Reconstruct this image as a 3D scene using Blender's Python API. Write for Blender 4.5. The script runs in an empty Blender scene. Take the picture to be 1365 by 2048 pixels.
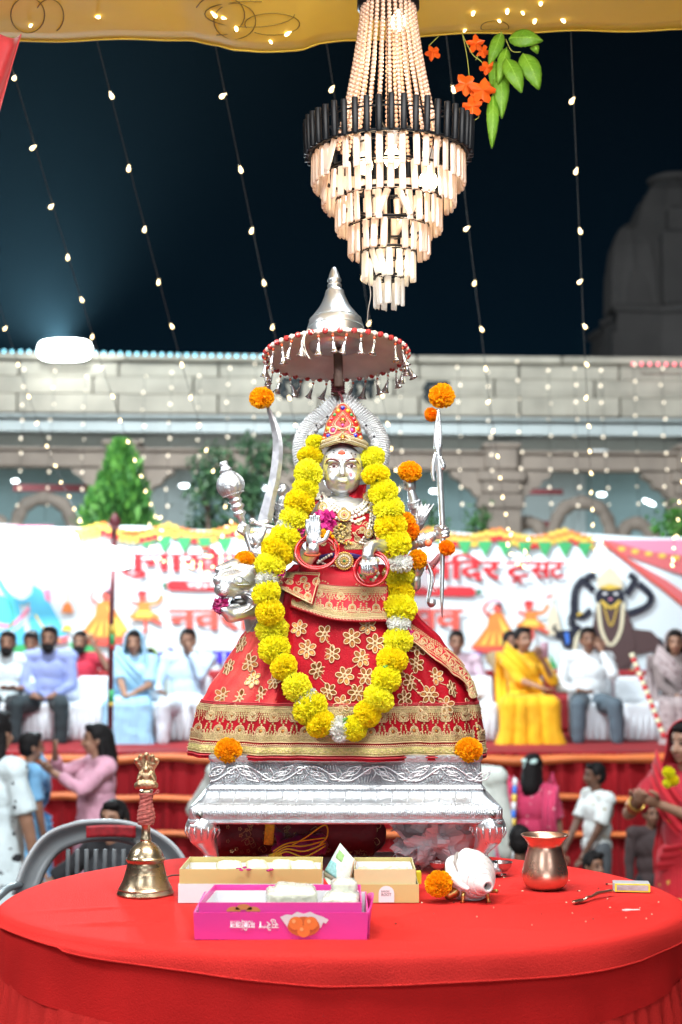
import bpy, math, random
from math import sin, cos, pi, radians as R, sqrt
from mathutils import Vector as V, Matrix as M, Euler
from mathutils.bvhtree import BVHTree

rnd = random.Random(11)
sc = bpy.context.scene
COL = sc.collection

# ---------------------------------------------------------------- camera, world, lamps, exposure
CZ = 2.17                       # camera height above the fairground
F = 2950.0                      # focal length in photograph pixels (about a 52 mm lens)
TH = math.atan(238 / F)         # slight upward tilt
TT = CZ - 0.54                  # table top
cam = bpy.data.objects.new('camera', bpy.data.cameras.new('camera'))
COL.objects.link(cam)
cam.location = (0, 0, CZ)
cam.rotation_euler = (pi / 2 + TH, 0, 0)
cd = cam.data
cd.sensor_width = 36
cd.lens = F / 2048 * 36
cd.clip_start, cd.clip_end = 0.05, 400
cd.dof.use_dof = True
cd.dof.focus_distance = 3.22
cd.dof.aperture_fstop = 3.7
sc.camera = cam

w = bpy.data.worlds.new('World')
sc.world = w
w.use_nodes = True
wn, wl = w.node_tree.nodes, w.node_tree.links
bg = wn['Background']
tc = wn.new('ShaderNodeTexCoord')
sx = wn.new('ShaderNodeSeparateXYZ')
rp = wn.new('ShaderNodeValToRGB')
wl.new(tc.outputs['Generated'], sx.inputs[0])
wl.new(sx.outputs['Z'], rp.inputs[0])
rp.color_ramp.elements[0].position = 0.0
rp.color_ramp.elements[0].color = (0.0022, 0.0125, 0.024, 1)
rp.color_ramp.elements[1].position = 0.42
rp.color_ramp.elements[1].color = (0.0004, 0.0011, 0.0022, 1)
e = rp.color_ramp.elements.new(0.22)
e.color = (0.0010, 0.0050, 0.0105, 1)
wl.new(rp.outputs[0], bg.inputs[0])
bg.inputs[1].default_value = 0.7

def aim(o, tgt):
 o.rotation_euler = (V(tgt) - o.location).to_track_quat('-Z', 'Y').to_euler()

def area(name, loc, tgt, sx_, sy_, watt, col):
 l = bpy.data.lights.new(name, 'AREA')
 l.shape = 'RECTANGLE'
 l.size, l.size_y, l.energy, l.color = sx_, sy_, watt, col
 o = bpy.data.objects.new(name, l)
 COL.objects.link(o)
 o.location = loc
 aim(o, tgt)
 return o

# the fairground's flood lamps behind the photographer, the ones over the stage, and an added fill panel
area('flood_key', (-2.3, -2.4, 5.0), (0, 3.4, 2.0), 1.8, 1.2, 72, (0.88, 0.95, 1.0))
area('flood_second', (2.6, -2.0, 4.9), (0, 3.4, 2.0), 1.5, 1.2, 58, (0.90, 0.96, 1.0))
area('low_fill', (0.3, -7.0, 2.0), (0, 3.4, 2.2), 5.0, 2.0, 150, (0.88, 0.95, 1.0))  # added low fill to brighten fronts and undersides, not a flood lamp
area('mandap_lamp', (0.1, 2.3, 3.5), (0, 3.1, 1.6), 1.6, 0.8, 56, (1.0, 0.97, 0.92))
area('stage_flood', (1.0, 4.6, 8.0), (0, 14.6, 1.6), 3.5, 1.6, 760, (0.88, 0.96, 1.0))
area('yard_flood', (-3.0, 12.0, 9.5), (0, 26, 5.0), 2.0, 1.0, 2000, (0.90, 0.97, 1.0))
area('field_flood', (-4.5, 2.0, 5.5), (-0.5, 10.3, 1.0), 2.0, 1.2, 280, (0.96, 0.98, 1.0))

vs = sc.view_settings
vs.view_transform = 'Standard'
vs.look = 'None'
vs.gamma = 1
vs.exposure = 0.27
vs.use_curve_mapping = False
sc.render.engine = 'CYCLES'
cy = sc.cycles
cy.use_denoising = True
cy.max_bounces = 7
cy.diffuse_bounces = 3
cy.glossy_bounces = 3
cy.transmission_bounces = 6
cy.transparent_max_bounces = 12
cy.sample_clamp_indirect = 3.0
cy.sample_clamp_direct = 0
cy.caustics_reflective = False
cy.caustics_refractive = False

# ---------------------------------------------------------------- helpers
def P(px, py, Y):
 """The point at distance Y that the photograph shows at pixel (px, py)."""
 xc, yc = (px - 682.5) / F, (1024 - py) / F
 d = V((xc, cos(TH) - yc * sin(TH), sin(TH) + yc * cos(TH)))
 t = Y / d.y
 return V((d.x * t, Y, CZ + d.z * t))

def K(Y):
 return Y / F

def onz(px, py, z):
 """The point of the level z that the photograph shows at pixel (px, py)."""
 p = P(px, py, 1.0) - V((0, 0, CZ))
 t = (z - CZ) / p.z
 return V((p.x * t, t, z))

def lerp(a, b, t):
 return a + (b - a) * t

def pl(tab, x):
 """piecewise linear table lookup: [(x, a, b..), ...]"""
 if x <= tab[0][0]:
  return tab[0][1:]
 for r0, r1 in zip(tab, tab[1:]):
  if x <= r1[0]:
   t = (x - r0[0]) / (r1[0] - r0[0])
   t = t * t * (3 - 2 * t) * 0.5 + t * 0.5
   return tuple(lerp(a, b, t) for a, b in zip(r0[1:], r1[1:]))
 return tab[-1][1:]

def frame(d, up=None):
 d = V(d).normalized()
 up = V(up) if up is not None else (V((0, 0, 1)) if abs(d.z) < 0.9 else V((0, 1, 0)))
 x = up.cross(d)
 if x.length < 1e-6:
  x = V((1, 0, 0)).cross(d)
 x.normalize()
 y = d.cross(x)
 return M((x, y, d)).transposed()     # columns x, y, d

def spline(pts, n=6):
 """Catmull-Rom through points (Vectors or tuples of floats)"""
 pts = [V(p) for p in pts]
 out = []
 for i in range(len(pts) - 1):
  p0, p1, p2, p3 = pts[max(i - 1, 0)], pts[i], pts[i + 1], pts[min(i + 2, len(pts) - 1)]
  for k in range(n):
   t = k / n
   out.append(0.5 * ((2 * p1) + (p2 - p0) * t + (2 * p0 - 5 * p1 + 4 * p2 - p3) * t * t + (3 * p1 - p0 - 3 * p2 + p3) * t ** 3))
 out.append(pts[-1])
 return out

class MB:
 def __init__(s):
  s.v, s.f, s.m = [], [], []
 def add(s, vs_, fs, mi=0):
  b = len(s.v)
  s.v += [tuple(p) for p in vs_]
  for f in fs:
   s.f.append(tuple(b + i for i in f))
   s.m.append(mi)
  return b
 def box(s, c, size, rot=None, bev=0.0, mi=0):
  c = V(c)
  h = [q / 2 for q in size]
  rot = rot if rot is not None else M.Identity(3)
  if isinstance(rot, Euler):
   rot = rot.to_matrix()
  if bev <= 0:
   vs_ = [c + rot @ V((x * h[0], y * h[1], z * h[2])) for x in (-1, 1) for y in (-1, 1) for z in (-1, 1)]
   s.add(vs_, [(0, 1, 3, 2), (4, 6, 7, 5), (0, 4, 5, 1), (2, 3, 7, 6), (0, 2, 6, 4), (1, 5, 7, 3)], mi)
   return
  b = min(bev, min(h) * 0.9)
  idx, vs_ = {}, []
  for x in (-1, 1):
   for y in (-1, 1):
    for z in (-1, 1):
     for a in range(3):
      q = [x * (h[0] - b), y * (h[1] - b), z * (h[2] - b)]
      q[a] = (x, y, z)[a] * h[a]
      idx[(x, y, z, a)] = len(vs_)
      vs_.append(c + rot @ V(q))
  fs = []
  for a in range(3):
   o1, o2 = (a + 1) % 3, (a + 2) % 3
   for sg in (-1, 1):
    def key(u, v):
     k = [0, 0, 0]
     k[a], k[o1], k[o2] = sg, u, v
     return idx[(k[0], k[1], k[2], a)]
    q = [key(-1, -1), key(1, -1), key(1, 1), key(-1, 1)]
    fs.append(q if sg > 0 else q[::-1])
  for a in range(3):           # edges along axis a
   o1, o2 = (a + 1) % 3, (a + 2) % 3
   for u in (-1, 1):
    for v in (-1, 1):
     def key(t, w_):
      k = [0, 0, 0]
      k[a], k[o1], k[o2] = t, u, v
      return idx[(k[0], k[1], k[2], w_)]
     q = [key(-1, o1), key(1, o1), key(1, o2), key(-1, o2)]
     fs.append(q if u * v < 0 else q[::-1])
  for x in (-1, 1):
   for y in (-1, 1):
    for z in (-1, 1):
     q = [idx[(x, y, z, 0)], idx[(x, y, z, 1)], idx[(x, y, z, 2)]]
     fs.append(q if x * y * z > 0 else q[::-1])
  s.add(vs_, fs, mi)
 def tube(s, pts, rad, n=8, mi=0, closed=False, cap=True, flat=1.0, up=None):
  pts = [V(p) for p in pts]
  k = len(pts)
  rads = rad if isinstance(rad, (list, tuple)) else [rad] * k
  vs_, fs = [], []
  fr = None
  for i, p in enumerate(pts):
   if closed:
    d = pts[(i + 1) % k] - pts[i - 1]
   else:
    d = pts[min(i + 1, k - 1)] - pts[max(i - 1, 0)]
   if d.length < 1e-9:
    d = V((0, 0, 1))
   d.normalize()
   if fr is None:
    fr = frame(d, up)
   else:
    x = fr.col[0] - d * fr.col[0].dot(d)
    if x.length < 1e-6:
     fr = frame(d, up)
    else:
     x.normalize()
     fr = M((x, d.cross(x), d)).transposed()
   for j in range(n):
    a = 2 * pi * j / n
    vs_.append(p + fr.col[0] * (cos(a) * rads[i]) + fr.col[1] * (sin(a) * rads[i] * flat))
  for i in range(k if closed else k - 1):
   i2 = (i + 1) % k
   for j in range(n):
    j2 = (j + 1) % n
    fs.append((i * n + j, i * n + j2, i2 * n + j2, i2 * n + j))
  if cap and not closed:
   fs.append(tuple(range(n - 1, -1, -1)))
   fs.append(tuple((k - 1) * n + j for j in range(n)))
  s.add(vs_, fs, mi)
 def cap_(s, a, b, ra, rb=None, n=10, mi=0, flat=1.0, up=None):
  """round-ended tapered limb"""
  a, b = V(a), V(b)
  rb = ra if rb is None else rb
  d = b - a
  if d.length < 1e-6:
   d = V((0, 0, 1e-4))
  u = d.normalized()
  pts, rr = [], []
  for q in (-1, -0.86, -0.5):
   pts.append(a + u * ra * q)
   rr.append(max(ra * sqrt(max(0, 1 - q * q)), ra * 0.06))
  for t in (0, 0.5, 1):
   pts.append(a + d * t)
   rr.append(lerp(ra, rb, t))
  for q in (0.5, 0.86, 1):
   pts.append(b + u * rb * q)
   rr.append(max(rb * sqrt(max(0, 1 - q * q)), rb * 0.06))
  s.tube(pts, rr, n, mi, flat=flat, up=up)
 def ell(s, c, r, rot=None, nu=12, nv=8, mi=0):
  c = V(c)
  if not isinstance(r, (tuple, list, V)):
   r = (r, r, r)
  rot = rot if rot is not None else M.Identity(3)
  if isinstance(rot, Euler):
   rot = rot.to_matrix()
  vs_ = [c + rot @ V((0, 0, r[2]))]
  for i in range(1, nv):
   t = pi * i / nv
   for j in range(nu):
    a = 2 * pi * j / nu
    vs_.append(c + rot @ V((r[0] * sin(t) * cos(a), r[1] * sin(t) * sin(a), r[2] * cos(t))))
  vs_.append(c + rot @ V((0, 0, -r[2])))
  fs = []
  for j in range(nu):
   fs.append((0, 1 + j, 1 + (j + 1) % nu))
  for i in range(nv - 2):
   for j in range(nu):
    a, b = 1 + i * nu + j, 1 + i * nu + (j + 1) % nu
    fs.append((a, a + nu, b + nu, b))
  l = len(vs_) - 1
  for j in range(nu):
   fs.append((l, l - nu + (j + 1) % nu, l - nu + j))
  s.add(vs_, fs, mi)
 def lathe(s, prof, n=24, mat=None, mi=0, fn=None, cap=True):
  """prof: [(r, z)...] bottom to top"""
  mat = mat if mat is not None else M.Identity(4)
  vs_, fs = [], []
  for r, z in prof:
   for j in range(n):
    a = 2 * pi * j / n
    q = fn(a, z) if fn else 1.0
    vs_.append(mat @ V((r * q * cos(a), r * q * sin(a), z)))
  for i in range(len(prof) - 1):
   for j in range(n):
    j2 = (j + 1) % n
    fs.append((i * n + j, i * n + j2, (i + 1) * n + j2, (i + 1) * n + j))
  if cap:
   if prof[0][0] > 1e-5:
    fs.append(tuple(range(n - 1, -1, -1)))
   if prof[-1][0] > 1e-5:
    fs.append(tuple((len(prof) - 1) * n + j for j in range(n)))
  s.add(vs_, fs, mi)
 def grid(s, fn, nu, nv, mi=0, closed=False):
  vs_ = [fn(i / nu, j / nv) for j in range(nv + 1) for i in range(nu if closed else nu + 1)]
  w_ = nu if closed else nu + 1
  fs = []
  for j in range(nv):
   for i in range(nu):
    i2 = (i + 1) % w_
    fs.append((j * w_ + i, j * w_ + i2, (j + 1) * w_ + i2, (j + 1) * w_ + i))
  s.add(vs_, fs, mi)
 def ring(s, c, rad, r, nrm=(0, 0, 1), n=20, k=6, mi=0, ry=None, up=None):
  fr = frame(nrm, up)
  ry = rad if ry is None else ry
  s.tube([V(c) + fr.col[0] * (rad * cos(2 * pi * i / n)) + fr.col[1] * (ry * sin(2 * pi * i / n)) for i in range(n)], r, k, mi, closed=True)
 def poly(s, pts, mi=0):
  s.add(pts, [tuple(range(len(pts)))], mi)
 def prism(s, pts, off, mi=0):
  """polygon outline extruded by vector off"""
  off = V(off)
  n = len(pts)
  a = [V(p) for p in pts]
  vs_ = a + [p + off for p in a]
  fs = [tuple(range(n - 1, -1, -1)), tuple(range(n, 2 * n))]
  for i in range(n):
   j = (i + 1) % n
   fs.append((i, j, n + j, n + i))
  s.add(vs_, fs, mi)
 def mesh(s, name, mats, smooth=True):
  me = bpy.data.meshes.new(name)
  me.from_pydata(s.v, [], s.f)
  for m_ in mats if isinstance(mats, (list, tuple)) else [mats]:
   me.materials.append(m_)
  me.polygons.foreach_set('material_index', s.m)
  if smooth:
   me.shade_smooth()
  me.update()
  return me
 def build(s, name, mats, parent=None, smooth=True, sharp=None):
  me = s.mesh(name, mats, smooth)
  if sharp:
   me.set_sharp_from_angle(angle=R(sharp))
  return link(name, me, parent)

def link(name, me, parent=None, loc=None, rot=None, scale=None):
 o = bpy.data.objects.new(name, me)
 COL.objects.link(o)
 if loc is not None or rot is not None or scale is not None:
  q = rot if rot is not None else M.Identity(3)
  if isinstance(q, Euler):
   q = q.to_matrix()
  m4 = q.to_4x4()
  if scale is not None:
   m4 = m4 @ M.Diagonal((*((scale,) * 3 if isinstance(scale, (int, float)) else scale), 1))
  m4.translation = V(loc) if loc is not None else V()
  o.matrix_basis = m4
 if parent is not None:
  attach(o, parent)
 return o

def chain_matrix(o):
 m4 = o.matrix_basis.copy()
 if o.parent:
  m4 = chain_matrix(o.parent) @ o.matrix_parent_inverse @ m4
 return m4

def attach(o, parent):
 o.parent = parent
 o.matrix_parent_inverse = chain_matrix(parent).inverted()

def tag(o, label=None, cat=None, group=None, kind=None):
 if label: o['label'] = label
 if cat: o['category'] = cat
 if group: o['group'] = group
 if kind: o['kind'] = kind
 return o

def thing(name, label, cat, loc, group=None):
 o = bpy.data.objects.new(name, None)
 COL.objects.link(o)
 o.location = loc
 o.empty_display_size = 0.05
 return tag(o, label, cat, group)

def copy_tree(o, parent=None):
 c = o.copy()
 COL.objects.link(c)
 if parent is not None:
  c.parent = parent
 for ch in list(o.children):
  copy_tree(ch, c)
 return c

def solidify(o, t, off=0):
 md = o.modifiers.new('thickness', 'SOLIDIFY')
 md.thickness = t
 md.offset = off
 return o

TMP = bpy.data.scenes.new('tmp')
def tmp_graph():
 with bpy.context.temp_override(scene=TMP, view_layer=TMP.view_layers[0]):
  dg = bpy.context.evaluated_depsgraph_get()
  dg.update()
 return dg
def blob(mb, voxel, smooth=3, mats=(), name='body', fac=0.5):
 """one continuous surface around overlapping closed shapes"""
 me = bpy.data.meshes.new('t')
 me.from_pydata(mb.v, [], mb.f)
 o = bpy.data.objects.new('t', me)
 TMP.collection.objects.link(o)
 r = o.modifiers.new('r', 'REMESH')
 r.mode = 'VOXEL'
 r.voxel_size = voxel
 if smooth:
  q = o.modifiers.new('s', 'SMOOTH')
  q.factor, q.iterations = fac, smooth
 dg = tmp_graph()
 out = bpy.data.meshes.new_from_object(o.evaluated_get(dg))
 out.name = name
 bpy.data.objects.remove(o)
 bpy.data.meshes.remove(me)
 out.materials.clear()
 for m_ in mats if isinstance(mats, (list, tuple)) else [mats]:
  out.materials.append(m_)
 out.polygons.foreach_set('material_index', [0] * len(out.polygons))
 out.shade_smooth()
 return out

def join_into(me, mb, mi=0):
 """append an MB to an existing mesh (kept as one mesh)"""
 b = [tuple(v.co) for v in me.vertices]
 f = [tuple(p.vertices) for p in me.polygons]
 mm = [p.material_index for p in me.polygons]
 out = MB()
 out.v, out.f, out.m = b, f, mm
 off = len(b)
 out.v += mb.v
 out.f += [tuple(off + i for i in q) for q in mb.f]
 out.m += [mi] * len(mb.f)
 r = out.mesh(me.name, [m_ for m_ in me.materials])
 return r

# ---------------------------------------------------------------- materials
MC = {}
def mat(name, col, rough=0.5, metal=0.0, bump=None, var=None, emit=None, sheen=0, sss=0, trans=0, alpha=1, coat=0, spec=None, col2=None, wave=None, coords='Object'):
 """Procedural surface. bump=(scale, strength[, detail]); var=(scale, amount) or with col2 a second colour mixed by noise."""
 key = (name, tuple(col))
 if key in MC:
  return MC[key]
 m_ = bpy.data.materials.new(name)
 m_.use_nodes = True
 n, l = m_.node_tree.nodes, m_.node_tree.links
 b = n['Principled BSDF']
 b.inputs['Base Color'].default_value = (*col, 1)
 b.inputs['Roughness'].default_value = rough
 b.inputs['Metallic'].default_value = metal
 if spec is not None:
  b.inputs['Specular IOR Level'].default_value = spec
 if sheen:
  b.inputs['Sheen Weight'].default_value = sheen
  b.inputs['Sheen Roughness'].default_value = 0.4
 if sss:
  b.inputs['Subsurface Weight'].default_value = sss
  b.inputs['Subsurface Radius'].default_value = (0.01, 0.006, 0.004)
  b.inputs['Subsurface Scale'].default_value = 0.5
 if trans:
  b.inputs['Transmission Weight'].default_value = trans
 if coat:
  b.inputs['Coat Weight'].default_value = coat
  b.inputs['Coat Roughness'].default_value = 0.1
 if alpha < 1:
  b.inputs['Alpha'].default_value = alpha
 if emit:
  b.inputs['Emission Color'].default_value = (*emit[0], 1)
  b.inputs['Emission Strength'].default_value = emit[1]
  m_.cycles.emission_sampling = 'NONE' if len(emit) < 3 else 'AUTO'
 t = None
 if bump or var:
  t = n.new('ShaderNodeTexCoord')
 if var:
  x = n.new('ShaderNodeTexNoise')
  x.inputs['Scale'].default_value = var[0]
  x.inputs['Detail'].default_value = 4
  l.new(t.outputs[coords], x.inputs['Vector'])
  r_ = n.new('ShaderNodeValToRGB')
  a = var[1]
  c2 = col2 if col2 else tuple(min(1, q * (1 + a)) for q in col)
  c1 = col if col2 else tuple(q * (1 - a) for q in col)
  r_.color_ramp.elements[0].position, r_.color_ramp.elements[1].position = 0.32, 0.68
  r_.color_ramp.elements[0].color = (*c1, 1)
  r_.color_ramp.elements[1].color = (*c2, 1)
  l.new(x.outputs['Fac'], r_.inputs[0])
  l.new(r_.outputs[0], b.inputs['Base Color'])
  mr = n.new('ShaderNodeMapRange')
  mr.inputs['To Min'].default_value = max(0.02, rough - 0.08)
  mr.inputs['To Max'].default_value = min(1, rough + 0.1)
  l.new(x.outputs['Fac'], mr.inputs['Value'])
  l.new(mr.outputs[0], b.inputs['Roughness'])
 if bump:
  if wave:
   x2 = n.new('ShaderNodeTexWave')
   x2.inputs['Scale'].default_value = bump[0]
   x2.inputs['Distortion'].default_value = wave
   x2.inputs['Detail'].default_value = 2
  else:
   x2 = n.new('ShaderNodeTexNoise')
   x2.inputs['Scale'].default_value = bump[0]
   x2.inputs['Detail'].default_value = bump[2] if len(bump) > 2 else 3
  l.new(t.outputs[coords], x2.inputs['Vector'])
  bp = n.new('ShaderNodeBump')
  bp.inputs['Strength'].default_value = bump[1]
  bp.inputs['Distance'].default_value = 0.01
  l.new(x2.outputs['Fac'], bp.inputs['Height'])
  l.new(bp.outputs[0], b.inputs['Normal'])
 MC[key] = m_
 return m_

def glow(name, col, strength):
 return mat(name, (0.8, 0.8, 0.8), 0.4, emit=(col, strength))

def add_translucent(m_, col, fac):
 nt_ = m_.node_tree
 tr_ = nt_.nodes.new('ShaderNodeBsdfTranslucent'); tr_.inputs[0].default_value = (*col, 1)
 mx_ = nt_.nodes.new('ShaderNodeMixShader'); mx_.inputs[0].default_value = fac
 nt_.links.new(nt_.nodes['Principled BSDF'].outputs[0], mx_.inputs[1]); nt_.links.new(tr_.outputs[0], mx_.inputs[2])
 nt_.links.new(mx_.outputs[0], nt_.nodes['Material Output'].inputs[0])
def petal(name, col, tcol):
 m_ = mat(name, col, 0.65, var=(60, 0.06), spec=0.2)
 add_translucent(m_, tcol, 0.42)
 return m_
SILVER = mat('silver', (0.76, 0.79, 0.82), 0.28, 0.86, bump=(90, 0.12, 4), var=(18, 0.07))
HALOS = mat('halo_silver', (0.74, 0.78, 0.80), 0.4, 0.6, bump=(170, 0.3, 5), var=(30, 0.08))
SILVER2 = mat('worked_silver', (0.60, 0.64, 0.68), 0.36, 0.8, bump=(170, 0.35, 5), var=(30, 0.1))
GOLD = mat('gold_thread', (0.50, 0.40, 0.20), 0.42, 0.55, bump=(900, 0.4), var=(400, 0.25))
GOLD2 = mat('gold_cord', (0.64, 0.48, 0.28), 0.5, 0.25)
SEQ = mat('gold_sequin', (0.42, 0.17, 0.045), 0.3, 0.8)
DRESS = mat('red_dress', (0.33, 0.004, 0.013), 0.5, bump=(380, 0.25), var=(7, 0.2), spec=0.12)
SATIN = mat('red_satin', (0.44, 0.008, 0.022), 0.42, bump=(300, 0.15), var=(9, 0.16), spec=0.2)
PEARL = mat('ivory_bead', (0.82, 0.77, 0.66), 0.3, coat=0.3)
BANGLE = mat('red_bangle', (0.42, 0.006, 0.012), 0.14, coat=0.6)
YELLOW = petal('yellow_petal', (1.0, 0.92, 0.03), (1.0, 0.95, 0.03))
ORANGE = petal('orange_petal', (1.0, 0.50, 0.006), (1.0, 0.52, 0.008))
DEEPORANGE = petal('deep_orange_petal', (0.96, 0.32, 0.003), (1.0, 0.34, 0.004))
WHITEPET = petal('white_petal', (0.84, 0.87, 0.84), (0.9, 0.92, 0.9))
MAGENTA = mat('magenta_petal', (0.46, 0.006, 0.17), 0.55, var=(80, 0.25))
GREENST = mat('green_sepal', (0.07, 0.22, 0.03), 0.6)
WIRE = mat('dark_wire', (0.045, 0.045, 0.04), 0.6)
BULB = glow('warm_bulb', (1.0, 0.74, 0.34), 5)
BULBW = glow('pale_bulb', (1.0, 0.84, 0.58), 1.7)
BLACK = mat('black_metal', (0.006, 0.007, 0.009), 0.36, 0.0, spec=0.15)
STEEL = mat('steel', (0.62, 0.63, 0.64), 0.25, 0.95)
# ================================================================= setting
g = MB()
g.grid(lambda u, v: V((-150 + 300 * u, -100 + 400 * v, 0.02 * sin(u * 40) * cos(v * 37))), 40, 40)
tag(g.build('ground', mat('packed_earth', (0.16, 0.11, 0.08), 0.9, bump=(3, 0.5), var=(0.6, 0.25))), kind='structure')
g = MB()
g.box((0, 2.9, 0.395), (3.4, 4.4, 0.79), bev=0.02)
tag(g.build('platform', mat('platform_carpet', (0.30, 0.02, 0.02), 0.9, bump=(120, 0.3), var=(5, 0.2))), kind='structure')

# ---------------------------------------------------------------- temple hall behind
YF = 26.0
KF = K(YF)
def fz(py): return CZ + (1262 - py) * KF
def fx(px): return (px - 682.5) * KF
STONE = mat('temple_stone', (0.50, 0.47, 0.39), 0.8, bump=(12, 0.3), var=(1.3, 0.2))
STONEB = mat('brown_stone', (0.36, 0.30, 0.25), 0.8, bump=(10, 0.4), var=(1.5, 0.18))
PALE = mat('pale_plaster', (0.62, 0.70, 0.70), 0.6, var=(0.8, 0.06))
TEAL = mat('teal_plaster', (0.33, 0.47, 0.49), 0.7, var=(0.7, 0.12))
tm = thing('temple_hall', 'long pale stone temple hall with columns and coursed parapet behind the banner', 'building', (0, YF, 0))
hw = 11.5
courses = [(712, 726), (727, 757), (758, 793), (794, 832)]
for ci, (a, b) in enumerate(courses):
 out = (0.10, 0.0, 0.03, 0.06)[ci]
 n_ = 13 if ci else 9
 wd = 2 * hw / n_
 blk = MB()
 blk.box((0, 0, 0), (wd - 0.03, 0.5, fz(a) - fz(b)), bev=0.018)
 me = blk.mesh('stone_slab', STONE, smooth=False)
 for i in range(n_):
  o = link('stone_slab', me, loc=(-hw + wd * (i + 0.5 + (0.25 if ci % 2 else 0)), YF - out + rnd.uniform(-0.012, 0.012), (fz(a) + fz(b)) / 2))
  attach(o, tm)
b_ = MB()
b_.box((0, YF + 0.45, (fz(712) + fz(838)) / 2), (2 * hw + 1, 0.5, fz(712) - fz(838) - 0.05))
b_.build('parapet_core', STONEB, tm, smooth=False)
b_ = MB()
b_.box((0, YF + 0.1, fz(836)), (2 * hw, 0.62, 0.05), bev=0.01)
b_.box((0, YF + 0.16, fz(853)), (2 * hw, 0.3, fz(841) - fz(866)), bev=0.01)
b_.build('lintel', PALE, tm, smooth=False)
b_ = MB()
b_.box((0, YF + 3.0, fz(868) + 0.06), (2 * hw, 5.4, 0.1))
b_.build('porch_ceiling', mat('ceiling_plaster', (0.5, 0.54, 0.54), 0.7), tm, smooth=False)
b_ = MB()
b_.box((0, YF + 0.35, (fz(897) + fz(935)) / 2), (2 * hw, 0.36, fz(897) - fz(935)), bev=0.03)
b_.box((0, YF + 0.3, fz(899)), (2 * hw, 0.5, 0.06), bev=0.015)
b_.build('beam', STONEB, tm, smooth=False)
b_ = MB()
b_.box((0, YF + 5.6, 3.2), (2 * hw, 0.2, 6.4))
b_.build('back_wall', TEAL, tm, smooth=False)
b_ = MB()
b_.box((0, YF + 2.6, fz(1200) / 2), (2 * hw, 6.0, fz(1200)))
b_.build('plinth', STONEB, tm, smooth=False)
# columns with stepped capitals and brackets
for px in (-160, 236, 620, 1002, 1392):
 x = fx(px)
 c_ = MB()
 zt, zb = fz(936), fz(1200)
 def slab(w_, za, zb_, d=None, bev=0.03):
  c_.box((x, YF + 0.33, (fz(za) + fz(zb_)) / 2), (w_ * KF, (d or w_) * KF, fz(za) - fz(zb_)), bev=bev)
 slab(80, 1015, 1200, 70)
 slab(92, 985, 1014, 78)
 slab(78, 960, 984, 70)
 slab(96, 938, 959, 80)
 col = c_.build('column', STONEB, tm, smooth=False)
 c_ = MB()
 slab(66, 890, 937, 90, 0.05)
 slab(78, 882, 893, 104)
 c_.build('capital', STONEB, col, smooth=False)
 for sg in (-1, 1):
  c_ = MB()
  pr = [(40, 938), (104, 938), (100, 948), (84, 956), (78, 968), (62, 974), (54, 986), (40, 990)]
  c_.prism([V((x + sg * q[0] * KF, YF + 0.16, fz(q[1]))) for q in (pr if sg < 0 else pr[::-1])], (0, 0.34, 0))
  c_.build('bracket', STONEB, col, smooth=False)
# wavy torana arches standing in the bays
for px in (72, 1172):
 a_ = MB()
 cx = fx(px)
 pts = [(-150, 1062), (-120, 1030), (-92, 1034), (-78, 1062), (-60, 1048), (-52, 1022), (-36, 998), (0, 986), (36, 998), (52, 1022), (60, 1048), (78, 1062), (92, 1034), (120, 1030), (150, 1062)]
 sp = spline([(cx + q[0] * KF, YF + 0.5, fz(q[1] + 10)) for q in pts], 5)
 a_.tube(sp, [0.125 + 0.012 * sin(i * 1.3) for i in range(len(sp))], 8)
 a_.build('arch', STONEB, tm)
# red sign boards, tube lights and lettering on the parapet
for px, py, w_, h_ in ((85, 946, 160, 14), (1070, 1022, 80, 14), (1090, 946, 90, 10)):
 s_ = MB()
 s_.box((fx(px) * 1.12, YF + 3.8, fz(py) + 0.06), (w_ * KF * 1.12, 0.06, h_ * KF * 1.2), bev=0.01)
 s_.build('sign_board', mat('dull_red_board', (0.20, 0.03, 0.035), 0.6), tm, smooth=False)
TUBE = glow('tube_lamp', (0.86, 0.97, 1.0), 7)
for px, py, w_, rz in ((27, 967, 15, 0), (365, 974, 20, 0), (530, 977, 18, 0), (866, 981, 20, 0), (1200, 985, 18, 0), (1295, 1000, 26, -24), (25, 878, 34, 0), (425, 884, 30, 0), (810, 890, 26, 0), (1195, 898, 30, 0)):
 s_ = MB()
 p = P(px, py, YF + (4.2 if py > 920 else 2.0))
 q = (M.Rotation(R(-rz), 3, 'Y'))
 k_ = K(p.y)
 dim = py < 920
 s_.box(p, (w_ * k_, 0.09, 0.07 if not dim else 0.05), q, bev=0.03)
 s_.build('tube_light', TUBE if not dim else glow('dim_tube', (0.86, 0.97, 1.0), 1.3), tm)
for i in range(5):
 b_ = MB()
 p = (-8.5 + i * 4.2, YF + 5.45, 4.0)
 b_.box(p, (2.2, 0.06, 3.2), bev=0.02)
 b_.box((p[0] - 0.9, p[1] - 0.05, p[2]), (0.1, 0.06, 3.2))
 b_.box((p[0] + 0.9, p[1] - 0.05, p[2]), (0.1, 0.06, 3.2))
 b_.build('shutter', mat('pale_shutter', (0.55, 0.62, 0.63), 0.6), tm, smooth=False)
def letter_at(px, py):
 l_ = MB()
 c = V((fx(px), YF - 0.31, fz(py)))
 def Q(a, b): return c + V((a * KF, 0, b * KF))
 l_.tube([Q(-22, 18), Q(24, 18)], 0.05, 6)
 l_.tube(spline([Q(-14, 16), Q(-24, 8), Q(-14, 0), Q(-24, -8), Q(-14, -17), Q(-2, -10)], 4), 0.055, 6)
 l_.tube([Q(14, 18), Q(14, -18)], 0.05, 6)
 l_.tube(spline([Q(-2, 16), Q(4, 2), Q(14, 0)], 4), 0.045, 6)
 l_.build('letter', mat('black_letter', (0.02, 0.03, 0.035), 0.5), tm)
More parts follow.
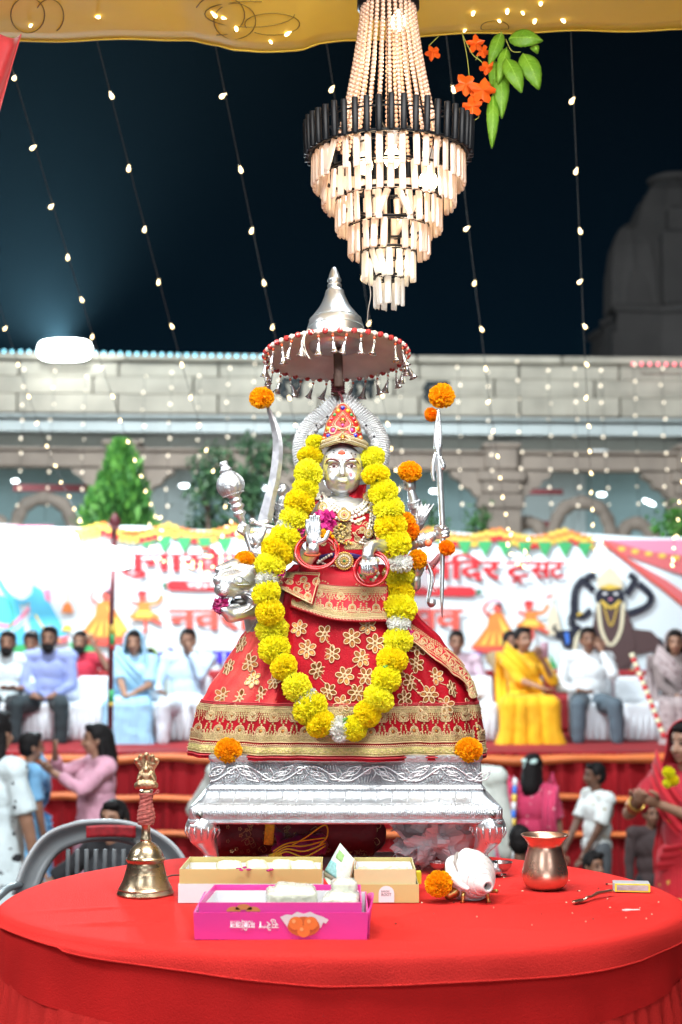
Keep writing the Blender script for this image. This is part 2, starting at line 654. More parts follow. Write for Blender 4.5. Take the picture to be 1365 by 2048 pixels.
for px, py in ((868, 786), (722, 783), (580, 781)):
 letter_at(px, py)
tm.rotation_euler = (0, R(0.45), 0)
for i, (x, wt) in enumerate(((-7.5, 90), (-2.5, 90), (2.5, 90), (7.5, 90))):
 area('porch_lamp', (x, YF + 2.9, fz(868) - 0.15), (x, YF + 3.0, 0), 3.0, 0.3, wt, (0.80, 0.95, 1.0))

# spire beyond, dim against the sky
spr = thing('temple_spire', 'dim grey temple spire rising into the dark beyond the hall roof', 'spire', P(1350, 720, 42).xy.to_3d())
YS = 42.0
KS = K(YS)
sx0 = P(1352, 720, YS).x
def spz(py): return CZ + (1262 - py) * KS
SPI = mat('spire_stone', (0.13, 0.12, 0.115), 0.85, bump=(4, 0.5), var=(0.5, 0.2))
def ribbed(a, z):
 return 1 / max(abs(cos(a)), abs(sin(a))) * (0.93 + 0.05 * cos(8 * a))
mt = M.Translation(V((sx0, YS, 0)))
s_ = MB()
s_.lathe([(160 * KS, 0), (160 * KS, spz(690)), (150 * KS, spz(688)), (148 * KS, spz(650)), (156 * KS, spz(646)), (156 * KS, spz(634)), (140 * KS, spz(630))], 32, mt, fn=ribbed)
s_.build('base', SPI, spr, smooth=False)
s_ = MB()
s_.lathe([(126 * KS, spz(630)), (120 * KS, spz(585)), (110 * KS, spz(530)), (97 * KS, spz(475)), (80 * KS, spz(420)), (60 * KS, spz(378)), (40 * KS, spz(358)), (30 * KS, spz(350))], 32, mt, fn=ribbed)
s_.build('tower', SPI, spr, smooth=False)
for sg in (-1, 1):
 s_ = MB()
 s_.lathe([(46 * KS, spz(632)), (44 * KS, spz(560)), (36 * KS, spz(505)), (22 * KS, spz(470)), (4 * KS, spz(455))], 24, M.Translation(V((sx0 + sg * 105 * KS, YS - 1.0, 0))), fn=ribbed)
 s_.build('turret', SPI, spr, smooth=False)
s_ = MB()
s_.box((sx0, YS - 134 * KS, spz(560)), (110 * KS, 0.5, 150 * KS), bev=0.1)
s_.box((sx0, YS - 122 * KS, spz(465)), (80 * KS, 0.5, 60 * KS), bev=0.1)
s_.build('niche', SPI, spr, smooth=False)
s_ = MB()
s_.lathe([(30 * KS, spz(352)), (50 * KS, spz(349)), (52 * KS, spz(343)), (40 * KS, spz(337)), (12 * KS, spz(335))], 24, mt)
s_.build('finial', SPI, spr)

# ---------------------------------------------------------------- stage with its red skirt
ST = 1.12                                       # stage height
YST = 13.0
REDCLOTH = mat('red_stage_cloth', (0.34, 0.012, 0.018), 0.65, bump=(60, 0.15), var=(2, 0.15), sheen=0.1, spec=0.15)
s_ = MB()
s_.box((0, YST + 2.3, ST / 2), (14, 4.5, ST - 0.01), bev=0.01)
tag(s_.build('stage', mat('stage_carpet', (0.30, 0.015, 0.02), 0.9, bump=(80, 0.3), var=(2, 0.2)), smooth=False), kind='structure')
skt = thing('stage_skirt', 'pleated red cloth skirt with orange bands hung along the stage front', 'skirt', (0, YST, 0))
s_ = MB()
NP = 150
def pleat(u, v):
 x = -7 + 14 * u
 a = u * NP * 2 * pi / 1.6
 d = 0.045 * (0.35 + 0.65 * (1 - v)) * (sin(a) + 0.45 * sin(a * 0.37 + 1) + 0.3 * sin(a * 2.1))
 return V((x + 0.02 * sin(a * 0.5), YST - 0.09 + d, 0.02 + v * (ST - 0.02)))
s_.grid(pleat, 900, 8)
s_.build('skirt_cloth', REDCLOTH, skt)
ORB = mat('orange_band', (0.72, 0.17, 0.035), 0.55, bump=(40, 0.2), var=(3, 0.15), sheen=0.3)
for zc, hh in ((1.085, 0.075), (0.755, 0.062), (0.44, 0.06)):
 s_ = MB()
 def band(u, v, zc=zc, hh=hh):
  x = -7 + 14 * u
  sag = -0.022 * abs(sin(x * 1.6 + zc * 5)) + 0.008 * sin(x * 7)
  a = 2 * pi * v
  return V((x, YST - 0.17 - 0.045 * cos(a) + 0.008 * sin(x * 11 + zc), zc + sag + hh * 0.5 * sin(a) * (1 + 0.15 * sin(x * 5))))
 s_.grid(band, 160, 10)
 s_.build('cloth_band', ORB, skt)

# ---------------------------------------------------------------- white printed banner behind the stage
YB = 16.6
KB = K(YB)
def bx(px): return (px - 682.5) * KB
def bz(py): return CZ + (1262 - py) * KB
bn = thing('banner', 'wide white printed festival banner with red Hindi lettering behind the stage', 'banner', (0, YB, ST))
s_ = MB()
def sheet(u, v):
 px = lerp(-260, 1640, u)
 top = lerp(1046, 1078, u) + 3 * sin(u * 40)
 return V((bx(px), YB + 0.012 * sin(u * 30) + 0.01 * sin(u * 71 + v * 3), lerp(bz(1440), bz(top), v)))
s_.grid(sheet, 120, 4)
solidify(s_.build('print_sheet', mat('banner_white', (0.74, 0.84, 0.88), 0.5, var=(0.35, 0.05), coords='Object'), bn), 0.006)
BC = {
 'red': (0.62, 0.02, 0.03), 'salmon': (0.72, 0.10, 0.07), 'purple': (0.06, 0.03, 0.55), 'orange': (0.85, 0.26, 0.05), 'yellow': (0.88, 0.62, 0.10), 'green': (0.05, 0.42, 0.14),
 'cyan': (0.10, 0.55, 0.80), 'pink': (0.85, 0.30, 0.45), 'dark': (0.012, 0.014, 0.03), 'blue': (0.05, 0.20, 0.75), 'cream': (0.80, 0.74, 0.52), 'white': (0.80, 0.82, 0.84),
 'drape': (0.72, 0.16, 0.17), 'tan': (0.78, 0.70, 0.52), 'skin': (0.70, 0.30, 0.16), 'dkgreen': (0.02, 0.16, 0.08), 'gold': (0.80, 0.55, 0.08), 'brown': (0.09, 0.05, 0.05)}
def pm(c): return mat('print_' + c, BC[c], 0.5)
class Print:
 """flat print on the banner, drawn in its own plane"""
 def __init__(s, name, base=0.014):
  s.name, s.mb, s.mats, s.d = name, MB(), [], base
 def mi(s, c):
  if c not in s.mats: s.mats.append(c)
  return s.mats.index(c)
 def pt(s, p): return V((bx(p[0]), YB - s.d - 0.022, bz(p[1])))
 def poly(s, c, pts):
  s.d += 0.0012
  s.mb.poly([s.pt(p) for p in pts], s.mi(c))
 def ell(s, c, x, y, rx, ry, n=18, rot=0):
  s.poly(c, [(x + rx * cos(2 * pi * i / n) * cos(rot) - ry * sin(2 * pi * i / n) * sin(rot), y + rx * cos(2 * pi * i / n) * sin(rot) + ry * sin(2 * pi * i / n) * cos(rot)) for i in range(n)])
 def line(s, c, pts, w_):
  s.d += 0.0012
  sp = spline([(p[0], p[1], 0) for p in pts], 5)
  for i in range(len(sp) - 1):
   a, b = sp[i], sp[i + 1]
   t = (b - a)
   t = V((-t.y, t.x, 0)).normalized() * w_ / 2
   s.mb.poly([s.pt(q) for q in (a + t, b + t, b - t, a - t)], s.mi(c))
 def done(s):
  return s.mb.build(s.name, [pm(c) for c in s.mats], bn, smooth=False)

def lettering(txt, px, py, h, col, wdt=None, bold=0.022, parent=None, off=0.02):
 """py = baseline, h = height of the headline above it in photograph pixels"""
 cu = bpy.data.curves.new('lettering', 'FONT')
 cu.body = txt
 cu.offset = 0.008
 cu.resolution_u = 3
 o = bpy.data.objects.new('lettering', cu)
 TMP.collection.objects.link(o)
 dg = tmp_graph()
 me = bpy.data.meshes.new_from_object(o.evaluated_get(dg))
 xs = [v.co.x for v in me.vertices]
 x0, x1 = min(xs), max(xs)
 bpy.data.objects.remove(o)
 sy = h / 0.62
 sx_ = wdt / (x1 - x0) if wdt else sy
 q = MB()
 vs0 = [v.co.copy() for v in me.vertices]
 for k in (-1, 0, 1):
  for dy in ((0.012, -0.012) if k == 0 else (0,)):
   q.add([V((bx(px + (c.x - x0 + k * bold) * sx_), YB - off - 0.026 - 0.001 * k - dy * 0.02, bz(py - (c.y + dy) * sy))) for c in vs0], [tuple(f.vertices) for f in me.polygons])
 me = q.mesh('lettering', [col], smooth=False)
 return link('lettering', me, parent or bn)
RED, SAL, PUR, WHI = pm('red'), pm('salmon'), pm('purple'), pm('white')
lettering('गुनाखेत', 236, 1141, 32, RED, 262, bold=0.03)
lettering('मंिदर', 852, 1158, 34, RED, 148, bold=0.03)
lettering('ट', 1013, 1155, 30, RED, 44, bold=0.03)
pr = Print('print_stroke'); pr.line('red', [(1024, 1166), (1034, 1158), (1044, 1166)], 5); pr.done()
lettering('सट', 1062, 1156, 31, RED, 66, bold=0.03)
lettering('नवराित्र महोत्सव', 342, 1258, 38, SAL, 582, bold=0.03)
lettering('को', 314, 1324, 20, PUR, 40, bold=0.04)
lettering('णाप हरण दिन', 402, 1326, 24, PUR, 340, bold=0.04)
lettering('माँ', 918, 1334, 20, PUR, 42, bold=0.04)
pr = Print('print_ribbon')
pr.poly('red', [(338, 1164), (344, 1161), (942, 1174), (948, 1178), (952, 1184), (948, 1191), (940, 1193), (344, 1181), (338, 1178), (335, 1171)])
pr.poly('dkgreen', [(335, 1164), (326, 1168), (326, 1174), (335, 1178)])
pr.poly('dkgreen', [(952, 1179), (963, 1181), (963, 1187), (952, 1190)])
pr.done()
lettering('कमला माता मंदर का भव्य', 376, 1177, 11, WHI, 520, bold=0.02, off=0.026)
def dancer_woman(x, y, k=1):
 p = Print('dancer_print')
 def q(pts): return [(x + a * k, y + b * k) for a, b in pts]
 p.poly('orange', q([(0, -46), (14, -42), (22, -24), (50, 18), (54, 30), (30, 40), (0, 44), (-34, 40), (-54, 28), (-42, 14), (-20, -16), (-16, -38)]))
 p.poly('salmon', q([(-54, 28), (-20, 30), (30, 28), (54, 26), (54, 34), (30, 42), (0, 46), (-34, 42), (-56, 34)]))
 p.poly('yellow', q([(4, -36), (20, -14), (44, 14), (30, 20), (12, -4)]))
 for a in (-30, -10, 10, 30):
  p.poly('yellow', q([(a * 0.4, -8), (a + 5, 26), (a - 5, 26)]))
 p.ell('salmon', x + 2 * k, y - 54 * k, 9 * k, 10 * k)
 p.poly('dark', q([(-4, -62), (6, -66), (14, -60), (12, -52), (6, -58)]))
 p.line('salmon', q([(-14, -38), (-28, -50), (-18, -66)]), 6 * k)
 p.line('pink', q([(-18, -66), (-4, -72), (10, -66)]), 4 * k)
 p.done()
def dancer_man(x, y, k=1):
 p = Print('dancer_print')
 def q(pts): return [(x + a * k, y + b * k) for a, b in pts]
 p.poly('orange', q([(-12, -30), (12, -30), (14, -12), (36, 2), (30, 10), (-26, 8), (-34, 0), (-14, -12)]))
 p.poly('yellow', q([(-12, -12), (12, -12), (20, 2), (-20, 2)]))
 p.line('orange', q([(10, -26), (30, -30), (40, -46)]), 8 * k)
 p.line('salmon', q([(-12, -24), (-28, -30)]), 7 * k)
 p.line('salmon', q([(2, 8), (4, 28), (-14, 50)]), 7 * k)
 p.line('salmon', q([(16, 6), (40, 18)]), 8 * k)
 p.ell('salmon', x - 4 * k, y - 40 * k, 8 * k, 9 * k)
 p.poly('red', q([(-18, -46), (-8, -56), (8, -52), (6, -44), (-8, -44)]))
 p.done()
dancer_woman(212, 1246); dancer_man(290, 1232, 0.92)
dancer_woman(992, 1266, 0.92); dancer_man(1060, 1250, 0.88)
# the toran of marigolds and leaves along the top edge
for x in range(-40, 1500, 13):
 t = (x + 60) % 132 / 132
 y0 = lerp(1056, 1082, (x + 260) / 1900) + 16 * sin(pi * t)
 if x < 130 or 1190 < x: continue
 p = Print('flower_print')
 for k_, c in enumerate((('yellow', 'orange', 'gold'), ('orange', 'yellow', 'red'))[(x // 39) % 2]):
  p.ell(c, x, y0 - 14 + 8 * k_, 7.5, 6, 8)
 p.done()
for x in range(330, 1190, 40):
 if 430 < x < 860 and x % 3: continue
 y0 = lerp(1056, 1082, (x + 260) / 1900) + 10
 p = Print('leaf_print', 0.018)
 p.poly('green', [(x - 15, y0), (x + 15, y0), (x + 8, y0 + 16), (x, y0 + 30), (x - 9, y0 + 15)])
 p.done()
p = Print('leaf_print')
p.poly('green', [(236, 1062), (330, 1066), (318, 1080), (290, 1094), (276, 1078)])
p.done()
# draped curtain print, top right and top left
p = Print('curtain_print')
p.poly('drape', [(1196, 1080), (1640, 1080), (1640, 1190), (1420, 1166), (1330, 1140), (1240, 1108)])
p.poly('pink', [(1210, 1080), (1640, 1080), (1640, 1120), (1430, 1118), (1300, 1104)])
for i in range(16):
 t = i / 15
 p.ell('yellow', lerp(1216, 1620, t), lerp(1092, 1150, t ** 0.8), 8, 5, 8)
p.poly('drape', [(1200, 1084), (1214, 1082), (1260, 1120), (1330, 1160), (1400, 1210), (1390, 1222), (1300, 1164)])
p.line('salmon', [(1212, 1088), (1290, 1150), (1400, 1240)], 5)
p.done()
p = Print('curtain_print')
p.poly('pink', [(-260, 1050), (110, 1052), (40, 1064), (-60, 1100), (-260, 1120)])
p.done()
p = Print('cord_print', 0.03)
p.line('cream', [(1218, 1104), (1219, 1140)], 3)
p.done()
# dark seated goddess on a buffalo
p = Print('goddess_print')
p.poly('brown', [(1168, 1262), (1200, 1250), (1250, 1256), (1300, 1262), (1324, 1286), (1318, 1330), (1306, 1336), (1302, 1302), (1262, 1310), (1258, 1340), (1240, 1340), (1236, 1306), (1200, 1310), (1196, 1340), (1180, 1340), (1174, 1300)])
p.line('dark', [(1316, 1276), (1326, 1300), (1322, 1330)], 5)
p.line('dark', [(1160, 1266), (1140, 1246), (1146, 1226), (1150, 1180), (1168, 1158)], 15)
p.line('dark', [(1180, 1220), (1160, 1236), (1146, 1216), (1146, 1200)], 13)
p.line('dark', [(1186, 1182), (1168, 1160), (1190, 1150)], 14)
p.line('dark', [(1250, 1190), (1270, 1160), (1256, 1150)], 14)
p.line('dark', [(1248, 1230), (1290, 1214), (1300, 1192), (1276, 1168)], 14)
p.poly('brown', [(1190, 1210), (1246, 1210), (1262, 1250), (1268, 1290), (1250, 1330), (1222, 1346), (1196, 1326), (1172, 1290), (1184, 1246)])
p.ell('dark', 1218, 1196, 30, 24)
p.ell('dark', 1218, 1190, 22, 20)
p.poly('tan', [(1192, 1176), (1194, 1158), (1206, 1144), (1218, 1134), (1230, 1144), (1242, 1158), (1245, 1176)])
p.poly('gold', [(1194, 1176), (1218, 1168), (1244, 1176), (1218, 1180)])
p.ell('white', 1208, 1188, 5, 2.5); p.ell('white', 1230, 1188, 5, 2.5); p.ell('pink', 1219, 1199, 4, 2)
p.line('cream', [(1194, 1206), (1200, 1260), (1218, 1290), (1238, 1260), (1244, 1206)], 7)
p.line('gold', [(1200, 1202), (1219, 1216), (1238, 1202)], 6)
p.line('gold', [(1204, 1206), (1219, 1252), (1234, 1206)], 2.5)
p.line('gold', [(1152, 1230), (1162, 1226)], 5)
p.poly('dark', [(1108, 1268), (1122, 1260), (1146, 1260), (1152, 1266), (1144, 1290), (1136, 1298), (1126, 1296), (1120, 1280), (1110, 1276)])
p.poly('blue', [(1126, 1266), (1134, 1264), (1136, 1284), (1130, 1290)])
p.line('dark', [(1116, 1264), (1104, 1258), (1110, 1250)], 5); p.line('dark', [(1146, 1262), (1158, 1258), (1154, 1250)], 5)
p.line('cream', [(1146, 1300), (1150, 1276), (1160, 1262)], 7)
p.done()
p = Print('temple_print')
p.poly('tan', [(1090, 1270), (1096, 1226), (1106, 1206), (1114, 1226), (1122, 1270)])
p.line('cream', [(1106, 1212), (1105, 1186)], 2)
p.poly('salmon', [(1105, 1186), (1088, 1196), (1100, 1197)])
p.done()
p = Print('offering_print')
p.poly('orange', [(1040, 1362), (1330, 1352), (1330, 1372), (1040, 1380)])
for x in (1120, 1148, 1070, 1180):
 for dx in (-14, 0, 14):
  p.poly('green', [(x - 7 + dx, 1336), (x + dx * 1.6, 1306), (x + 7 + dx, 1336)])
for x, c in ((1110, 'red'), (1140, 'blue'), (1160, 'cyan'), (1260, 'yellow'), (1290, 'blue'), (1310, 'yellow'), (1236, 'dark')):
 p.ell(c, x, 1348, 16, 10)
p.done()
# bright dress and hanging bells of the left figure
p = Print('left_figure_print')
p.poly('cyan', [(68, 1170), (86, 1180), (110, 1220), (140, 1272), (120, 1284), (70, 1290), (60, 1230)])
p.poly('cyan', [(-40, 1180), (40, 1200), (60, 1290), (-60, 1310)])
p.line('pink', [(-20, 1240), (24, 1252), (62, 1216)], 8)
p.line('white', [(-20, 1252), (30, 1262), (66, 1226)], 3)
p.line('cyan', [(0, 1160), (20, 1190), (50, 1206), (78, 1180)], 9)
p.poly('pink', [(88, 1180), (104, 1178), (104, 1206), (94, 1200)])
p.poly('drape', [(112, 1276), (142, 1270), (138, 1284), (114, 1288)])
p.line('green', [(20, 1200), (30, 1230), (22, 1262)], 4)
p.line('yellow', [(74, 1230), (96, 1262), (124, 1282)], 4)
p.poly('orange', [(126, 1226), (130, 1210), (138, 1204), (146, 1210), (150, 1226)])
p.line('gold', [(138, 1204), (140, 1160)], 2)
p.poly('gold', [(126, 1262), (132, 1250), (144, 1250), (150, 1262)])
p.poly('green', [(140, 1286), (170, 1280), (196, 1300), (216, 1330), (170, 1326)])
p.poly('green', [(30, 1290), (70, 1286), (90, 1320), (40, 1330)])
p.done()

# ---------------------------------------------------------------- pole, flood lamps, striped stick
YP = 12.8
MAROON = mat('maroon_paint', (0.11, 0.012, 0.02), 0.5, var=(6, 0.2))
pole = thing('striped_pole', 'tall maroon pole with green and yellow wraps standing at the stage edge', 'pole', onz(222, 1500, 0).xy.to_3d() * 0 + V((P(222, 1480, YP).x, YP, 0)))
s_ = MB()
s_.tube([V((P(221, 1480, YP).x, YP, 0)), V((P(223, 1262, YP).x, YP, CZ)), V((P(229, 1050, YP).x, YP, P(229, 1050, YP).z))], 0.024, 10)
s_.build('shaft', MAROON, pole)
s_ = MB()
pt = P(230, 1046, YP)
s_.lathe([(0.03, -0.06), (0.055, 0.0), (0.05, 0.03), (0.012, 0.09)], 10, M.Translation(pt))
s_.build('cap', MAROON, pole)
for a, b, c in ((1250, 1268, 'yellow'), (1268, 1290, 'green'), (1380, 1405, 'green'), (1405, 1412, 'yellow'), (1290, 1298, 'red')):
 s_ = MB()
 s_.tube([P(lerp(229, 221, (a - 1050) / 430), a, YP), P(lerp(229, 221, (b - 1050) / 430), b, YP)], 0.0265, 10)
 s_.build('wrap', pm(c), pole)
LAMP = glow('flood_panel', (0.95, 1.0, 1.0), 22)
def flood(px, py, Y, w_, h_, label, watt=None, yaw=0):
 k_ = K(Y)
 c = P(px, py, Y)
 t = thing('flood_lamp', label, 'lamp', c)
 rot = M.Rotation(R(yaw), 3, 'Z') @ M.Rotation(R(-3), 3, 'X')
 q = MB(); q.box(c + V((0, 0.075, 0)), (w_ * k_ * 0.8, 0.09, h_ * k_ * 0.66), rot, bev=0.015)
 q.build('housing', BLACK, t)
 q = MB()
 q.prism([c + rot @ V((w_ * k_ / 2 * abs(cos(i * pi / 14)) ** 0.6 * (1 if cos(i * pi / 14) > 0 else -1), -0.006, h_ * k_ / 2 * abs(sin(i * pi / 14)) ** 0.6 * (1 if sin(i * pi / 14) > 0 else -1))) for i in range(28)], (0, 0.02, 0))
 q.build('panel', LAMP, t)
 for i in range(5):
  q = MB(); q.box(c + V((lerp(-0.36, 0.36, i / 4) * w_ * k_, 0.14, 0)), (0.012, 0.05, h_ * k_ * 0.6), rot)
  q.build('fin', BLACK, t)
 q = MB()
 q.tube([c + V((-w_ * k_ * 0.4, 0.08, 0)), c + V((-w_ * k_ * 0.4, 0.14, -h_ * k_ * 0.5)), c + V((w_ * k_ * 0.4, 0.14, -h_ * k_ * 0.5)), c + V((w_ * k_ * 0.4, 0.08, 0))], 0.012, 6)
 q.build('bracket', BLACK, t)
 if watt:
  l = bpy.data.lights.new('flood_light', 'SPOT'); l.energy = watt; l.color = (0.72, 0.92, 1.0); l.shadow_soft_size = 0.15; l.spot_size = R(90 if Y > 20 else 150); l.spot_blend = 1.0
  lo = bpy.data.objects.new('flood_light', l); COL.objects.link(lo); lo.location = c + V((0, -0.03, 0)); aim(lo, c + (V((-0.12, -1, 0.55)) if Y > 20 else V((0.25, -1, -0.22)))); attach(lo, t)
 return t
flood(226, 1116, 12.7, 80, 44, 'smaller white flood lamp lit on the maroon pole beside the banner lettering', 300)
flood(88, 1094, 16.2, 136, 74, 'large glaring white flood lamp mounted on the upper left banner corner', 480)
fr_ = flood(130, 700, 25.2, 108, 46, 'glaring white flood lamp on the temple hall roof edge', 30000)
stk = thing('striped_stick', 'thin red and white striped stick leaning at the stage edge beside the empty chair', 'stick', P(1328, 1470, 12.95))
a, b = P(1264, 1308, 13.3), P(1330, 1476, 12.95)
for i in range(18):
 s_ = MB(); s_.tube([lerp(a, b, i / 18), lerp(a, b, (i + 1) / 18)], 0.0245, 8)
 s_.build('stripe', pm('red') if i % 2 else pm('cream'), stk)

# ---------------------------------------------------------------- chairs under white covers
WHITEC = mat('white_chair_cover', (0.74, 0.79, 0.83), 0.75, bump=(14, 0.25), var=(3, 0.04))
c0 = MB()
def cover(u, v):
 # body of revolution of a rounded rectangle, draped down to the floor
 a = 2 * pi * u
 e_ = 0.42
 cx_, sy_ = cos(a), sin(a)
 sxp = (abs(cx_) ** e_) * (1 if cx_ > 0 else -1)
 syp = (abs(sy_) ** e_) * (1 if sy_ > 0 else -1)
 fl = 0.012 * sin(a * 9 + 2) * (1 - v)
 return V((sxp * (0.225 + fl), syp * (0.25 + fl), 0.46 * v))
sb = MB()
sb.box((0, 0, 0.18), (0.45, 0.5, 0.36))
sb.box((0, 0.24, 0.30), (0.45, 0.12, 0.60), M.Rotation(R(-6), 3, 'X'))
cm_ = blob(sb, 0.03, 4, WHITEC, 'cover')
def chair(px, n, label):
 p = V((P(px, 1400, 14.55).x, 14.55, ST))
 t = thing('covered_chair', label, 'chair', p, 'white covered chairs on the stage')
 attach(link('cover', cm_, loc=p), t)
 q = MB()
 for i in range(-3, 4):
  q.tube([p + V((i * 0.062, -0.262 - 0.006 * (i % 2), 0.01)), p + V((i * 0.06, -0.252, 0.18)), p + V((i * 0.058, -0.235, 0.33))], [0.016, 0.012, 0.004], 6)
 q.build('pleat_fold', WHITEC, t)
 return t
chair(10, 0, 'white covered chair under the man in the pale polo shirt')
chair(103, 1, 'white covered chair under the bearded man in lavender')
chair(194, 2, 'empty white covered chair beside the maroon pole')
chair(280, 3, 'white covered chair under the woman in the pale blue sari')
chair(374, 4, 'white covered chair under the man in the light blue shirt')
chair(946, 5, 'white covered chair half hidden by the red skirt edge')
chair(1050, 6, 'white covered chair under the woman in the yellow sari')
chair(1190, 7, 'white covered chair under the man in the white shirt')
chair(1284, 8, 'empty white covered chair behind the red and white stick')
chair(1372, 9, 'white covered chair under the woman in the grey brown shawl')
s_ = MB()
s_.box((0, 15.75, ST + 0.19), (9.5, 0.5, 0.38), bev=0.04)
s_.box((0, 15.97, ST + 0.32), (9.5, 0.1, 0.62), bev=0.03)
tag(s_.build('red_bench', mat('red_bench_cloth', (0.33, 0.02, 0.025), 0.8, bump=(30, 0.2), var=(2, 0.15)), smooth=False), 'long red cloth covered bench behind the white chairs', 'bench')

# ---------------------------------------------------------------- trees
def leafcloud(pts, size, mb, mi=0, droop=0.3, shape=0.5):
 for p in pts:
  d = V((rnd.gauss(0, 1), rnd.gauss(0, 1), rnd.gauss(0, 1) - droop)).normalized()
  u = d.cross(V((rnd.gauss(0, 1), rnd.gauss(0, 1), rnd.gauss(0, 1)))).normalized()
  s = size * rnd.uniform(0.6, 1.3)
  n_ = d.cross(u) * s * 0.15
  mb.add([p, p + d * s * 0.5 + u * s * shape * 0.5 + n_, p + d * s, p + d * s * 0.5 - u * s * shape * 0.5 + n_], [(0, 1, 2), (0, 2, 3)], mi)
def tree(name, px, ytop, Y, label, kind, wpx):
 z1 = P(px, ytop, Y).z
 x0 = P(px, ytop, Y).x
 k_ = K(Y)
 t = thing(name, label, 'tree', (x0, Y, 0))
 tr = MB()
 lf = MB()
 if kind == 'thuja':
  tr.tube([(x0, Y, 0), (x0, Y, z1 * 0.5), (x0, Y, z1 - 0.2)], [0.09, 0.06, 0.012], 8)
  tr.build('trunk', mat('bark', (0.10, 0.07, 0.05), 0.9, bump=(20, 0.5), var=(8, 0.3)), t)
  pts = []
  for i in range(5200):
   h = rnd.random() ** 1.35
   a = rnd.uniform(0, 2 * pi)
   lob = 1 + 0.20 * sin(3 * a + 9 * h) + 0.16 * sin(7 * a + 21 * h) + 0.12 * sin(11 * a - 33 * h)
   r = wpx * k_ * (1 - h) ** 0.72 * lob * sqrt(rnd.uniform(0.35, 1)) + 0.02
   z = lerp(z1 - 1.6, z1, h)
   if h < 0: continue
   pts.append(V((x0 + r * cos(a), Y + r * sin(a), z)))
  for p in pts:
   d = V((p.x - x0, p.y - Y, 0)).normalized() * 0.35 + V((rnd.gauss(0, 0.25), rnd.gauss(0, 0.25), 1))
   d.normalize()
   u = d.cross(V((rnd.gauss(0, 1), rnd.gauss(0, 1), 0.1))).normalized()
   s = 0.13 * rnd.uniform(0.6, 1.3)
   lf.add([p, p + d * s * 0.5 + u * s * 0.22, p + d * s, p + d * s * 0.5 - u * s * 0.22], [(0, 1, 2), (0, 2, 3)], 1 if rnd.random() < 0.4 else 0)
  lf.build('crown', [mat('thuja_green', (0.032, 0.14, 0.016), 0.6), mat('thuja_light', (0.075, 0.23, 0.026), 0.6)], t, smooth=False)
 else:
  tr.tube([(x0, Y, 0), (x0 + 0.05, Y, z1 * 0.45), (x0 - 0.02, Y, z1 - 0.3)], [0.1, 0.06, 0.02], 8)
  for i in range(9 if kind != 'bush' else 5):
   zb = lerp(z1 * 0.4, z1 - 0.35, i / 9)
   a = i * 2.4
   L = wpx * k_ * rnd.uniform(0.5, 1.0)
   e_ = V((x0 + L * cos(a), Y + L * sin(a) * 0.6, zb + rnd.uniform(0.2, 0.6)))
   e_.z = min(e_.z, z1)
   m_ = lerp(V((x0, Y, zb)), e_, 0.5) + V((0, 0, -0.05))
   tr.tube(spline([(x0, Y, zb), m_, e_], 4), 0.022, 6)
   for k in range(4 if kind == 'sparse' else 7):
    c = lerp(m_, e_, rnd.uniform(0.0, 1.1)) + V((rnd.gauss(0, 0.1), rnd.gauss(0, 0.1), rnd.gauss(0, 0.1)))
    leafcloud([c + V((rnd.gauss(0, 0.09), rnd.gauss(0, 0.09), rnd.gauss(0, 0.12))) for _ in range(60)], 0.10, lf, 1 if rnd.random() < 0.35 else 0, 0.6)
  for k in range(5):
   c = V((x0 + rnd.gauss(0, 0.1), Y + rnd.gauss(0, 0.1), z1 - 0.1 - 0.1 * k))
   leafcloud([c + V((rnd.gauss(0, 0.07), rnd.gauss(0, 0.07), rnd.gauss(0, 0.08))) for _ in range(40)], 0.10, lf, 0, 0.6)
  tr.build('trunk', mat('bark', (0.10, 0.07, 0.05), 0.9, bump=(20, 0.5), var=(8, 0.3)), t)
  lg = {'sparse': ((0.03, 0.085, 0.035), (0.05, 0.12, 0.045)), 'bush': ((0.045, 0.13, 0.035), (0.07, 0.18, 0.045)), 'bright': ((0.05, 0.19, 0.022), (0.09, 0.26, 0.03))}[kind]
  lf.build('crown', [mat('leaf_green', lg[0], 0.55), mat('leaf_light', lg[1], 0.55)], t, smooth=False)
tree('thuja', 242, 893, 18.2, 'bright green cone shaped thuja behind the banner', 'thuja', 86)
tree('slender_tree', 418, 895, 19.0, 'thin sparse dark tree behind the mace', 'sparse', 62)
tree('slender_tree', 505, 872, 19.4, 'taller sparse dark tree behind the curved sword', 'sparse', 62)
tree('bushy_tree', 956, 1012, 19.0, 'low bushy tree above the banner beside the spear', 'bush', 34)
tree('bushy_tree', 862, 1018, 19.6, 'low shrub crown above the banner behind the raised silver hand', 'bush', 28)
tree('bright_tree', 1366, 1018, 18.6, 'bright green bush above the red banner corner', 'bright', 34)
# ================================================================= table and what stands on it
TC = V((0.005, 3.03, TT))
TR = 0.692
rt = thing('round_table', 'round wooden table standing under the red cloth', 'table', (TC.x, TC.y, 0.79))
WOOD = mat('plain_wood', (0.22, 0.12, 0.06), 0.6, bump=(20, 0.2), var=(6, 0.2))
FQ = 0.735        # the table is an oval: its front half is shallower
def oval(r, a): return V((r * cos(a), r * sin(a) * (FQ if sin(a) < 0 else 1.0), 0))
s_ = MB()
s_.lathe([(0, -0.034), (TR - 0.02, -0.034), (TR - 0.012, -0.02), (TR - 0.02, -0.006), (0, -0.006)], 48, M.Translation(TC))
s_.v = [(x, TC.y + (y - TC.y) * (FQ if y < TC.y else 1), z) for x, y, z in s_.v]
s_.build('tabletop', WOOD, rt, sharp=40)
for i in range(4):
 a = pi / 4 + i * pi / 2
 s_ = MB()
 s_.tube([TC + oval(0.45, a) + V((0, 0, -0.034)), V((TC.x, TC.y, 0.79)) + oval(0.5, a)], 0.022, 10)
 s_.build('leg', WOOD, rt)
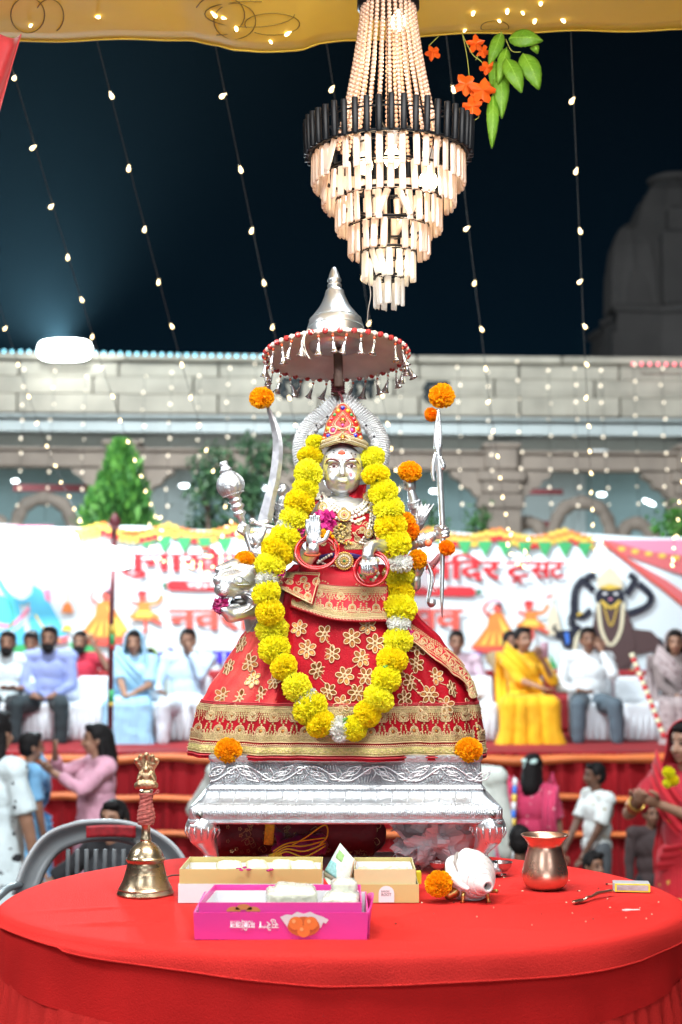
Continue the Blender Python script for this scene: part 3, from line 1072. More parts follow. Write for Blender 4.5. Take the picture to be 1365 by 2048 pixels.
RC = mat('red_table_cloth', (0.60, 0.028, 0.024), 0.75, bump=(420, 0.3, 2), var=(3.2, 0.13), spec=0.12)
tcl = thing('tablecloth', 'bright red cloth fitted over the round table with a pleated skirt', 'tablecloth', (TC.x, TC.y, 0.80))
s_ = MB()
NR = 84
prof = [(0.655 * i / NR, 0) for i in range(NR + 1)] + [(TR - 0.022, -0.0006), (TR - 0.010, -0.0030), (TR - 0.003, -0.0085), (TR + 0.001, -0.018), (TR + 0.0035, -0.030), (TR + 0.005, -0.040), (TR + 0.006, -0.047)]
NA = 240
vs_, fs = [], []
CREASES = [(-0.42, -0.24, 0.15, 0.085, 0.009, 0.0045), (-0.50, -0.10, 0.3, 0.12, 0.012, 0.0025), (0.42, -0.02, 0.35, 0.12, 0.012, 0.003), (0.25, -0.30, -0.05, 0.22, 0.014, 0.0028), (-0.1, -0.40, 0.02, 0.25, 0.012, 0.0025), (0.52, -0.16, 0.6, 0.1, 0.010, 0.003), (-0.30, 0.02, -0.1, 0.12, 0.012, 0.002), (0.12, -0.16, 0.9, 0.08, 0.009, 0.002)]
def drop(a):
 # how far the top sheet hangs over: full at the front and right, pulled up at the left
 d_ = (a - R(-66) + pi) % (2 * pi) - pi
 return 0.30 + 0.78 * max(0, min(1, 1.45 - abs(d_) / R(58)))
for k, (r, z) in enumerate(prof):
 for j in range(NA):
  a = 2 * pi * j / NA
  rr, zz = r, z
  p = oval(r, a)
  x, y = p.x, p.y
  if r < TR - 0.02:
   zz += 0.0007 * sin(9 * x + 4 * y) * sin(7 * y) - 0.0004
   for cx_, cy_, ang, hl, wd, am in CREASES:
    u_ = (x - cx_) * cos(ang) + (y - cy_) * sin(ang); v_ = (y - cy_) * cos(ang) - (x - cx_) * sin(ang) + 0.25 * u_ * u_
    if abs(v_) < 4 * wd and abs(u_) < 2.5 * hl:
     zz += am * math.exp(-(v_ / wd) ** 2 - (u_ / hl) ** 2)
  if k > NR + 3:
   q = min(1, (k - NR - 3) / 4)
   zz = z * (1 if k < NR + 5 else drop(a)) if drop(a) > 0.5 else max(z, -0.016 - 0.0008 * (k - NR - 4))
   rr += q * (0.002 * sin(5 * a + 1) + 0.0022 * sin(13 * a) + 0.0014 * sin(31 * a + 2) * (0.4 + 0.6 * sin(3 * a)))
   if k == len(prof) - 1: zz += 0.002 * sin(9 * a + 0.7)
  vs_.append(TC + oval(rr, a) + V((0, 0, zz)))
for k in range(len(prof) - 1):
 for j in range(NA):
  j2 = (j + 1) % NA
  fs.append((k * NA + j, (k + 1) * NA + j, (k + 1) * NA + j2, k * NA + j2))
s_.add(vs_, fs)
s_.tube([V(vs_[(len(prof) - 1) * NA + j]) for j in range(NA)], 0.0016, 6, closed=True)
s_.build('top_cloth', RC, tcl)
s_ = MB()
def fascia(u, v):
 a = 2 * pi * u
 w1 = 0.0025 * sin(7 * a + 1) + 0.0018 * sin(17 * a) + 0.0012 * sin(41 * a + 2)
 pull = 0.006 * math.exp(-((a - R(253)) / 0.06) ** 2) * v + 0.005 * math.exp(-((a - R(330)) / 0.05) ** 2) * v
 return TC + oval(TR - 0.004 + w1 * v + pull - 0.002 * v, a) + V((0, 0, -0.010 - v * (0.097 + 0.055 * max(0, -sin(a)) ** 2) + 0.006 * sin(3 * a + 0.7) * v))
s_.grid(fascia, 300, 8, closed=True)
s_.build('fascia', mat('deep_red_cloth', (0.58, 0.018, 0.017), 0.75, bump=(420, 0.3, 2), var=(4, 0.14), spec=0.12), tcl)
s_ = MB()
def skirt_fn(u, v):
 a = 2 * pi * u
 d = v
 wv = sin(38 * a) + 0.5 * sin(61 * a + 1) + 0.3 * sin(97 * a)
 r = TR - 0.007 + 0.001 * sin(120 * a) + d * (0.022 + 0.014 * wv) + min(1, d * 14) * 0.005 * (1 + sin(84 * a + sin(9 * a)))
 zt = -0.104 - 0.055 * max(0, -sin(a)) ** 2
 return TC + oval(r, a) + V((0, 0, zt + 0.006 * sin(3 * a + 0.7) - d * (TT - 0.80 + zt)))
s_.grid(skirt_fn, 640, 16, closed=True)
s_.build('skirt', RC, tcl)

# crumbs and paper scraps
def scrap(px, py, pts, colr, name, label, h=0.002):
 c = onz(px, py, TT + 0.001)
 q = MB()
 n = len(pts)
 q.prism([c + V((a * 0.001, b * 0.001, 0)) for a, b in pts], (0, 0, h))
 tag(q.build(name, colr, smooth=False), label, 'scrap')
PAPER = mat('paper', (0.75, 0.76, 0.77), 0.7, var=(60, 0.06))
scrap(1262, 1821, [(-17, -4), (-4, -7), (8, -5), (18, -2), (17, 5), (6, 4), (-6, 7), (-16, 3)], mat('pinkish_paper', (0.75, 0.55, 0.55), 0.7, var=(90, 0.2)), 'paper_scrap', 'torn whitish paper scrap lying before the matchbox')
for i, (px, py) in enumerate(((900, 1823), (886, 1815), (1085, 1820), (1112, 1803), (1195, 1728), (1130, 1730), (1318, 1828), (322, 1835), (930, 1826))):
 pass
cr = MB()
for i in range(46):
 p = onz(rnd.uniform(760, 1330), rnd.uniform(1712, 1850), TT + 0.0012)
 if (p - TC).xy.length > 0.66: continue
 cr.ell(p, (rnd.uniform(0.001, 0.003), rnd.uniform(0.001, 0.002), 0.0012), nu=6, nv=4, mi=0 if rnd.random() < 0.6 else 1)
o = cr.build('crumbs', [mat('pale_crumb', (0.75, 0.6, 0.42), 0.8), mat('dark_crumb', (0.12, 0.04, 0.03), 0.8)])
tag(o, 'pale and dark crumbs scattered on the red cloth', 'crumbs', kind='stuff')

# ---------------------------------------------------------------- silver chowki
ck = thing('silver_stool', 'low embossed silver stool with curved legs under the goddess figure', 'stool', (0.01, 3.49, TT))
CX, CY = 0.0105, 3.49
def rrect(hx, hy, z, n=10, r=0.012):
 out = []
 for (sx_, sy_, a0) in ((1, 1, 0), (-1, 1, pi / 2), (-1, -1, pi), (1, -1, 3 * pi / 2)):
  for k in range(4):
   a = a0 + k / 3 * pi / 2
   out.append(V((CX + sx_ * (hx - r) + r * cos(a), CY + sy_ * (hy - r) + r * sin(a), z)))
 return out
LEGZ = TT + 0.116
secs = [(0.338, 0.198, 0.000), (0.345, 0.205, 0.001), (0.3475, 0.2075, 0.004), (0.3475, 0.2075, 0.008), (0.344, 0.204, 0.010), (0.346, 0.206, 0.014), (0.346, 0.206, 0.033), (0.342, 0.202, 0.039), (0.331, 0.191, 0.046), (0.320, 0.180, 0.054), (0.313, 0.173, 0.064), (0.3115, 0.1715, 0.071), (0.3130, 0.173, 0.073), (0.3115, 0.1715, 0.075), (0.3055, 0.1655, 0.082), (0.3030, 0.163, 0.132), (0.3065, 0.1665, 0.138), (0.3065, 0.1665, 0.146), (0.3020, 0.162, 0.1485), (0.1, 0.05, 0.1485)]
s_ = MB()
vs_, fs = [], []
for hx, hy, z in secs:
 vs_ += rrect(hx, hy, LEGZ + z)
nr = 16
for k in range(len(secs) - 1):
 for j in range(nr):
  j2 = (j + 1) % nr
  fs.append((k * nr + j, k * nr + j2, (k + 1) * nr + j2, (k + 1) * nr + j))
fs.append(tuple(range(nr - 1, -1, -1)))
fs.append(tuple((len(secs) - 1) * nr + j for j in range(nr)))
s_.add(vs_, fs)
for i_, f_ in enumerate(fs):
 zs_ = [vs_[j].z - LEGZ for j in f_]
 if min(zs_) > 0.080 and max(zs_) < 0.134: s_.m[i_] = 1
 elif min(zs_) > 0.044 and max(zs_) < 0.0712: s_.m[i_] = 2
CHASED = mat('chased_silver', (0.40, 0.44, 0.48), 0.5, 0.6, bump=(330, 0.7, 3), var=(60, 0.2))
body = s_.build('seat', [SILVER2, CHASED, mat('grey_silver', (0.46, 0.50, 0.54), 0.4, 0.8, bump=(120, 0.2), var=(40, 0.15))], ck, sharp=35)
CHT = LEGZ + 0.1485
# embossed scroll: running vine with leaves and curls on the front board
def brd(u, v):           # u metres from centre, v 0..1 up the board
 return V((CX + u, CY - lerp(0.1655, 0.163, v) - 0.0006, LEGZ + lerp(0.083, 0.131, v)))
vine = MB()
def vl(pts, r=0.0011):
 r *= 1.35
 sp = spline([V((a, b, 0)) for a, b in pts], 5)
 vine.tube([brd(p.x, p.y) for p in sp], [r * (1 if 0 < i < len(sp) - 1 else 0.5) for i in range(len(sp))], 5)
L_ = 0.152
for s in (-2, -1, 0, 1):
 for k in range(2):
  sg = 1 if k == 0 else -1
  u0 = s * L_ + k * L_ / 2
  vl([(u0 + L_ / 2 * t, 0.5 - sg * 0.36 * cos(pi * t)) for t in (0, 0.2, 0.4, 0.6, 0.8, 1.0)], 0.0016)
  c = u0 + L_ * 0.27
  def q(a, b): return (c + a * 0.034, 0.5 + sg * b * 0.5)
  # curl bud
  vl([q(0.5, -0.55), q(0.75, 0.05), q(0.5, 0.55), q(0.05, 0.5), q(-0.02, 0.1), q(0.3, 0.0), q(0.42, 0.25)], 0.0013)
  for t in (0.12, 0.24, 0.36):
   vl([q(t, 0.05), q(t + 0.06, 0.45)], 0.0008)
  # leaves either side
  for dx, l_ in ((-0.9, 1), (1.25, -1)):
   tip = q(dx + 0.75 * l_, 0.75); root = q(dx - 0.35 * l_, -0.25)
   vl([root, q(dx - 0.1 * l_, 0.45), q(dx + 0.3 * l_, 0.62), tip], 0.0011)
   vl([root, q(dx + 0.25 * l_, -0.1), q(dx + 0.55 * l_, 0.25), tip], 0.0011)
   vl([root, q(dx + 0.2 * l_, 0.25), tip], 0.0008)
   for t in (0.25, 0.45, 0.65):
    a, b = lerp(root[0], tip[0], t), lerp(root[1], tip[1], t)
    vl([(a, b), (a + 0.004 * l_, b + sg * 0.13)], 0.0007)
    vl([(a, b), (a + 0.008 * l_, b - sg * 0.03)], 0.0007)
  # small fern at the stem foot
  for t in range(5):
   vl([q(-0.3 + 0.16 * t, -0.86), q(-0.38 + 0.22 * t, -0.38 + 0.06 * t)], 0.0008)
vine.build('embossed_vine', SILVER, body)
bd = MB()
for i in range(92):
 bd.ell((CX - 0.303 + i * 0.00666, CY - 0.1735, LEGZ + 0.0735), 0.0024, nu=6, nv=4)
for i in range(150):
 x = CX - 0.338 + i * 0.00454
 bd.tube([V((x, CY - 0.2064, LEGZ + 0.017)), V((x + 0.0022, CY - 0.2072, LEGZ + 0.024)), V((x + 0.0008, CY - 0.2064, LEGZ + 0.031))], 0.0011, 5)
for i in range(17):
 x = CX - 0.28 + i * 0.035
 bd.tube([V((x, CY - 0.1728, LEGZ + 0.068)), V((x - 0.002, CY - 0.181, LEGZ + 0.0535)), V((x - 0.004, CY - 0.189, LEGZ + 0.0478))], 0.0012, 5)
for i in range(75):
 x = CX - 0.32 + i * 0.0086
 bd.ring((x, CY - 0.1975, LEGZ + 0.0424), 0.0036, 0.0007, (0, -0.6, 0.8), 10, 4)
bd.build('embossed_bead', SILVER2, body)
for px in (-0.322, 0.322):
 s_ = MB()
 c = V((CX + px, CY - 0.2065, LEGZ + 0.021))
 s_.lathe([(0, 0), (0.0075, 0), (0.0082, 0.001), (0.007, 0.003), (0, 0.0036)], 16, M.Translation(c) @ M.Rotation(R(90), 4, 'X'))
 s_.box(c + V((0, -0.0036, 0)), (0.0135, 0.001, 0.0018), M.Rotation(R(50), 3, 'Y'), mi=1)
 s_.build('screw', [mat('grey_screw', (0.34, 0.35, 0.35), 0.35, 0.9), BLACK], ck)
for sx_ in (-1, 1):
 for sy_ in (-1, 1):
  lx, ly = CX + sx_ * 0.302, CY + sy_ * 0.165
  ox, oy = sx_ * 0.75, sy_ * 0.5
  q = MB()
  def at(o_, z): return V((lx + ox * o_, ly + oy * o_, TT + z))
  q.tube([at(0.012, 0.117), at(0.02, 0.105), at(0.018, 0.085), at(0.002, 0.062), at(-0.006, 0.044), at(0.004, 0.028), at(0.022, 0.016), at(0.03, 0.012)], [0.040, 0.040, 0.031, 0.020, 0.0165, 0.018, 0.017, 0.012], 14)
  for da in (-0.55, 0, 0.55):
   dd = V((ox, oy, 0)).normalized()
   dd.rotate(Euler((0, 0, da)))
   q.cap_(at(0.008, 0.022), at(0.014, 0.012) + dd * 0.028, 0.011, 0.009, 8)
  q.cap_(at(0.0, 0.022), at(0.004, 0.004), 0.014, 0.012, 10)
  me = blob(q, 0.0028, 3, SILVER, 'leg')
  lg = link('leg', me, ck)
  q = MB()
  for k in range(7):
   a = lerp(-1.2, 1.2, k / 6) - pi / 2
   dr = V((cos(a), sin(a), 0)) if sy_ < 0 else V((cos(a), -sin(a), 0))
   c = at(0.019, 0.0)
   q.tube([c + dr * 0.0385 + V((0, 0, 0.112)), c + dr * 0.0405 + V((0, 0, 0.098)), c + dr * 0.033 + V((0, 0, 0.084 - 0.004 * (k % 2)))], [0.0012, 0.0022, 0.0008], 5)
  q.build('embossed_leaf', SILVER2, lg)

# ---------------------------------------------------------------- brass bell with the snake hood handle
def item(name, label, cat, p, group=None): return thing(name, label, cat, p, group)
BRASS = mat('old_brass', (0.44, 0.35, 0.23), 0.27, 0.95, bump=(60, 0.08), var=(25, 0.14))
BRASSD = mat('dull_brass', (0.50, 0.37, 0.22), 0.36, 0.9, bump=(200, 0.35), var=(60, 0.2))
bp_ = onz(291, 1789, TT)
bl = item('hand_bell', 'brass hand bell with snake hood handle wrapped in red thread', 'bell', bp_)
s_ = MB()
s_.lathe([(0.052, 0.0), (0.057, 0.001), (0.0585, 0.004), (0.056, 0.009), (0.0545, 0.012), (0.055, 0.0135), (0.0525, 0.0165), (0.0485, 0.025), (0.044, 0.037), (0.0405, 0.049), (0.0385, 0.057), (0.0385, 0.0585), (0.0378, 0.060), (0.0372, 0.066), (0.0388, 0.0675), (0.0388, 0.0695), (0.0405, 0.071), (0.0405, 0.0735), (0.0375, 0.075), (0.036, 0.080), (0.032, 0.089), (0.0265, 0.097), (0.019, 0.1035), (0.012, 0.1075), (0.0098, 0.112)], 48, M.Translation(bp_))
for z in (0.020, 0.0228, 0.0445, 0.047):
 s_.ring(bp_ + V((0, 0, z)), {0.020: 0.0511, 0.0228: 0.0497, 0.0445: 0.0418, 0.047: 0.0411}[z], 0.0006, n=40, k=4)
cup = s_.build('cup', BRASS, bl, sharp=50)
s_ = MB()
s_.tube([bp_ + V((0, 0, 0.094)), bp_ + V((0, 0, 0.03))], [0.004, 0.004], 6)
s_.ell(bp_ + V((0, 0, 0.022)), 0.010, nu=10, nv=6)
s_.build('clapper', BRASSD, cup)
s_ = MB()
s_.lathe([(0.0105, 0.108), (0.0115, 0.113), (0.0095, 0.117), (0.0085, 0.138), (0.0105, 0.142), (0.010, 0.20), (0.012, 0.206), (0.014, 0.212)], 14, M.Translation(bp_), fn=lambda a, z: 1 / max(abs(cos(a)), abs(sin(a))) ** 0.7)
hd = s_.build('handle', BRASS, bl)
s_ = MB()
hel, hr = [], []
for i in range(26 * 10):
 a = 2 * pi * i / 10
 z = 0.142 + 0.064 * i / 260
 r = 0.0142 + 0.0030 * sin(z * 90) + 0.0009 * sin(i * 1.7) + 0.001 * (z - 0.142) / 0.064
 hel.append(bp_ + V((r * cos(a), r * sin(a), z)))
s_.tube(hel, 0.0019, 5)
s_.tube(spline([bp_ + V((0.013, -0.006, 0.203)), bp_ + V((0.019, -0.008, 0.207)), bp_ + V((0.024, -0.006, 0.213)), bp_ + V((0.026, -0.004, 0.209)), bp_ + V((0.022, -0.01, 0.206))], 4), 0.0018, 5)
s_.build('thread_wrap', mat('faded_red_thread', (0.46, 0.13, 0.11), 0.85, bump=(700, 0.5), var=(150, 0.3)), hd)
q = MB()
z0 = bp_ + V((0, 0, 0.212))
q.ell(z0 + V((0, 0.003, 0.022)), (0.021, 0.011, 0.024), nu=14, nv=10)      # figure
q.ell(z0 + V((0, -0.009, 0.012)), (0.022, 0.008, 0.011), nu=14, nv=8)       # crossed legs
q.ell(z0 + V((0, -0.008, 0.029)), (0.009, 0.006, 0.011), nu=10, nv=8)
q.ell(z0 + V((0, -0.008, 0.043)), 0.0068, nu=10, nv=8)
q.cap_(z0 + V((0, -0.008, 0.049)), z0 + V((0, -0.007, 0.056)), 0.0045, 0.002, 8)
for sg in (-1, 1):
 q.cap_(z0 + V((sg * 0.010, -0.008, 0.034)), z0 + V((sg * 0.017, -0.010, 0.022)), 0.0035, 0.003, 8)
 q.ell(z0 + V((sg * 0.019, -0.004, 0.010)), (0.0065, 0.006, 0.008), nu=10, nv=6)
q.box(z0 + V((0, 0.006, 0.040)), (0.034, 0.006, 0.034), bev=0.003)
for i, a in enumerate((-0.85, -0.45, 0, 0.45, 0.85)):
 r0, r1 = V((0.013 * sin(a), 0.004, 0.042)), V((0.028 * sin(a), 0.0, 0.054 + 0.016 * cos(a * 1.5)))
 q.cap_(z0 + r0, z0 + r1, 0.006, 0.0058, 10)
 q.ell(z0 + r1 + V((0, -0.003, 0.003)), (0.005, 0.0055, 0.0055), nu=10, nv=6)
link('hood_figure', blob(q, 0.0016, 2, BRASSD, 'hood_figure'), hd)
# bead chain behind the bell
s_ = MB()
cp = spline([onz(330, 1756, TT + 0.004), onz(344, 1751, TT + 0.004), onz(358, 1750, TT + 0.004), onz(374, 1748, TT + 0.004)], 8)
for i, p in enumerate(cp):
 s_.ell(p, (0.0022, 0.002, 0.002), nu=6, nv=4)
tag(s_.build('bead_chain', mat('dark_bead', (0.10, 0.06, 0.05), 0.3, 0.6)), 'short dark bead chain lying between bell and sweet boxes', 'chain')

# ---------------------------------------------------------------- sweet boxes
PINK = mat('pink_card', (0.80, 0.045, 0.36), 0.38, bump=(30, 0.04), var=(4, 0.05), coat=0.15)
WHITE = mat('white_card', (0.78, 0.80, 0.84), 0.5, bump=(40, 0.06), var=(8, 0.03))
GOLDC = mat('gold_card', (0.58, 0.48, 0.19), 0.42, 0.1, bump=(30, 0.05), var=(5, 0.08))
SWEET = mat('milk_sweet', (0.80, 0.80, 0.56), 0.6, bump=(90, 0.4), var=(30, 0.06), sss=0.1)
WRAP = mat('clear_wrap', (0.75, 0.80, 0.74), 0.16, alpha=0.55, bump=(60, 0.5), coat=0.5)
def tray(name, x0, x1, y0, y1, z0, z1, t, mats, parent, lean=0.0, yaw=0.0, skew=0.0):
 """open box: four walls and a floor, walls leaning out by lean; mats = outer, inner"""
 q = MB()
 def ringz(z, o): return [V((x0 - o, y0 - o, z)), V((x1 + o, y0 - o, z)), V((x1 + o + skew * 0, y1 + o, z)), V((x0 - o + skew, y1 + o, z))]
 a, b = ringz(z0, 0), ringz(z1, lean)
 c, d = ringz(z1, lean - t), ringz(z0 + t, -t)
 q.add(a + b, [(0, 1, 5, 4), (1, 2, 6, 5), (2, 3, 7, 6), (3, 0, 4, 7), (3, 2, 1, 0)], 0)
 q.add(b + c, [(0, 1, 5, 4), (1, 2, 6, 5), (2, 3, 7, 6), (3, 0, 4, 7)], 0)
 q.add(c + d, [(0, 1, 5, 4), (1, 2, 6, 5), (2, 3, 7, 6), (3, 0, 4, 7), (4, 5, 6, 7)], 1)
 return q.build(name, mats, parent, smooth=False)
pb = item('pink_sweet_box', 'open magenta pink sweet box with upside down white lettering', 'sweet box', onz(566, 1840, TT))
x0, x1 = onz(390, 1880, TT).x, onz(735, 1882, TT).x
yf = onz(560, 1881, TT).y
tray('lid_tray', x0, x1, yf, yf + 0.205, TT + 0.0015, TT + 0.0485, 0.0025, [PINK, WHITE], pb, lean=0.002)
tray('inner_tray', x0 + 0.007, x1 - 0.010, yf + 0.008, yf + 0.192, TT + 0.004, TT + 0.064, 0.002, [PINK, PINK], pb, lean=0.001, skew=0.012)
tray('white_liner', x0 + 0.010, x1 - 0.013, yf + 0.011, yf + 0.186, TT + 0.007, TT + 0.054, 0.0015, [WHITE, WHITE], pb, skew=0.011)
# bulging end flap on the right
q = MB()
def eflap(u, v): return V((x1 + 0.003 + 0.010 * sin(pi * u) * v, lerp(yf + 0.002, yf + 0.16, u), TT + 0.002 + v * lerp(0.05, 0.064, sin(pi * u))))
q.grid(eflap, 10, 5)
solidify(q.build('end_flap', PINK, pb), 0.0015)
# lining paper, wrapped sweets, print
q = MB()
q.box(((x0 + x1) / 2, yf + 0.10, TT + 0.012), (x1 - x0 - 0.03, 0.172, 0.012), bev=0.003)
q.build('paper_liner', WHITE, pb, smooth=False)
def lump(c, size, name, m_, parent, seed=1):
 q = MB(); r_ = random.Random(seed)
 q.box(c, size, M.Rotation(r_.uniform(-0.15, 0.15), 3, 'Z'), bev=0.004)
 q.box(V(c) + V((size[0] * 0.06, 0.004, size[2] * 0.25)), (size[0] * 0.8, size[1] * 0.75, size[2] * 0.8), M.Rotation(0.1, 3, 'Y'), bev=0.005)
 me = blob(q, 0.0035, 1, m_, name)
 for v in me.vertices:
  v.co += V((r_.gauss(0, 0.0006), r_.gauss(0, 0.0006), r_.gauss(0, 0.0006)))
 return link(name, me, parent)
sc1 = onz(584, 1800, TT + 0.05); sc2 = onz(688, 1805, TT + 0.05)
for i, (c, sz) in enumerate(((V((sc1.x, yf + 0.105, TT + 0.047)), (0.086, 0.07, 0.042)), (V((sc2.x - 0.004, yf + 0.09, TT + 0.042)), (0.062, 0.066, 0.036)), (V((sc2.x + 0.001, yf + 0.115, TT + 0.072)), (0.042, 0.036, 0.02)))):
 lump(c, sz, 'milk_sweet', SWEET, pb, i)
 lump(c + V((0, 0, 0.001)), tuple(a + 0.004 for a in sz), 'clear_wrap', WRAP, pb, i)
def boxlet(txt, x, z, h, wdt, y, col, parent, flip=False, bold=0.02):
 cu = bpy.data.curves.new('lettering', 'FONT'); cu.body = txt; cu.offset = bold; cu.resolution_u = 3
 o = bpy.data.objects.new('lettering', cu); TMP.collection.objects.link(o)
 me = bpy.data.meshes.new_from_object(o.evaluated_get(tmp_graph()))
 bpy.data.objects.remove(o)
 xs = [v.co.x for v in me.vertices]; zs = [v.co.y for v in me.vertices]
 for v in me.vertices:
  a = (v.co.x - min(xs)) / (max(xs) - min(xs)); b = (v.co.y - min(zs)) / (max(zs) - min(zs))
  if flip: a, b = 1 - a, 1 - b
  v.co = V((x + a * wdt, y, z + b * h))
 me.materials.clear(); me.materials.append(col)
 return link('lettering', me, parent)
fy = yf - 0.0028
PRW = mat('white_print', (0.82, 0.80, 0.84), 0.5)
kx = (x1 - x0) / 345
boxlet('सुरेश', x0 + (518 - 390) * kx, TT + 0.0175, 0.020, 40 * kx, fy, PRW, pb, True)
boxlet('मठिाईवाला', x0 + (461 - 390) * kx, TT + 0.0175, 0.019, 50 * kx, fy, PRW, pb, True)
q = MB()
cxl, czl = x0 + (608 - 390) * kx, TT + 0.027
def fl(a, b, d=0.0): return V((cxl + a * 0.00115, fy - d, czl + b * 0.00115))
paper = [(-36, 12), (-26, 16), (-18, 15), (-10, 20), (0, 17), (10, 20), (18, 16), (28, 13), (38, 8), (34, 2), (30, 4), (26, -4), (-24, -4), (-30, 4)]
q.poly([fl(*p) for p in paper], 0)
q.poly([fl(16 * 1.55 * cos(t * pi / 8), -2 + 15 * sin(t * pi / 8), 0.0003) for t in range(16)], 3)
for a, b, r in ((-12, 3, 10), (11, 3, 10), (0, -9, 9)):
 q.poly([fl(a + r * 1.08 * cos(t * pi / 9), b + r * sin(t * pi / 9), 0.0006 + 0.0001 * r) for t in range(18)], 1)
 q.poly([fl(a - 3 + r * 0.3 * cos(t * pi / 6), b + 3 + r * 0.3 * sin(t * pi / 6), 0.002) for t in range(12)], 2)
q.build('sweets_print', [mat('print_paper_white', (0.74, 0.72, 0.74), 0.5), mat('print_laddu', (0.80, 0.20, 0.025), 0.45), mat('print_laddu_light', (0.88, 0.42, 0.14), 0.4), mat('print_laddu_deep', (0.62, 0.13, 0.02), 0.5)], pb, smooth=False)
q = MB()
yi = yf + 0.008 - 0.0016
cxl2 = x0 + (485 - 390) * kx
for a, b, r in ((-15, 0, 11), (2, 3, 13), (18, 0, 11)):
 q.poly([V((cxl2 + (a + r * 1.1 * cos(t * pi / 8)) * 0.00105, yi - 0.0002, TT + 0.0485 + max(0.0002, (b + r * 0.8 * sin(t * pi / 8)) * 0.001))) for t in range(9)], 0)
q.build('sweets_print', [mat('print_brown_sweet', (0.62, 0.24, 0.06), 0.5)], pb, smooth=False)

gb = item('long_sweet_box', 'long open sweet box with gold band and white base beside the bell', 'sweet box', onz(500, 1780, TT))
gx0, gx1, gy = onz(356, 1808, TT).x, onz(646, 1808, TT).x, onz(500, 1807, TT).y
tray('base_tray', gx0, gx1, gy, gy + 0.165, TT + 0.0012, TT + 0.038, 0.002, [WHITE, WHITE], gb)
tray('gold_tray', gx0 + 0.002, gx1 - 0.002, gy + 0.002, gy + 0.163, TT + 0.0385, TT + 0.067, 0.002, [GOLDC, GOLDC], gb, skew=0.004)
tray('white_liner', gx0 + 0.006, gx1 - 0.006, gy + 0.006, gy + 0.158, TT + 0.04, TT + 0.056, 0.0015, [WHITE, WHITE], gb)
q = MB(); q.box(((gx0 + gx1) / 2, gy + 0.083, TT + 0.03), (gx1 - gx0 - 0.02, 0.15, 0.03), bev=0.003); q.build('paper_liner', WHITE, gb, smooth=False)
for i, (px, w_) in enumerate(((455, 50), (560, 44), (605, 50), (510, 40))):
 c = onz(px, 1741, TT + 0.058)
 lump(V((c.x, gy + 0.10 + 0.012 * (i % 2), TT + 0.054)), (w_ * 0.00104, 0.075, 0.018), 'milk_sweet', SWEET, gb, 20 + i)
for i, (px, py) in enumerate(((478, 1737), (490, 1735), (483, 1740), (498, 1739), (537, 1741), (543, 1739))):
 q = MB(); c = onz(px, py, TT + 0.067)
 q.ell(c, (0.006, 0.004, 0.0022), M.Rotation(i * 1.1, 3, 'Z'), 8, 5)
 q.build('dark_petal', MAGENTA, gb)
g2 = item('gold_sweet_box', 'short open gold sweet box with a white arched label', 'sweet box', onz(770, 1780, TT))
hx0, hx1 = onz(706, 1805, TT).x, onz(838, 1805, TT).x
tray('base_tray', hx0, hx1, gy + 0.002, gy + 0.167, TT + 0.0012, TT + 0.037, 0.002, [GOLDC, WHITE], g2)
tray('gold_tray', hx0 + 0.003, hx1 - 0.006, gy + 0.006, gy + 0.163, TT + 0.0012, TT + 0.066, 0.002, [mat('pale_gold_card', (0.66, 0.60, 0.33), 0.42, 0.1, bump=(30, 0.05), var=(5, 0.08)), GOLDC], g2)
tray('white_liner', hx0 + 0.007, hx1 - 0.010, gy + 0.010, gy + 0.157, TT + 0.02, TT + 0.058, 0.0015, [WHITE, WHITE], g2)
q = MB(); q.box(((hx0 + hx1) / 2, gy + 0.085, TT + 0.036), (hx1 - hx0 - 0.03, 0.14, 0.03), bev=0.004); q.build('paper_liner', WHITE, g2, smooth=False)
for i in range(6):
 q = MB(); q.box((lerp(hx0 + 0.02, hx1 - 0.03, i / 5), gy + 0.07 + 0.03 * (i % 2), TT + 0.053), (0.018, 0.03, 0.012), M.Rotation(i * 0.7, 3, 'Z'), bev=0.003)
 q.build('sweet_piece', SWEET, g2)
q = MB()
lx = (hx0 + hx1) / 2 + 0.001; fy2 = gy + 0.0004
q.poly([V((lx + 0.0155 * a, fy2, TT + z)) for a, z in ((-1, 0.002), (1, 0.002), (1, 0.020), (0.92, 0.026), (0.7, 0.0305), (0.38, 0.0335), (0, 0.0345), (-0.38, 0.0335), (-0.7, 0.0305), (-0.92, 0.026), (-1, 0.020))])
lb = q.build('label', PRW, g2, smooth=False)
INK = mat('grey_ink', (0.16, 0.14, 0.16), 0.6)
boxlet('BAROKI', lx - 0.010, TT + 0.0215, 0.0042, 0.016, fy2 - 0.0003, INK, lb)
boxlet('ROOT', lx - 0.010, TT + 0.0145, 0.0058, 0.020, fy2 - 0.0003, INK, lb)
q = MB(); q.box((hx1 + 0.006, gy + 0.13, TT + 0.03), (0.010, 0.02, 0.026), bev=0.001); q.box((hx1 + 0.0115, gy + 0.119, TT + 0.03), (0.0004, 0.0004, 0.02))
tag(q.build('yellow_packet', mat('yellow_packet_card', (0.72, 0.62, 0.02), 0.5), smooth=False), 'small yellow packet tucked behind the short gold box', 'packet')

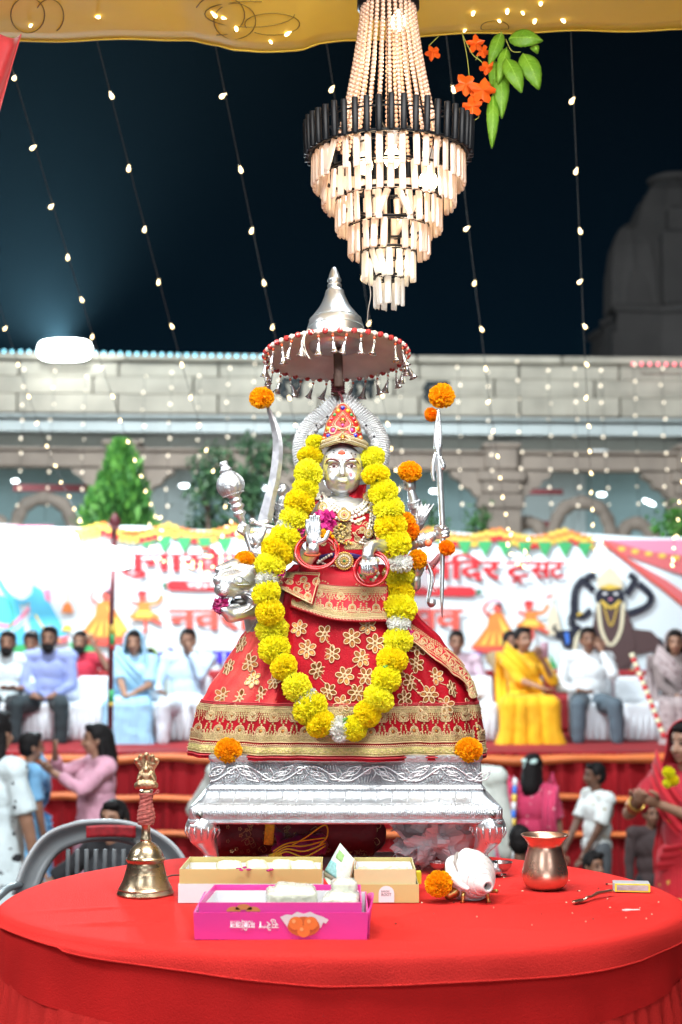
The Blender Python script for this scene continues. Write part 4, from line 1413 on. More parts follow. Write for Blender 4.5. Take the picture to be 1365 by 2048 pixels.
# folded currency note standing between the boxes
nt = item('currency_note', 'folded pale green currency note standing between the two gold boxes', 'banknote', onz(678, 1790, TT))
NOTE = [mat('note_pale', (0.56, 0.66, 0.58), 0.6, var=(120, 0.12)), mat('note_teal', (0.20, 0.43, 0.44), 0.6, var=(200, 0.2)), mat('note_orange', (0.66, 0.33, 0.18), 0.6, var=(200, 0.2)), mat('note_green', (0.25, 0.48, 0.16), 0.6, var=(200, 0.2))]
NY = gy + 0.06
def np_(px, py, d=0): return P(px, py, NY + d)
q = MB()
def panel(a, b, c, d, mi, bow=0.004, off=0.0, n=6):
 q.grid(lambda u, v: lerp(lerp(a, b, u), lerp(d, c, u), v) + V((0, -bow * sin(pi * u) - off, 0)), n, n, mi)
A, B, C_, D = np_(646, 1748, 0.015), np_(697, 1775, -0.01), np_(712, 1722, -0.005), np_(681, 1686, 0.03)
panel(A, B, C_, D, 0)
panel(lerp(A, D, 0.10), lerp(A, B, 0.72) + (D - A) * 0.06, lerp(A, B, 0.74) + (D - A) * 0.44, lerp(A, D, 0.46), 1, 0.004, 0.0012)
panel(lerp(lerp(A, D, 0.6), lerp(B, C_, 0.6), 0.1), lerp(lerp(A, D, 0.6), lerp(B, C_, 0.6), 0.6), lerp(lerp(A, D, 0.85), lerp(B, C_, 0.85), 0.6), lerp(lerp(A, D, 0.85), lerp(B, C_, 0.85), 0.1), 3, 0.003, 0.0012)
panel(np_(697, 1775, -0.012), np_(704, 1762, 0.01), np_(714, 1722, 0.012), np_(708, 1720, -0.008), 2, 0.002)
solidify(q.build('folded_sheet', NOTE, nt), 0.0004)
q = MB()
panel(np_(646, 1752, 0.02), np_(662, 1775, -0.012), np_(672, 1776, 0.0), np_(660, 1742, 0.02), 0, 0.003)
panel(np_(672, 1776, 0.002), np_(697, 1776, 0.0), np_(712, 1724, 0.035), np_(684, 1690, 0.055), 0, 0.004)
solidify(q.build('folded_flap', NOTE, nt), 0.0004)

# ---------------------------------------------------------------- conch on its brass stand
cq = onz(945, 1800, TT)
cs = item('conch_stand', 'small brass stand with stubby legs holding the white conch', 'stand', cq)
q = MB()
for dx, dy in ((-0.022, -0.03), (0.03, -0.028), (-0.03, 0.03), (0.03, 0.03)):
 q.tube([cq + V((dx, dy, 0)), cq + V((dx, dy, 0.004)), cq + V((dx * 0.95, dy, 0.012)), cq + V((dx * 0.9, dy, 0.02))], [0.005, 0.0032, 0.0042, 0.0036], 8)
q.ring(cq + V((0, 0, 0.0205)), 0.032, 0.0026, n=24, k=6, ry=0.032)
q.cap_(cq + V((-0.034, -0.01, 0.02)), cq + V((-0.048, -0.012, 0.012)), 0.012, 0.010, 10)
q.cap_(cq + V((0.034, -0.02, 0.021)), cq + V((0.046, -0.026, 0.022)), 0.0035, 0.0045, 8)
q.build('frame', mat('yellow_brass', (0.62, 0.43, 0.14), 0.3, 0.9, bump=(90, 0.2), var=(30, 0.15)), cs)
CON = mat('conch_shell', (0.74, 0.75, 0.74), 0.34, bump=(40, 0.1), var=(14, 0.06), coat=0.2, sss=0.1)
cc = cq + V((0.0, 0.005, 0.066))
cn = item('conch', 'white ridged conch shell on a brass stand with its mouth hole facing forward', 'shell', cc)
def cpx(px, py, dy): return P(px, py, cq.y + dy)
A0, A1 = cpx(930, 1746, 0.040), cpx(974, 1772, -0.058)      # blunt spire end at the back, mouth at the front
ax = (A1 - A0).normalized(); La = (A1 - A0).length
fr = frame(ax, (0, 0, 1))
CPR = [(-0.10, 0.006), (-0.04, 0.024), (0.06, 0.040), (0.20, 0.047), (0.36, 0.0465), (0.50, 0.041), (0.62, 0.034), (0.72, 0.0275), (0.82, 0.0215), (0.91, 0.0170), (0.98, 0.0148), (1.03, 0.0138), (1.05, 0.0115)]
q = MB()
nn = 40
vs_, fs = [], []
NT = 44
for k in range(NT + 1):
 t = lerp(-0.10, 1.05, k / NT)
 r0 = pl(CPR, t)[0] * lerp(1.10, 1.0, max(0, min(1, t * 1.6)))
 for j in range(nn):
  a = 2 * pi * j / nn
  w_ = (t * 5.2 - a / (2 * pi)) % 1.0
  rr = r0 * (1 + 0.085 * (w_ if w_ < 0.82 else (1 - w_) * 4.5) * min(1, max(0, (1.0 - t) * 3)))        # stepped whorls winding round
  rr *= 1 + 0.10 * math.exp(-((t - 0.16) / 0.06) ** 2) * max(0, sin(a * 4.5)) ** 2 * (1 if sin(a) > -0.2 else 0)     # shoulder knobs
  vs_.append(A0 + ax * (t * La) + fr.col[0] * (rr * cos(a)) + fr.col[1] * (rr * sin(a)))
for k in range(NT):
 for j in range(nn):
  j2 = (j + 1) % nn
  fs.append((k * nn + j, k * nn + j2, (k + 1) * nn + j2, (k + 1) * nn + j))
fs.append(tuple(range(nn - 1, -1, -1)))
q.add(vs_, fs)
def onc_(t, a): return A0 + ax * (t * La) + (fr.col[0] * cos(a) + fr.col[1] * sin(a)) * (pl(CPR, t)[0] * lerp(1.10, 1.0, max(0, min(1, t * 1.6))) * 1.03)
q.tube([A1 + ax * 0.004, A1 - ax * 0.002, A1 - ax * 0.03], [0.0118, 0.0078, 0.0066], 18, cap=False)
q.ring(A1 + ax * 0.0035, 0.0102, 0.0030, ax, 24, 8)
q.build('body', CON, cn)
for t_ in (0.54, 0.70, 0.84):
 q = MB(); q.tube([onc_(t_, i * pi / 16) for i in range(32)], 0.0016, 6, closed=True); q.build('ridge', CON, cn)
q = MB()
q.ell(A1 - ax * 0.014, (0.0074, 0.0074, 0.002), fr, 14, 6)
q.build('mouth_hole', mat('hole_shade', (0.07, 0.06, 0.06), 0.8), cn)  # dark disc across the bore; the hole's shade is in its colour
# the thick outer lip hugging the left side, beside it a solid dark strip painting a slot's shade
def onc(t, a, k=1.0):
 rr = pl(CPR, t)[0] * lerp(1.10, 1.0, max(0, min(1, t * 1.6))) * k
 return A0 + ax * (t * La) + fr.col[0] * (rr * cos(a)) + fr.col[1] * (rr * sin(a))
afl = math.atan2(V((-1, 0, 0.15)).dot(fr.col[1]), V((-1, 0, 0.15)).dot(fr.col[0]))
q = MB()
lp_ = [onc(lerp(-0.06, 0.74, i / 24), afl + lerp(-0.95, 0.55, i / 24), 1.05) for i in range(25)]
q.tube(lp_, [0.0045 + 0.006 * sin(pi * i / 24) for i in range(25)], 10, flat=0.75)
q.build('lip', CON, cn)
q = MB()
q.tube([onc(lerp(0.02, 0.50, i / 16), afl + lerp(-1.22, -0.30, i / 16), 1.055) for i in range(17)], [0.0008 + 0.0032 * sin(pi * i / 16) for i in range(17)], 8)
q.build('slot', mat('slot_shade', (0.30, 0.27, 0.25), 0.7), cn)
for i, (px, py, dy, r) in enumerate(((938, 1723, -0.004, 0.0075), (952, 1722, -0.010, 0.007), (965, 1727, -0.014, 0.006), (931, 1732, -0.014, 0.006))):
 q = MB(); q.ell(cpx(px, py, dy), (r, r * 0.8, r * 0.9), nu=10, nv=7)
 q.build('knob', CON, cn)

# ---------------------------------------------------------------- copper pot
lc = onz(1091, 1778, TT)
lo_ = MB()
lo_.lathe([(0.0, 0.0015), (0.030, 0.001), (0.036, 0.003), (0.0435, 0.010), (0.0475, 0.019), (0.0488, 0.028), (0.0478, 0.038), (0.0445, 0.052), (0.0405, 0.066), (0.037, 0.079), (0.0353, 0.087), (0.0352, 0.091), (0.0368, 0.096), (0.0415, 0.103), (0.0465, 0.1085), (0.0490, 0.1105), (0.0497, 0.1122), (0.0488, 0.1135), (0.0462, 0.1122), (0.041, 0.1055), (0.0355, 0.0975), (0.0335, 0.091), (0.0335, 0.086), (0.038, 0.068), (0.045, 0.04), (0.044, 0.015), (0.03, 0.006), (0, 0.005)], 64, M.Translation(lc), cap=False)
COPPER = mat('copper', (0.80, 0.50, 0.37), 0.28, 0.95, bump=(25, 0.05), var=(10, 0.1))
tag(lo_.build('copper_pot', COPPER), 'polished copper lota pot with flared rim on the red cloth', 'pot')

# spoon, matchbox, loose match
sp0, sp1 = onz(1146, 1806, TT + 0.004), onz(1226, 1786, TT + 0.006)
s3 = item('ritual_spoon', 'small copper ritual spoon lying on the red cloth beside the matchbox', 'spoon', sp0)
q = MB()
d = (sp1 - sp0)
q.tube([sp0 + d * t + V((0, 0, h)) for t, h in ((0.28, 0.001), (0.36, 0.004), (0.45, 0.003), (0.62, 0.007), (0.8, 0.006), (0.93, 0.005), (1.0, 0.004))], [0.0025, 0.0042, 0.003, 0.0048, 0.0042, 0.0052, 0.0036], 10, flat=0.75)
q.build('handle', COPPER, s3)
q = MB()
fr = frame(d)
q.grid(lambda u, v: sp0 + d * (0.16 + 0.17 * cos(2 * pi * u) * v) + fr.col[0] * (0.0085 * sin(2 * pi * u) * v) + V((0, 0, -0.001 + 0.003 * v * v)), 18, 4, closed=True)
solidify(q.build('bowl', COPPER, s3), 0.0012)
mb0 = onz(1266, 1786, TT)
ms = item('matchbox', 'small grey matchbox with yellow bordered striking side', 'matchbox', mb0)
rz = M.Rotation(R(-7), 3, 'Z')
q = MB(); q.box(mb0 + V((0, 0.018, 0.0105)), (0.074, 0.036, 0.0185), rz, bev=0.0008)
q.build('sleeve', mat('grey_card', (0.38, 0.39, 0.42), 0.5, var=(80, 0.1)), ms, smooth=False)
q = MB(); q.box(mb0 + rz @ V((-0.0005, 0.0, 0)) + V((0, -0.0004, 0.0105)), (0.0715, 0.0006, 0.0165), rz)
fc = q.build('yellow_border', mat('yellow_print', (0.82, 0.72, 0.04), 0.5), ms, smooth=False)
q = MB(); q.box(mb0 + V((-0.0005, -0.0009, 0.0105)), (0.064, 0.0006, 0.011), rz)
q.build('striking_strip', mat('striker', (0.44, 0.42, 0.44), 0.9, bump=(500, 0.4), var=(40, 0.25)), fc, smooth=False)
q = MB(); q.box(mb0 + V((0.0365, 0.0145, 0.0105)), (0.003, 0.031, 0.0145), rz, bev=0.0005)
q.build('drawer', WHITE, ms, smooth=False)
m0, m1 = onz(1226, 1769, TT + 0.003), onz(1214, 1768, TT + 0.003)
mt_ = item('matchstick', 'single dark tipped matchstick beside the matchbox', 'match', m0)
q = MB(); q.tube([m0 + V((0.02, 0.004, 0)), m1], 0.0011, 6); q.build('stick', mat('match_wood', (0.62, 0.48, 0.3), 0.8), mt_)
q = MB(); q.ell(m1, (0.0032, 0.002, 0.002), nu=8, nv=6); q.build('match_head', mat('match_tip', (0.03, 0.012, 0.012), 0.7), mt_)

# steel bowls behind
for px, py, r, h, lab in ((877, 1748, 0.020, 0.026, 'small steel bowl on a foot behind the conch'), (1003, 1752, 0.024, 0.030, 'small steel bowl beside the right front stool leg')):
 c = onz(px, py, TT)
 q = MB()
 q.lathe([(0.0, 0.001), (r * 0.5, 0.001), (r * 0.5, 0.004), (r * 0.25, 0.008), (r * 0.6, 0.012), (r * 0.92, h * 0.7), (r, h), (r * 1.06, h + 0.001), (r * 0.97, h - 0.001), (r * 0.85, h * 0.7), (0, 0.013)], 28, M.Translation(c), cap=False)
 tag(q.build('steel_bowl', STEEL), lab, 'bowl')

# ---------------------------------------------------------------- bundles under the stool
MRN = mat('maroon_velvet', (0.15, 0.006, 0.016), 0.6, bump=(90, 0.2), var=(12, 0.3), sheen=0.15)
bu = item('velvet_bundle', 'dark maroon velvet bundle with gold embroidery under the stool', 'bundle', (-0.1, 3.5, TT))
q = MB()
a, b = P(448, 1672, 3.52), P(738, 1668, 3.50)
q.tube(spline([a + V((-0.02, 0, 0)), a, lerp(a, b, 0.3) + V((0, 0, 0.004)), lerp(a, b, 0.7), b, b + V((0.012, 0, 0))], 4), [0.03, 0.04, 0.047, 0.05, 0.051, 0.052, 0.051, 0.051, 0.05, 0.049, 0.05, 0.05, 0.051, 0.051, 0.05, 0.05, 0.05, 0.047, 0.044, 0.04, 0.03], 20)
for v in range(len(q.v)):
 x, y, z = q.v[v]
 q.v[v] = (x, y + 0.003 * sin(x * 90 + z * 60), max(TT + 0.003, z + 0.003 * sin(x * 70 + y * 90)))
rl = q.build('roll', MRN, bu)
q = MB()
for k in range(150):
 x = lerp(a.x, b.x, rnd.random()); t = rnd.uniform(-0.9, 0.95)
 if k > 90: x = rnd.uniform(b.x - 0.05, b.x + 0.01)
 c = V((x, 3.51 - 0.0505 * cos(t), a.z + 0.002 + 0.0505 * sin(t)))
 if c.z < TT + 0.004: continue
 m_ = rnd.choice((0, 0, 1))
 if rnd.random() < 0.25:
  q.tube(spline([c, c + V((0.012, -0.001, 0.008)), c + V((0.020, -0.001, -0.002)), c + V((0.012, -0.002, -0.008)), c + V((0.008, -0.002, 0.0))], 4), 0.0009, 5, m_)
 else:
  for i in range(5):
   an = i * 1.26
   q.ell(c + V((0.0032 * cos(an), -0.0015, 0.0032 * sin(an))), (0.0018, 0.0012, 0.0018), nu=6, nv=4, mi=m_)
q.build('embroidery', [GOLD, mat('bronze_thread', (0.26, 0.17, 0.10), 0.45, 0.5)], rl)
mc = item('magenta_cloth', 'crumpled magenta cloth with yellow cord edging under the stool', 'cloth', P(600, 1700, 3.44))
q = MB()
p0, p1 = P(548, 1708, 3.43), P(652, 1690, 3.43)
q.tube(spline([p0, lerp(p0, p1, 0.3) + V((0, 0, 0.008)), lerp(p0, p1, 0.7) + V((0, 0.01, 0.006)), p1], 5), [0.012, 0.018, 0.021, 0.022, 0.024, 0.023, 0.024, 0.026, 0.025, 0.026, 0.027, 0.026, 0.026, 0.025, 0.022, 0.014], 14)
q.tube(spline([P(540, 1655, 3.452), P(560, 1672, 3.448), P(566, 1700, 3.43), P(556, 1716, 3.42)], 4), [0.02, 0.024, 0.026, 0.026, 0.025, 0.024, 0.024, 0.024, 0.023, 0.022, 0.02, 0.018, 0.012], 12, flat=0.35)
for v in range(len(q.v)):
 x, y, z = q.v[v]
 q.v[v] = (x + 0.002 * sin(z * 300), y + 0.004 * sin(x * 200 + z * 150), max(TT + 0.003, z + 0.003 * sin(x * 230)))
mg = q.build('fold', mat('magenta_silk', (0.30, 0.008, 0.13), 0.45, bump=(50, 0.4), var=(20, 0.25), sheen=0.3), mc)
q = MB()
for k in range(4):
 off = V((0, -0.026, 0.006 * k - 0.008))
 q.tube(spline([p0 + off, lerp(p0, p1, 0.25) + off + V((0, -0.002, 0.012)), lerp(p0, p1, 0.6) + off + V((0, -0.002, -0.006 + 0.006 * k)), p1 + off + V((0, 0, 0.01))], 5), 0.0018, 5)
q.tube(spline([P(585, 1690, 3.40), P(610, 1676, 3.40), P(650, 1650, 3.41), P(655, 1672, 3.40), P(640, 1690, 3.40)], 6), 0.0018, 5)
q.build('yellow_cord', mat('yellow_cord_thread', (0.80, 0.62, 0.03), 0.6, bump=(400, 0.3)), mg)
q = MB(); q.box(P(539, 1668, 3.424), (0.022, 0.006, 0.05), M.Rotation(R(4), 3, 'Y'), bev=0.002)
q.box(P(551, 1712, 3.405), (0.03, 0.006, 0.014), M.Rotation(R(-14), 3, 'Y'), bev=0.002)
q.build('yellow_trim', mat('yellow_brocade', (0.76, 0.58, 0.04), 0.6, bump=(300, 0.5), var=(150, 0.25)), mg)
# white plastic bag
bg_ = MB()
BC_ = P(868, 1682, 3.40)
r2 = random.Random(5)
bg_.ell(BC_ + V((0.01, 0, 0.002)), (0.072, 0.05, 0.05), nu=34, nv=22)
bm = bg_
for i in range(len(bm.v)):
 p = V(bm.v[i]); d = p - BC_
 n_ = 0.011 * sin(d.x * 110 + d.z * 60) + 0.009 * sin(d.z * 150 - d.x * 70 + d.y * 90) + 0.006 * sin(d.x * 260 + d.y * 140)
 p += d.normalized() * n_
 p.z = max(TT + 0.002, min(p.z, LEGZ - 0.002))
 bm.v[i] = tuple(p)
PB = mat('white_plastic', (0.92, 0.93, 0.96), 0.3, alpha=0.95, bump=(25, 0.5), var=(12, 0.04), coat=0.3)
add_translucent(PB, (0.85, 0.86, 0.9), 0.3)
bgt = item('plastic_bag', 'crumpled whitish plastic bag stuffed under the stool beside the velvet bundle', 'bag', BC_.xy.to_3d() + V((0, 0, TT)))
bm.build('pouch', PB, bgt, smooth=False)
q = MB()
for c0_, c1_, dz in (((782, 1650), (840, 1680), 0.0), ((786, 1700), (850, 1690), 0.01), ((790, 1728), (850, 1700), -0.005)):
 aa, bb = P(*c0_, 3.36), P(*c1_, 3.36)
 q.grid(lambda u, v: lerp(aa, bb, u) + V((0, 0.05 * v, 0.03 * (v - 0.5) * (1 - 0.4 * u))) + V((0.006 * sin(v * 9), 0.008 * sin(u * 8 + v * 5), 0.006 * sin(u * 11))), 8, 6)
for i in range(len(q.v)):
 x, y, z = q.v[i]; q.v[i] = (x, y, max(TT + 0.002, min(z, LEGZ - 0.003)))
solidify(q.build('handle_flap', PB, bgt, smooth=False), 0.0006)
# ================================================================= the silver goddess on her lion
gd = thing('goddess_statue', 'silver goddess statue in a red and gold dress seated on a lion', 'statue', (0.0, 3.49, CHT))
SY = 3.44
k0 = K(SY)
# ---- skirt: rows of (photo y, left x, right x, front depth, back depth)
ROWS = [(1128, 588, 768, 0.062, 0.05), (1150, 566, 786, 0.085, 0.06), (1185, 552, 806, 0.105, 0.07), (1230, 522, 836, 0.118, 0.08), (1280, 479, 884, 0.128, 0.09), (1330, 450, 924, 0.138, 0.10),
  (1380, 418, 949, 0.147, 0.11), (1420, 396, 959, 0.152, 0.115), (1470, 385, 967, 0.158, 0.12), (1509, 379, 970, 0.162, 0.12)]
SCY = 3.47
def skirt_pt(a, py, off=0.0):
 """a: angle, -pi/2 faces the camera"""
 xl, xr, df, db = pl(ROWS, py)
 a = (a + pi) % (2 * pi) - pi
 t = (py - 1128) / 381
 ca, sa = cos(a), sin(a)
 ex = 0.8
 sxp = abs(ca) ** ex * (1 if ca > 0 else -1)
 syp = abs(sa) ** ex * (1 if sa > 0 else -1)
 d = df if sa < 0 else db
 Yp = SCY + syp * d
 # shallow upright folds that open towards the hem, none at the side seams
 fold = t * (0.013 * sin(a * 11 + 0.6 + 0.8 * t) + 0.006 * sin(a * 19 + 2 + 3 * t) + 0.0045 * sin(a * 31 + 5 * t)) * min(1, abs(sa) * 1.6)
 fold += 0.004 * (1 - t) * sin(a * 26) * (1 if py > 1240 else 0) * min(1, (py - 1240) / 30)
 fold += 0.006 * math.exp(-((a + 1.95) / 0.09) ** 2) * t - 0.007 * math.exp(-((a + 1.80) / 0.07) ** 2) * t
 w_ = (xr - xl) / 2 + off / k0 * 0.8
 px = (xl + xr) / 2 + sxp * w_
 if sa < 0:      # front panel lapping over the net panel, and a second lap under the right garland
  Yp -= 0.008 / (1 + math.exp(-(px - lerp(568, 612, t)) / 2.5)) * min(1, t * 4)
  Yp += 0.007 / (1 + math.exp(-(px - lerp(752, 792, t)) / 3.0)) * min(1, t * 4)
 Yp += fold - off * (1 if sa < 0 else -1)
 # hem a little lower in the middle, raised on the left
 dz = t * (5 * max(0, -sa) - 4 * max(0, -ca) ** 2)
 return V(((px - 682.5) * K(SCY), Yp, CZ + (1262 - (py + dz)) * K(SCY - 0.10 * max(0, -sa))))
NU, NVV = 340, 50
s_ = MB()
s_.grid(lambda u, v: skirt_pt(2 * pi * u, lerp(1509, 1128, v)), NU, NVV, closed=True)
skirt_bvh = BVHTree.FromPolygons([V(p) for p in s_.v], s_.f)
TULLE = mat('red_tulle', (0.50, 0.02, 0.035), 0.6, bump=(500, 0.3), var=(16, 0.3), col2=(0.66, 0.10, 0.08), spec=0.12)
ld = []
nf = len(s_.f)
for i, f in enumerate(s_.f):
 c = sum((V(s_.v[j]) for j in f), V()) / len(f)
 px = 682.5 + (c.x) / K(SCY)
 py = 1262 - (c.z - CZ) / K(SCY - 0.1)
 s_.m[i] = 1 if (px < lerp(540, 560, (py - 1220) / 180) and 1200 < py < 1402) else 0
sk = s_.build('skirt', [DRESS, TULLE], gd)
CAMV = V((0, 0, CZ))
def hit(px, py, bvh=None, off=0.0):
 """point and normal of the dress seen at pixel (px, py)"""
 d = (P(px, py, 3.0) - CAMV).normalized()
 p, n, i, dist = (bvh or skirt_bvh).ray_cast(CAMV, d)
 if p is None:
  p, n, i, dist = (bvh or skirt_bvh).find_nearest(P(px, py, SCY - 0.05))
 if n.dot(d) > 0: n = -n
 return p + n * off, n
# ---- sewn sequin flowers, one shared mesh
q = MB()
for k in range(6):
 a = k * pi / 3
 c = V((0.0135 * cos(a), 0.0135 * sin(a), 0))
 rt_ = M.Rotation(a, 3, 'Z')
 pts = [c + rt_ @ V((0.0083 * cos(t * pi / 7), 0.0056 * sin(t * pi / 7), 0.0009)) for t in range(14)]
 q.tube(pts, 0.00135, 5, 0, closed=True)
 q.poly([c + rt_ @ V((0.0054 * cos(t * pi / 5), 0.0034 * sin(t * pi / 5), 0.0006 + 0.0004 * cos(t * pi / 5))) for t in range(10)], 1)
q.ring((0, 0, 0.0012), 0.0042, 0.0014, n=10, k=5)
q.ell((0, 0, 0.001), (0.0025, 0.0025, 0.0018), nu=6, nv=4, mi=1)
FLM = q.mesh('sequin_flower', [GOLD2, SEQ])
FL = [(502, 1251), (484, 1290), (516, 1286), (500, 1326), (459, 1335), (472, 1361), (506, 1359), (530, 1324), (550, 1363), (523, 1390), (446, 1392), (599, 1257), (615, 1299), (635, 1341), (658, 1383),
      (650, 1268), (665, 1308), (434, 1367), (704, 1276), (723, 1317), (690, 1352), (732, 1353), (714, 1386), (598, 1383), (684, 1408), (751, 1287), (736, 1251), (833, 1329), (835, 1296), (871, 1353),
      (822, 1364), (859, 1389), (809, 1398), (904, 1378), (932, 1385), (891, 1411), (842, 1422), (937, 1413), (765, 1300), (575, 1330), (586, 1290), (545, 1290), (570, 1400), (420, 1398), (760, 1405), (640, 1400),
      (795, 1345), (870, 1308), (908, 1346), (480, 1396), (750, 1330)]
FLK = []
for px, py in FL:
 if all((px - a_) ** 2 + (py - b_) ** 2 > 33 ** 2 for a_, b_ in FLK): FLK.append((px, py))
for px, py in FLK:
 p, n = hit(px, py, off=0.0008)
 fr = frame(n) @ M.Rotation(rnd.uniform(0, 1), 3, 'Z')
 link('sequin_flower', FLM, sk, p, fr, rnd.uniform(0.88, 1.0))
def sewn(pts, r, name, m_, parent, off=0.001, n=5):
 q = MB()
 sp = spline([(a, b, 0) for a, b in pts], 5)
 q.tube([hit(s.x, s.y, off=off)[0] for s in sp], r, n)
 return q.build(name, m_, parent)
def vcurve(pts, r=0.0009):
 global vn
 vn = MB()
 sp = spline([(a, b, 0) for a, b in pts], 5)
 vn.tube([hit(s.x, s.y, off=0.0007)[0] for s in sp], r, 5)
for pts in ([(604, 1276), (612, 1283), (615, 1290)], [(620, 1316), (630, 1326), (634, 1332)], [(640, 1356), (652, 1368), (656, 1374)], [(655, 1284), (668, 1295), (668, 1300)], [(712, 1290), (722, 1300), (724, 1308)], [(716, 1328), (702, 1338), (694, 1343)],
   [(740, 1350), (762, 1340), (775, 1330)], [(694, 1366), (706, 1374), (712, 1378)], [(706, 1396), (692, 1402), (688, 1404)], [(822, 1350), (840, 1362), (850, 1376)], [(826, 1376), (838, 1386), (850, 1386)], [(868, 1398), (880, 1404), (888, 1405)],
   [(836, 1312), (832, 1318), (832, 1322)], [(800, 1360), (806, 1376), (808, 1390)], [(506, 1300), (500, 1308), (498, 1316)], [(492, 1268), (488, 1276), (486, 1282)], [(520, 1306), (528, 1312), (530, 1316)], [(880, 1366), (896, 1372), (900, 1374)], [(720, 1268), (735, 1262), (742, 1256)]):
 vcurve(pts)
 p, n = hit(pts[1][0], pts[1][1], off=0.001)
 vn.ell(p, 0.003, nu=8, nv=5)
 vn.build('vine_stitch', GOLD2, sk)

# ---- gold embroidery laid out on any (u, v) -> surface map, u and v in photograph pixels
class Emb:
 def __init__(s, fn):
  s.fn, s.q = fn, MB()
 def P(s, u, v, h=0.0012):
  p, n = s.fn(u, v)
  return p + n * h, n
 def dot(s, u, v, r, h=0.0006, mi=0):
  p, n = s.P(u, v, h)
  fr = frame(n)
  rr = r * k0
  b = len(s.q.v)
  vs_ = [p + n * rr * 0.8] + [p + fr.col[0] * rr * cos(i * pi / 3) + fr.col[1] * rr * sin(i * pi / 3) for i in range(6)]
  s.q.add(vs_, [(0, 1 + i, 1 + (i + 1) % 6) for i in range(6)], mi)
 def line(s, pts, r=1.0, mi=1, sub=4, h=0.0012):
  sp = spline([(a, b, 0) for a, b in pts], sub) if len(pts) > 2 else [V((lerp(pts[0][0], pts[1][0], i / sub), lerp(pts[0][1], pts[1][1], i / sub), 0)) for i in range(sub + 1)]
  s.q.tube([s.P(p.x, p.y, h)[0] for p in sp], r * k0, 4, mi)
 def curl(s, u, v, sg, up):
  s.line([(u, v), (u + 4 * sg, v + 5 * up), (u + 9 * sg, v + 5 * up), (u + 10 * sg, v - 1 * up), (u + 5 * sg, v - 2 * up), (u + 5 * sg, v + 1.5 * up)], 1.0, 1, 3)
 def rosette(s, u, v, r):
  s.dot(u, v, r * 0.36, mi=2)
  for i in range(8):
   a = i * pi / 4
   s.dot(u + r * 0.68 * cos(a), v + r * 0.68 * sin(a), r * 0.36)
  s.line([(u + r * cos(i * pi / 4), v + r * sin(i * pi / 4)) for i in range(9)], 0.9, 1, 2)
 def tri(s, u, v0, v1, w_):
  """filled wedge of knots from its base line v0 to its tip v1"""
  n_ = max(3, int(abs(v1 - v0) / 3.6))
  for i in range(n_ + 1):
   t = i / n_
   hw_ = w_ * (1 - t) * (0.85 + 0.25 * sin(t * 9))
   m_ = max(1, int(hw_ * 2 / 3.6))
   for j in range(m_):
    x = u + (0 if m_ == 1 else lerp(-hw_, hw_, j / (m_ - 1)))
    s.dot(x + rnd.uniform(-0.5, 0.5), lerp(v0, v1, t), rnd.uniform(1.9, 2.5))
 def rows(s, u0, u1, v0, v1, st=3.4):
  v = v0
  k = 0
  while v <= v1:
   u = u0 + (st / 2 if k % 2 else 0)
   while u <= u1:
    s.dot(u, v, st * 0.6)
    u += st
   v += st * 0.87
   k += 1
 def border(s, u0, u1, vt, vb, pitch=46, sc_=1.0):
  """a full saree border between v = vt (top) and vb (bottom)"""
  H = vb - vt
  n_ = max(1, round((u1 - u0) / pitch))
  pw = (u1 - u0) / n_
  for v, r, mi in ((vt, 1.5, 3), (vt + 3 * sc_, 1.0, 1), (vt + 6 * sc_, 1.0, 1)):
   s.line([(lerp(u0, u1, i / (n_ * 3)), v) for i in range(n_ * 3 + 1)], r, mi, 2)
  s.rows(u0, u1, vt + 3 * sc_, vt + 15 * sc_, 3.5)
  for i in range(n_ + 1):
   u = u0 + i * pw
   if i < n_:
    s.tri(u + pw / 2, vt + 10 * sc_, vt + 0.58 * H, pw * 0.46)
    s.rosette(u + pw / 2, vt + 0.70 * H, 9 * sc_)
    s.curl(u + pw * 0.28, vt + 0.36 * H, -1, 1)
    s.curl(u + pw * 0.72, vt + 0.36 * H, 1, 1)
    s.curl(u + pw * 0.36, vt + 0.76 * H, -1, 1)
    s.curl(u + pw * 0.64, vt + 0.76 * H, 1, 1)
   if 0 < i < n_:
    s.tri(u, vb - 4 * sc_, vt + 0.44 * H, pw * 0.42)
    s.rosette(u, vt + 0.32 * H, 9 * sc_)
    s.dot(u, vt + 0.27 * H, 2.4)
    s.line([(u, vt + 0.2 * H), (u - 4, vt + 0.24 * H), (u, vt + 0.3 * H), (u + 4, vt + 0.24 * H), (u, vt + 0.2 * H)], 0.9, 1, 2)
  s.rows(u0, u1, vb - 13 * sc_, vb, 3.5)
  s.line([(lerp(u0, u1, i / (n_ * 3)), vb) for i in range(n_ * 3 + 1)], 1.3, 1, 2)
 def build(s, name, parent):
  return s.q.build(name, [GOLD, GOLD2, SEQ, mat('red_piping', (0.42, 0.03, 0.04), 0.6)], parent)
BANDV = mat('olive_gold_ribbon', (0.52, 0.46, 0.17), 0.5, 0.3, bump=(350, 0.5), var=(200, 0.25))
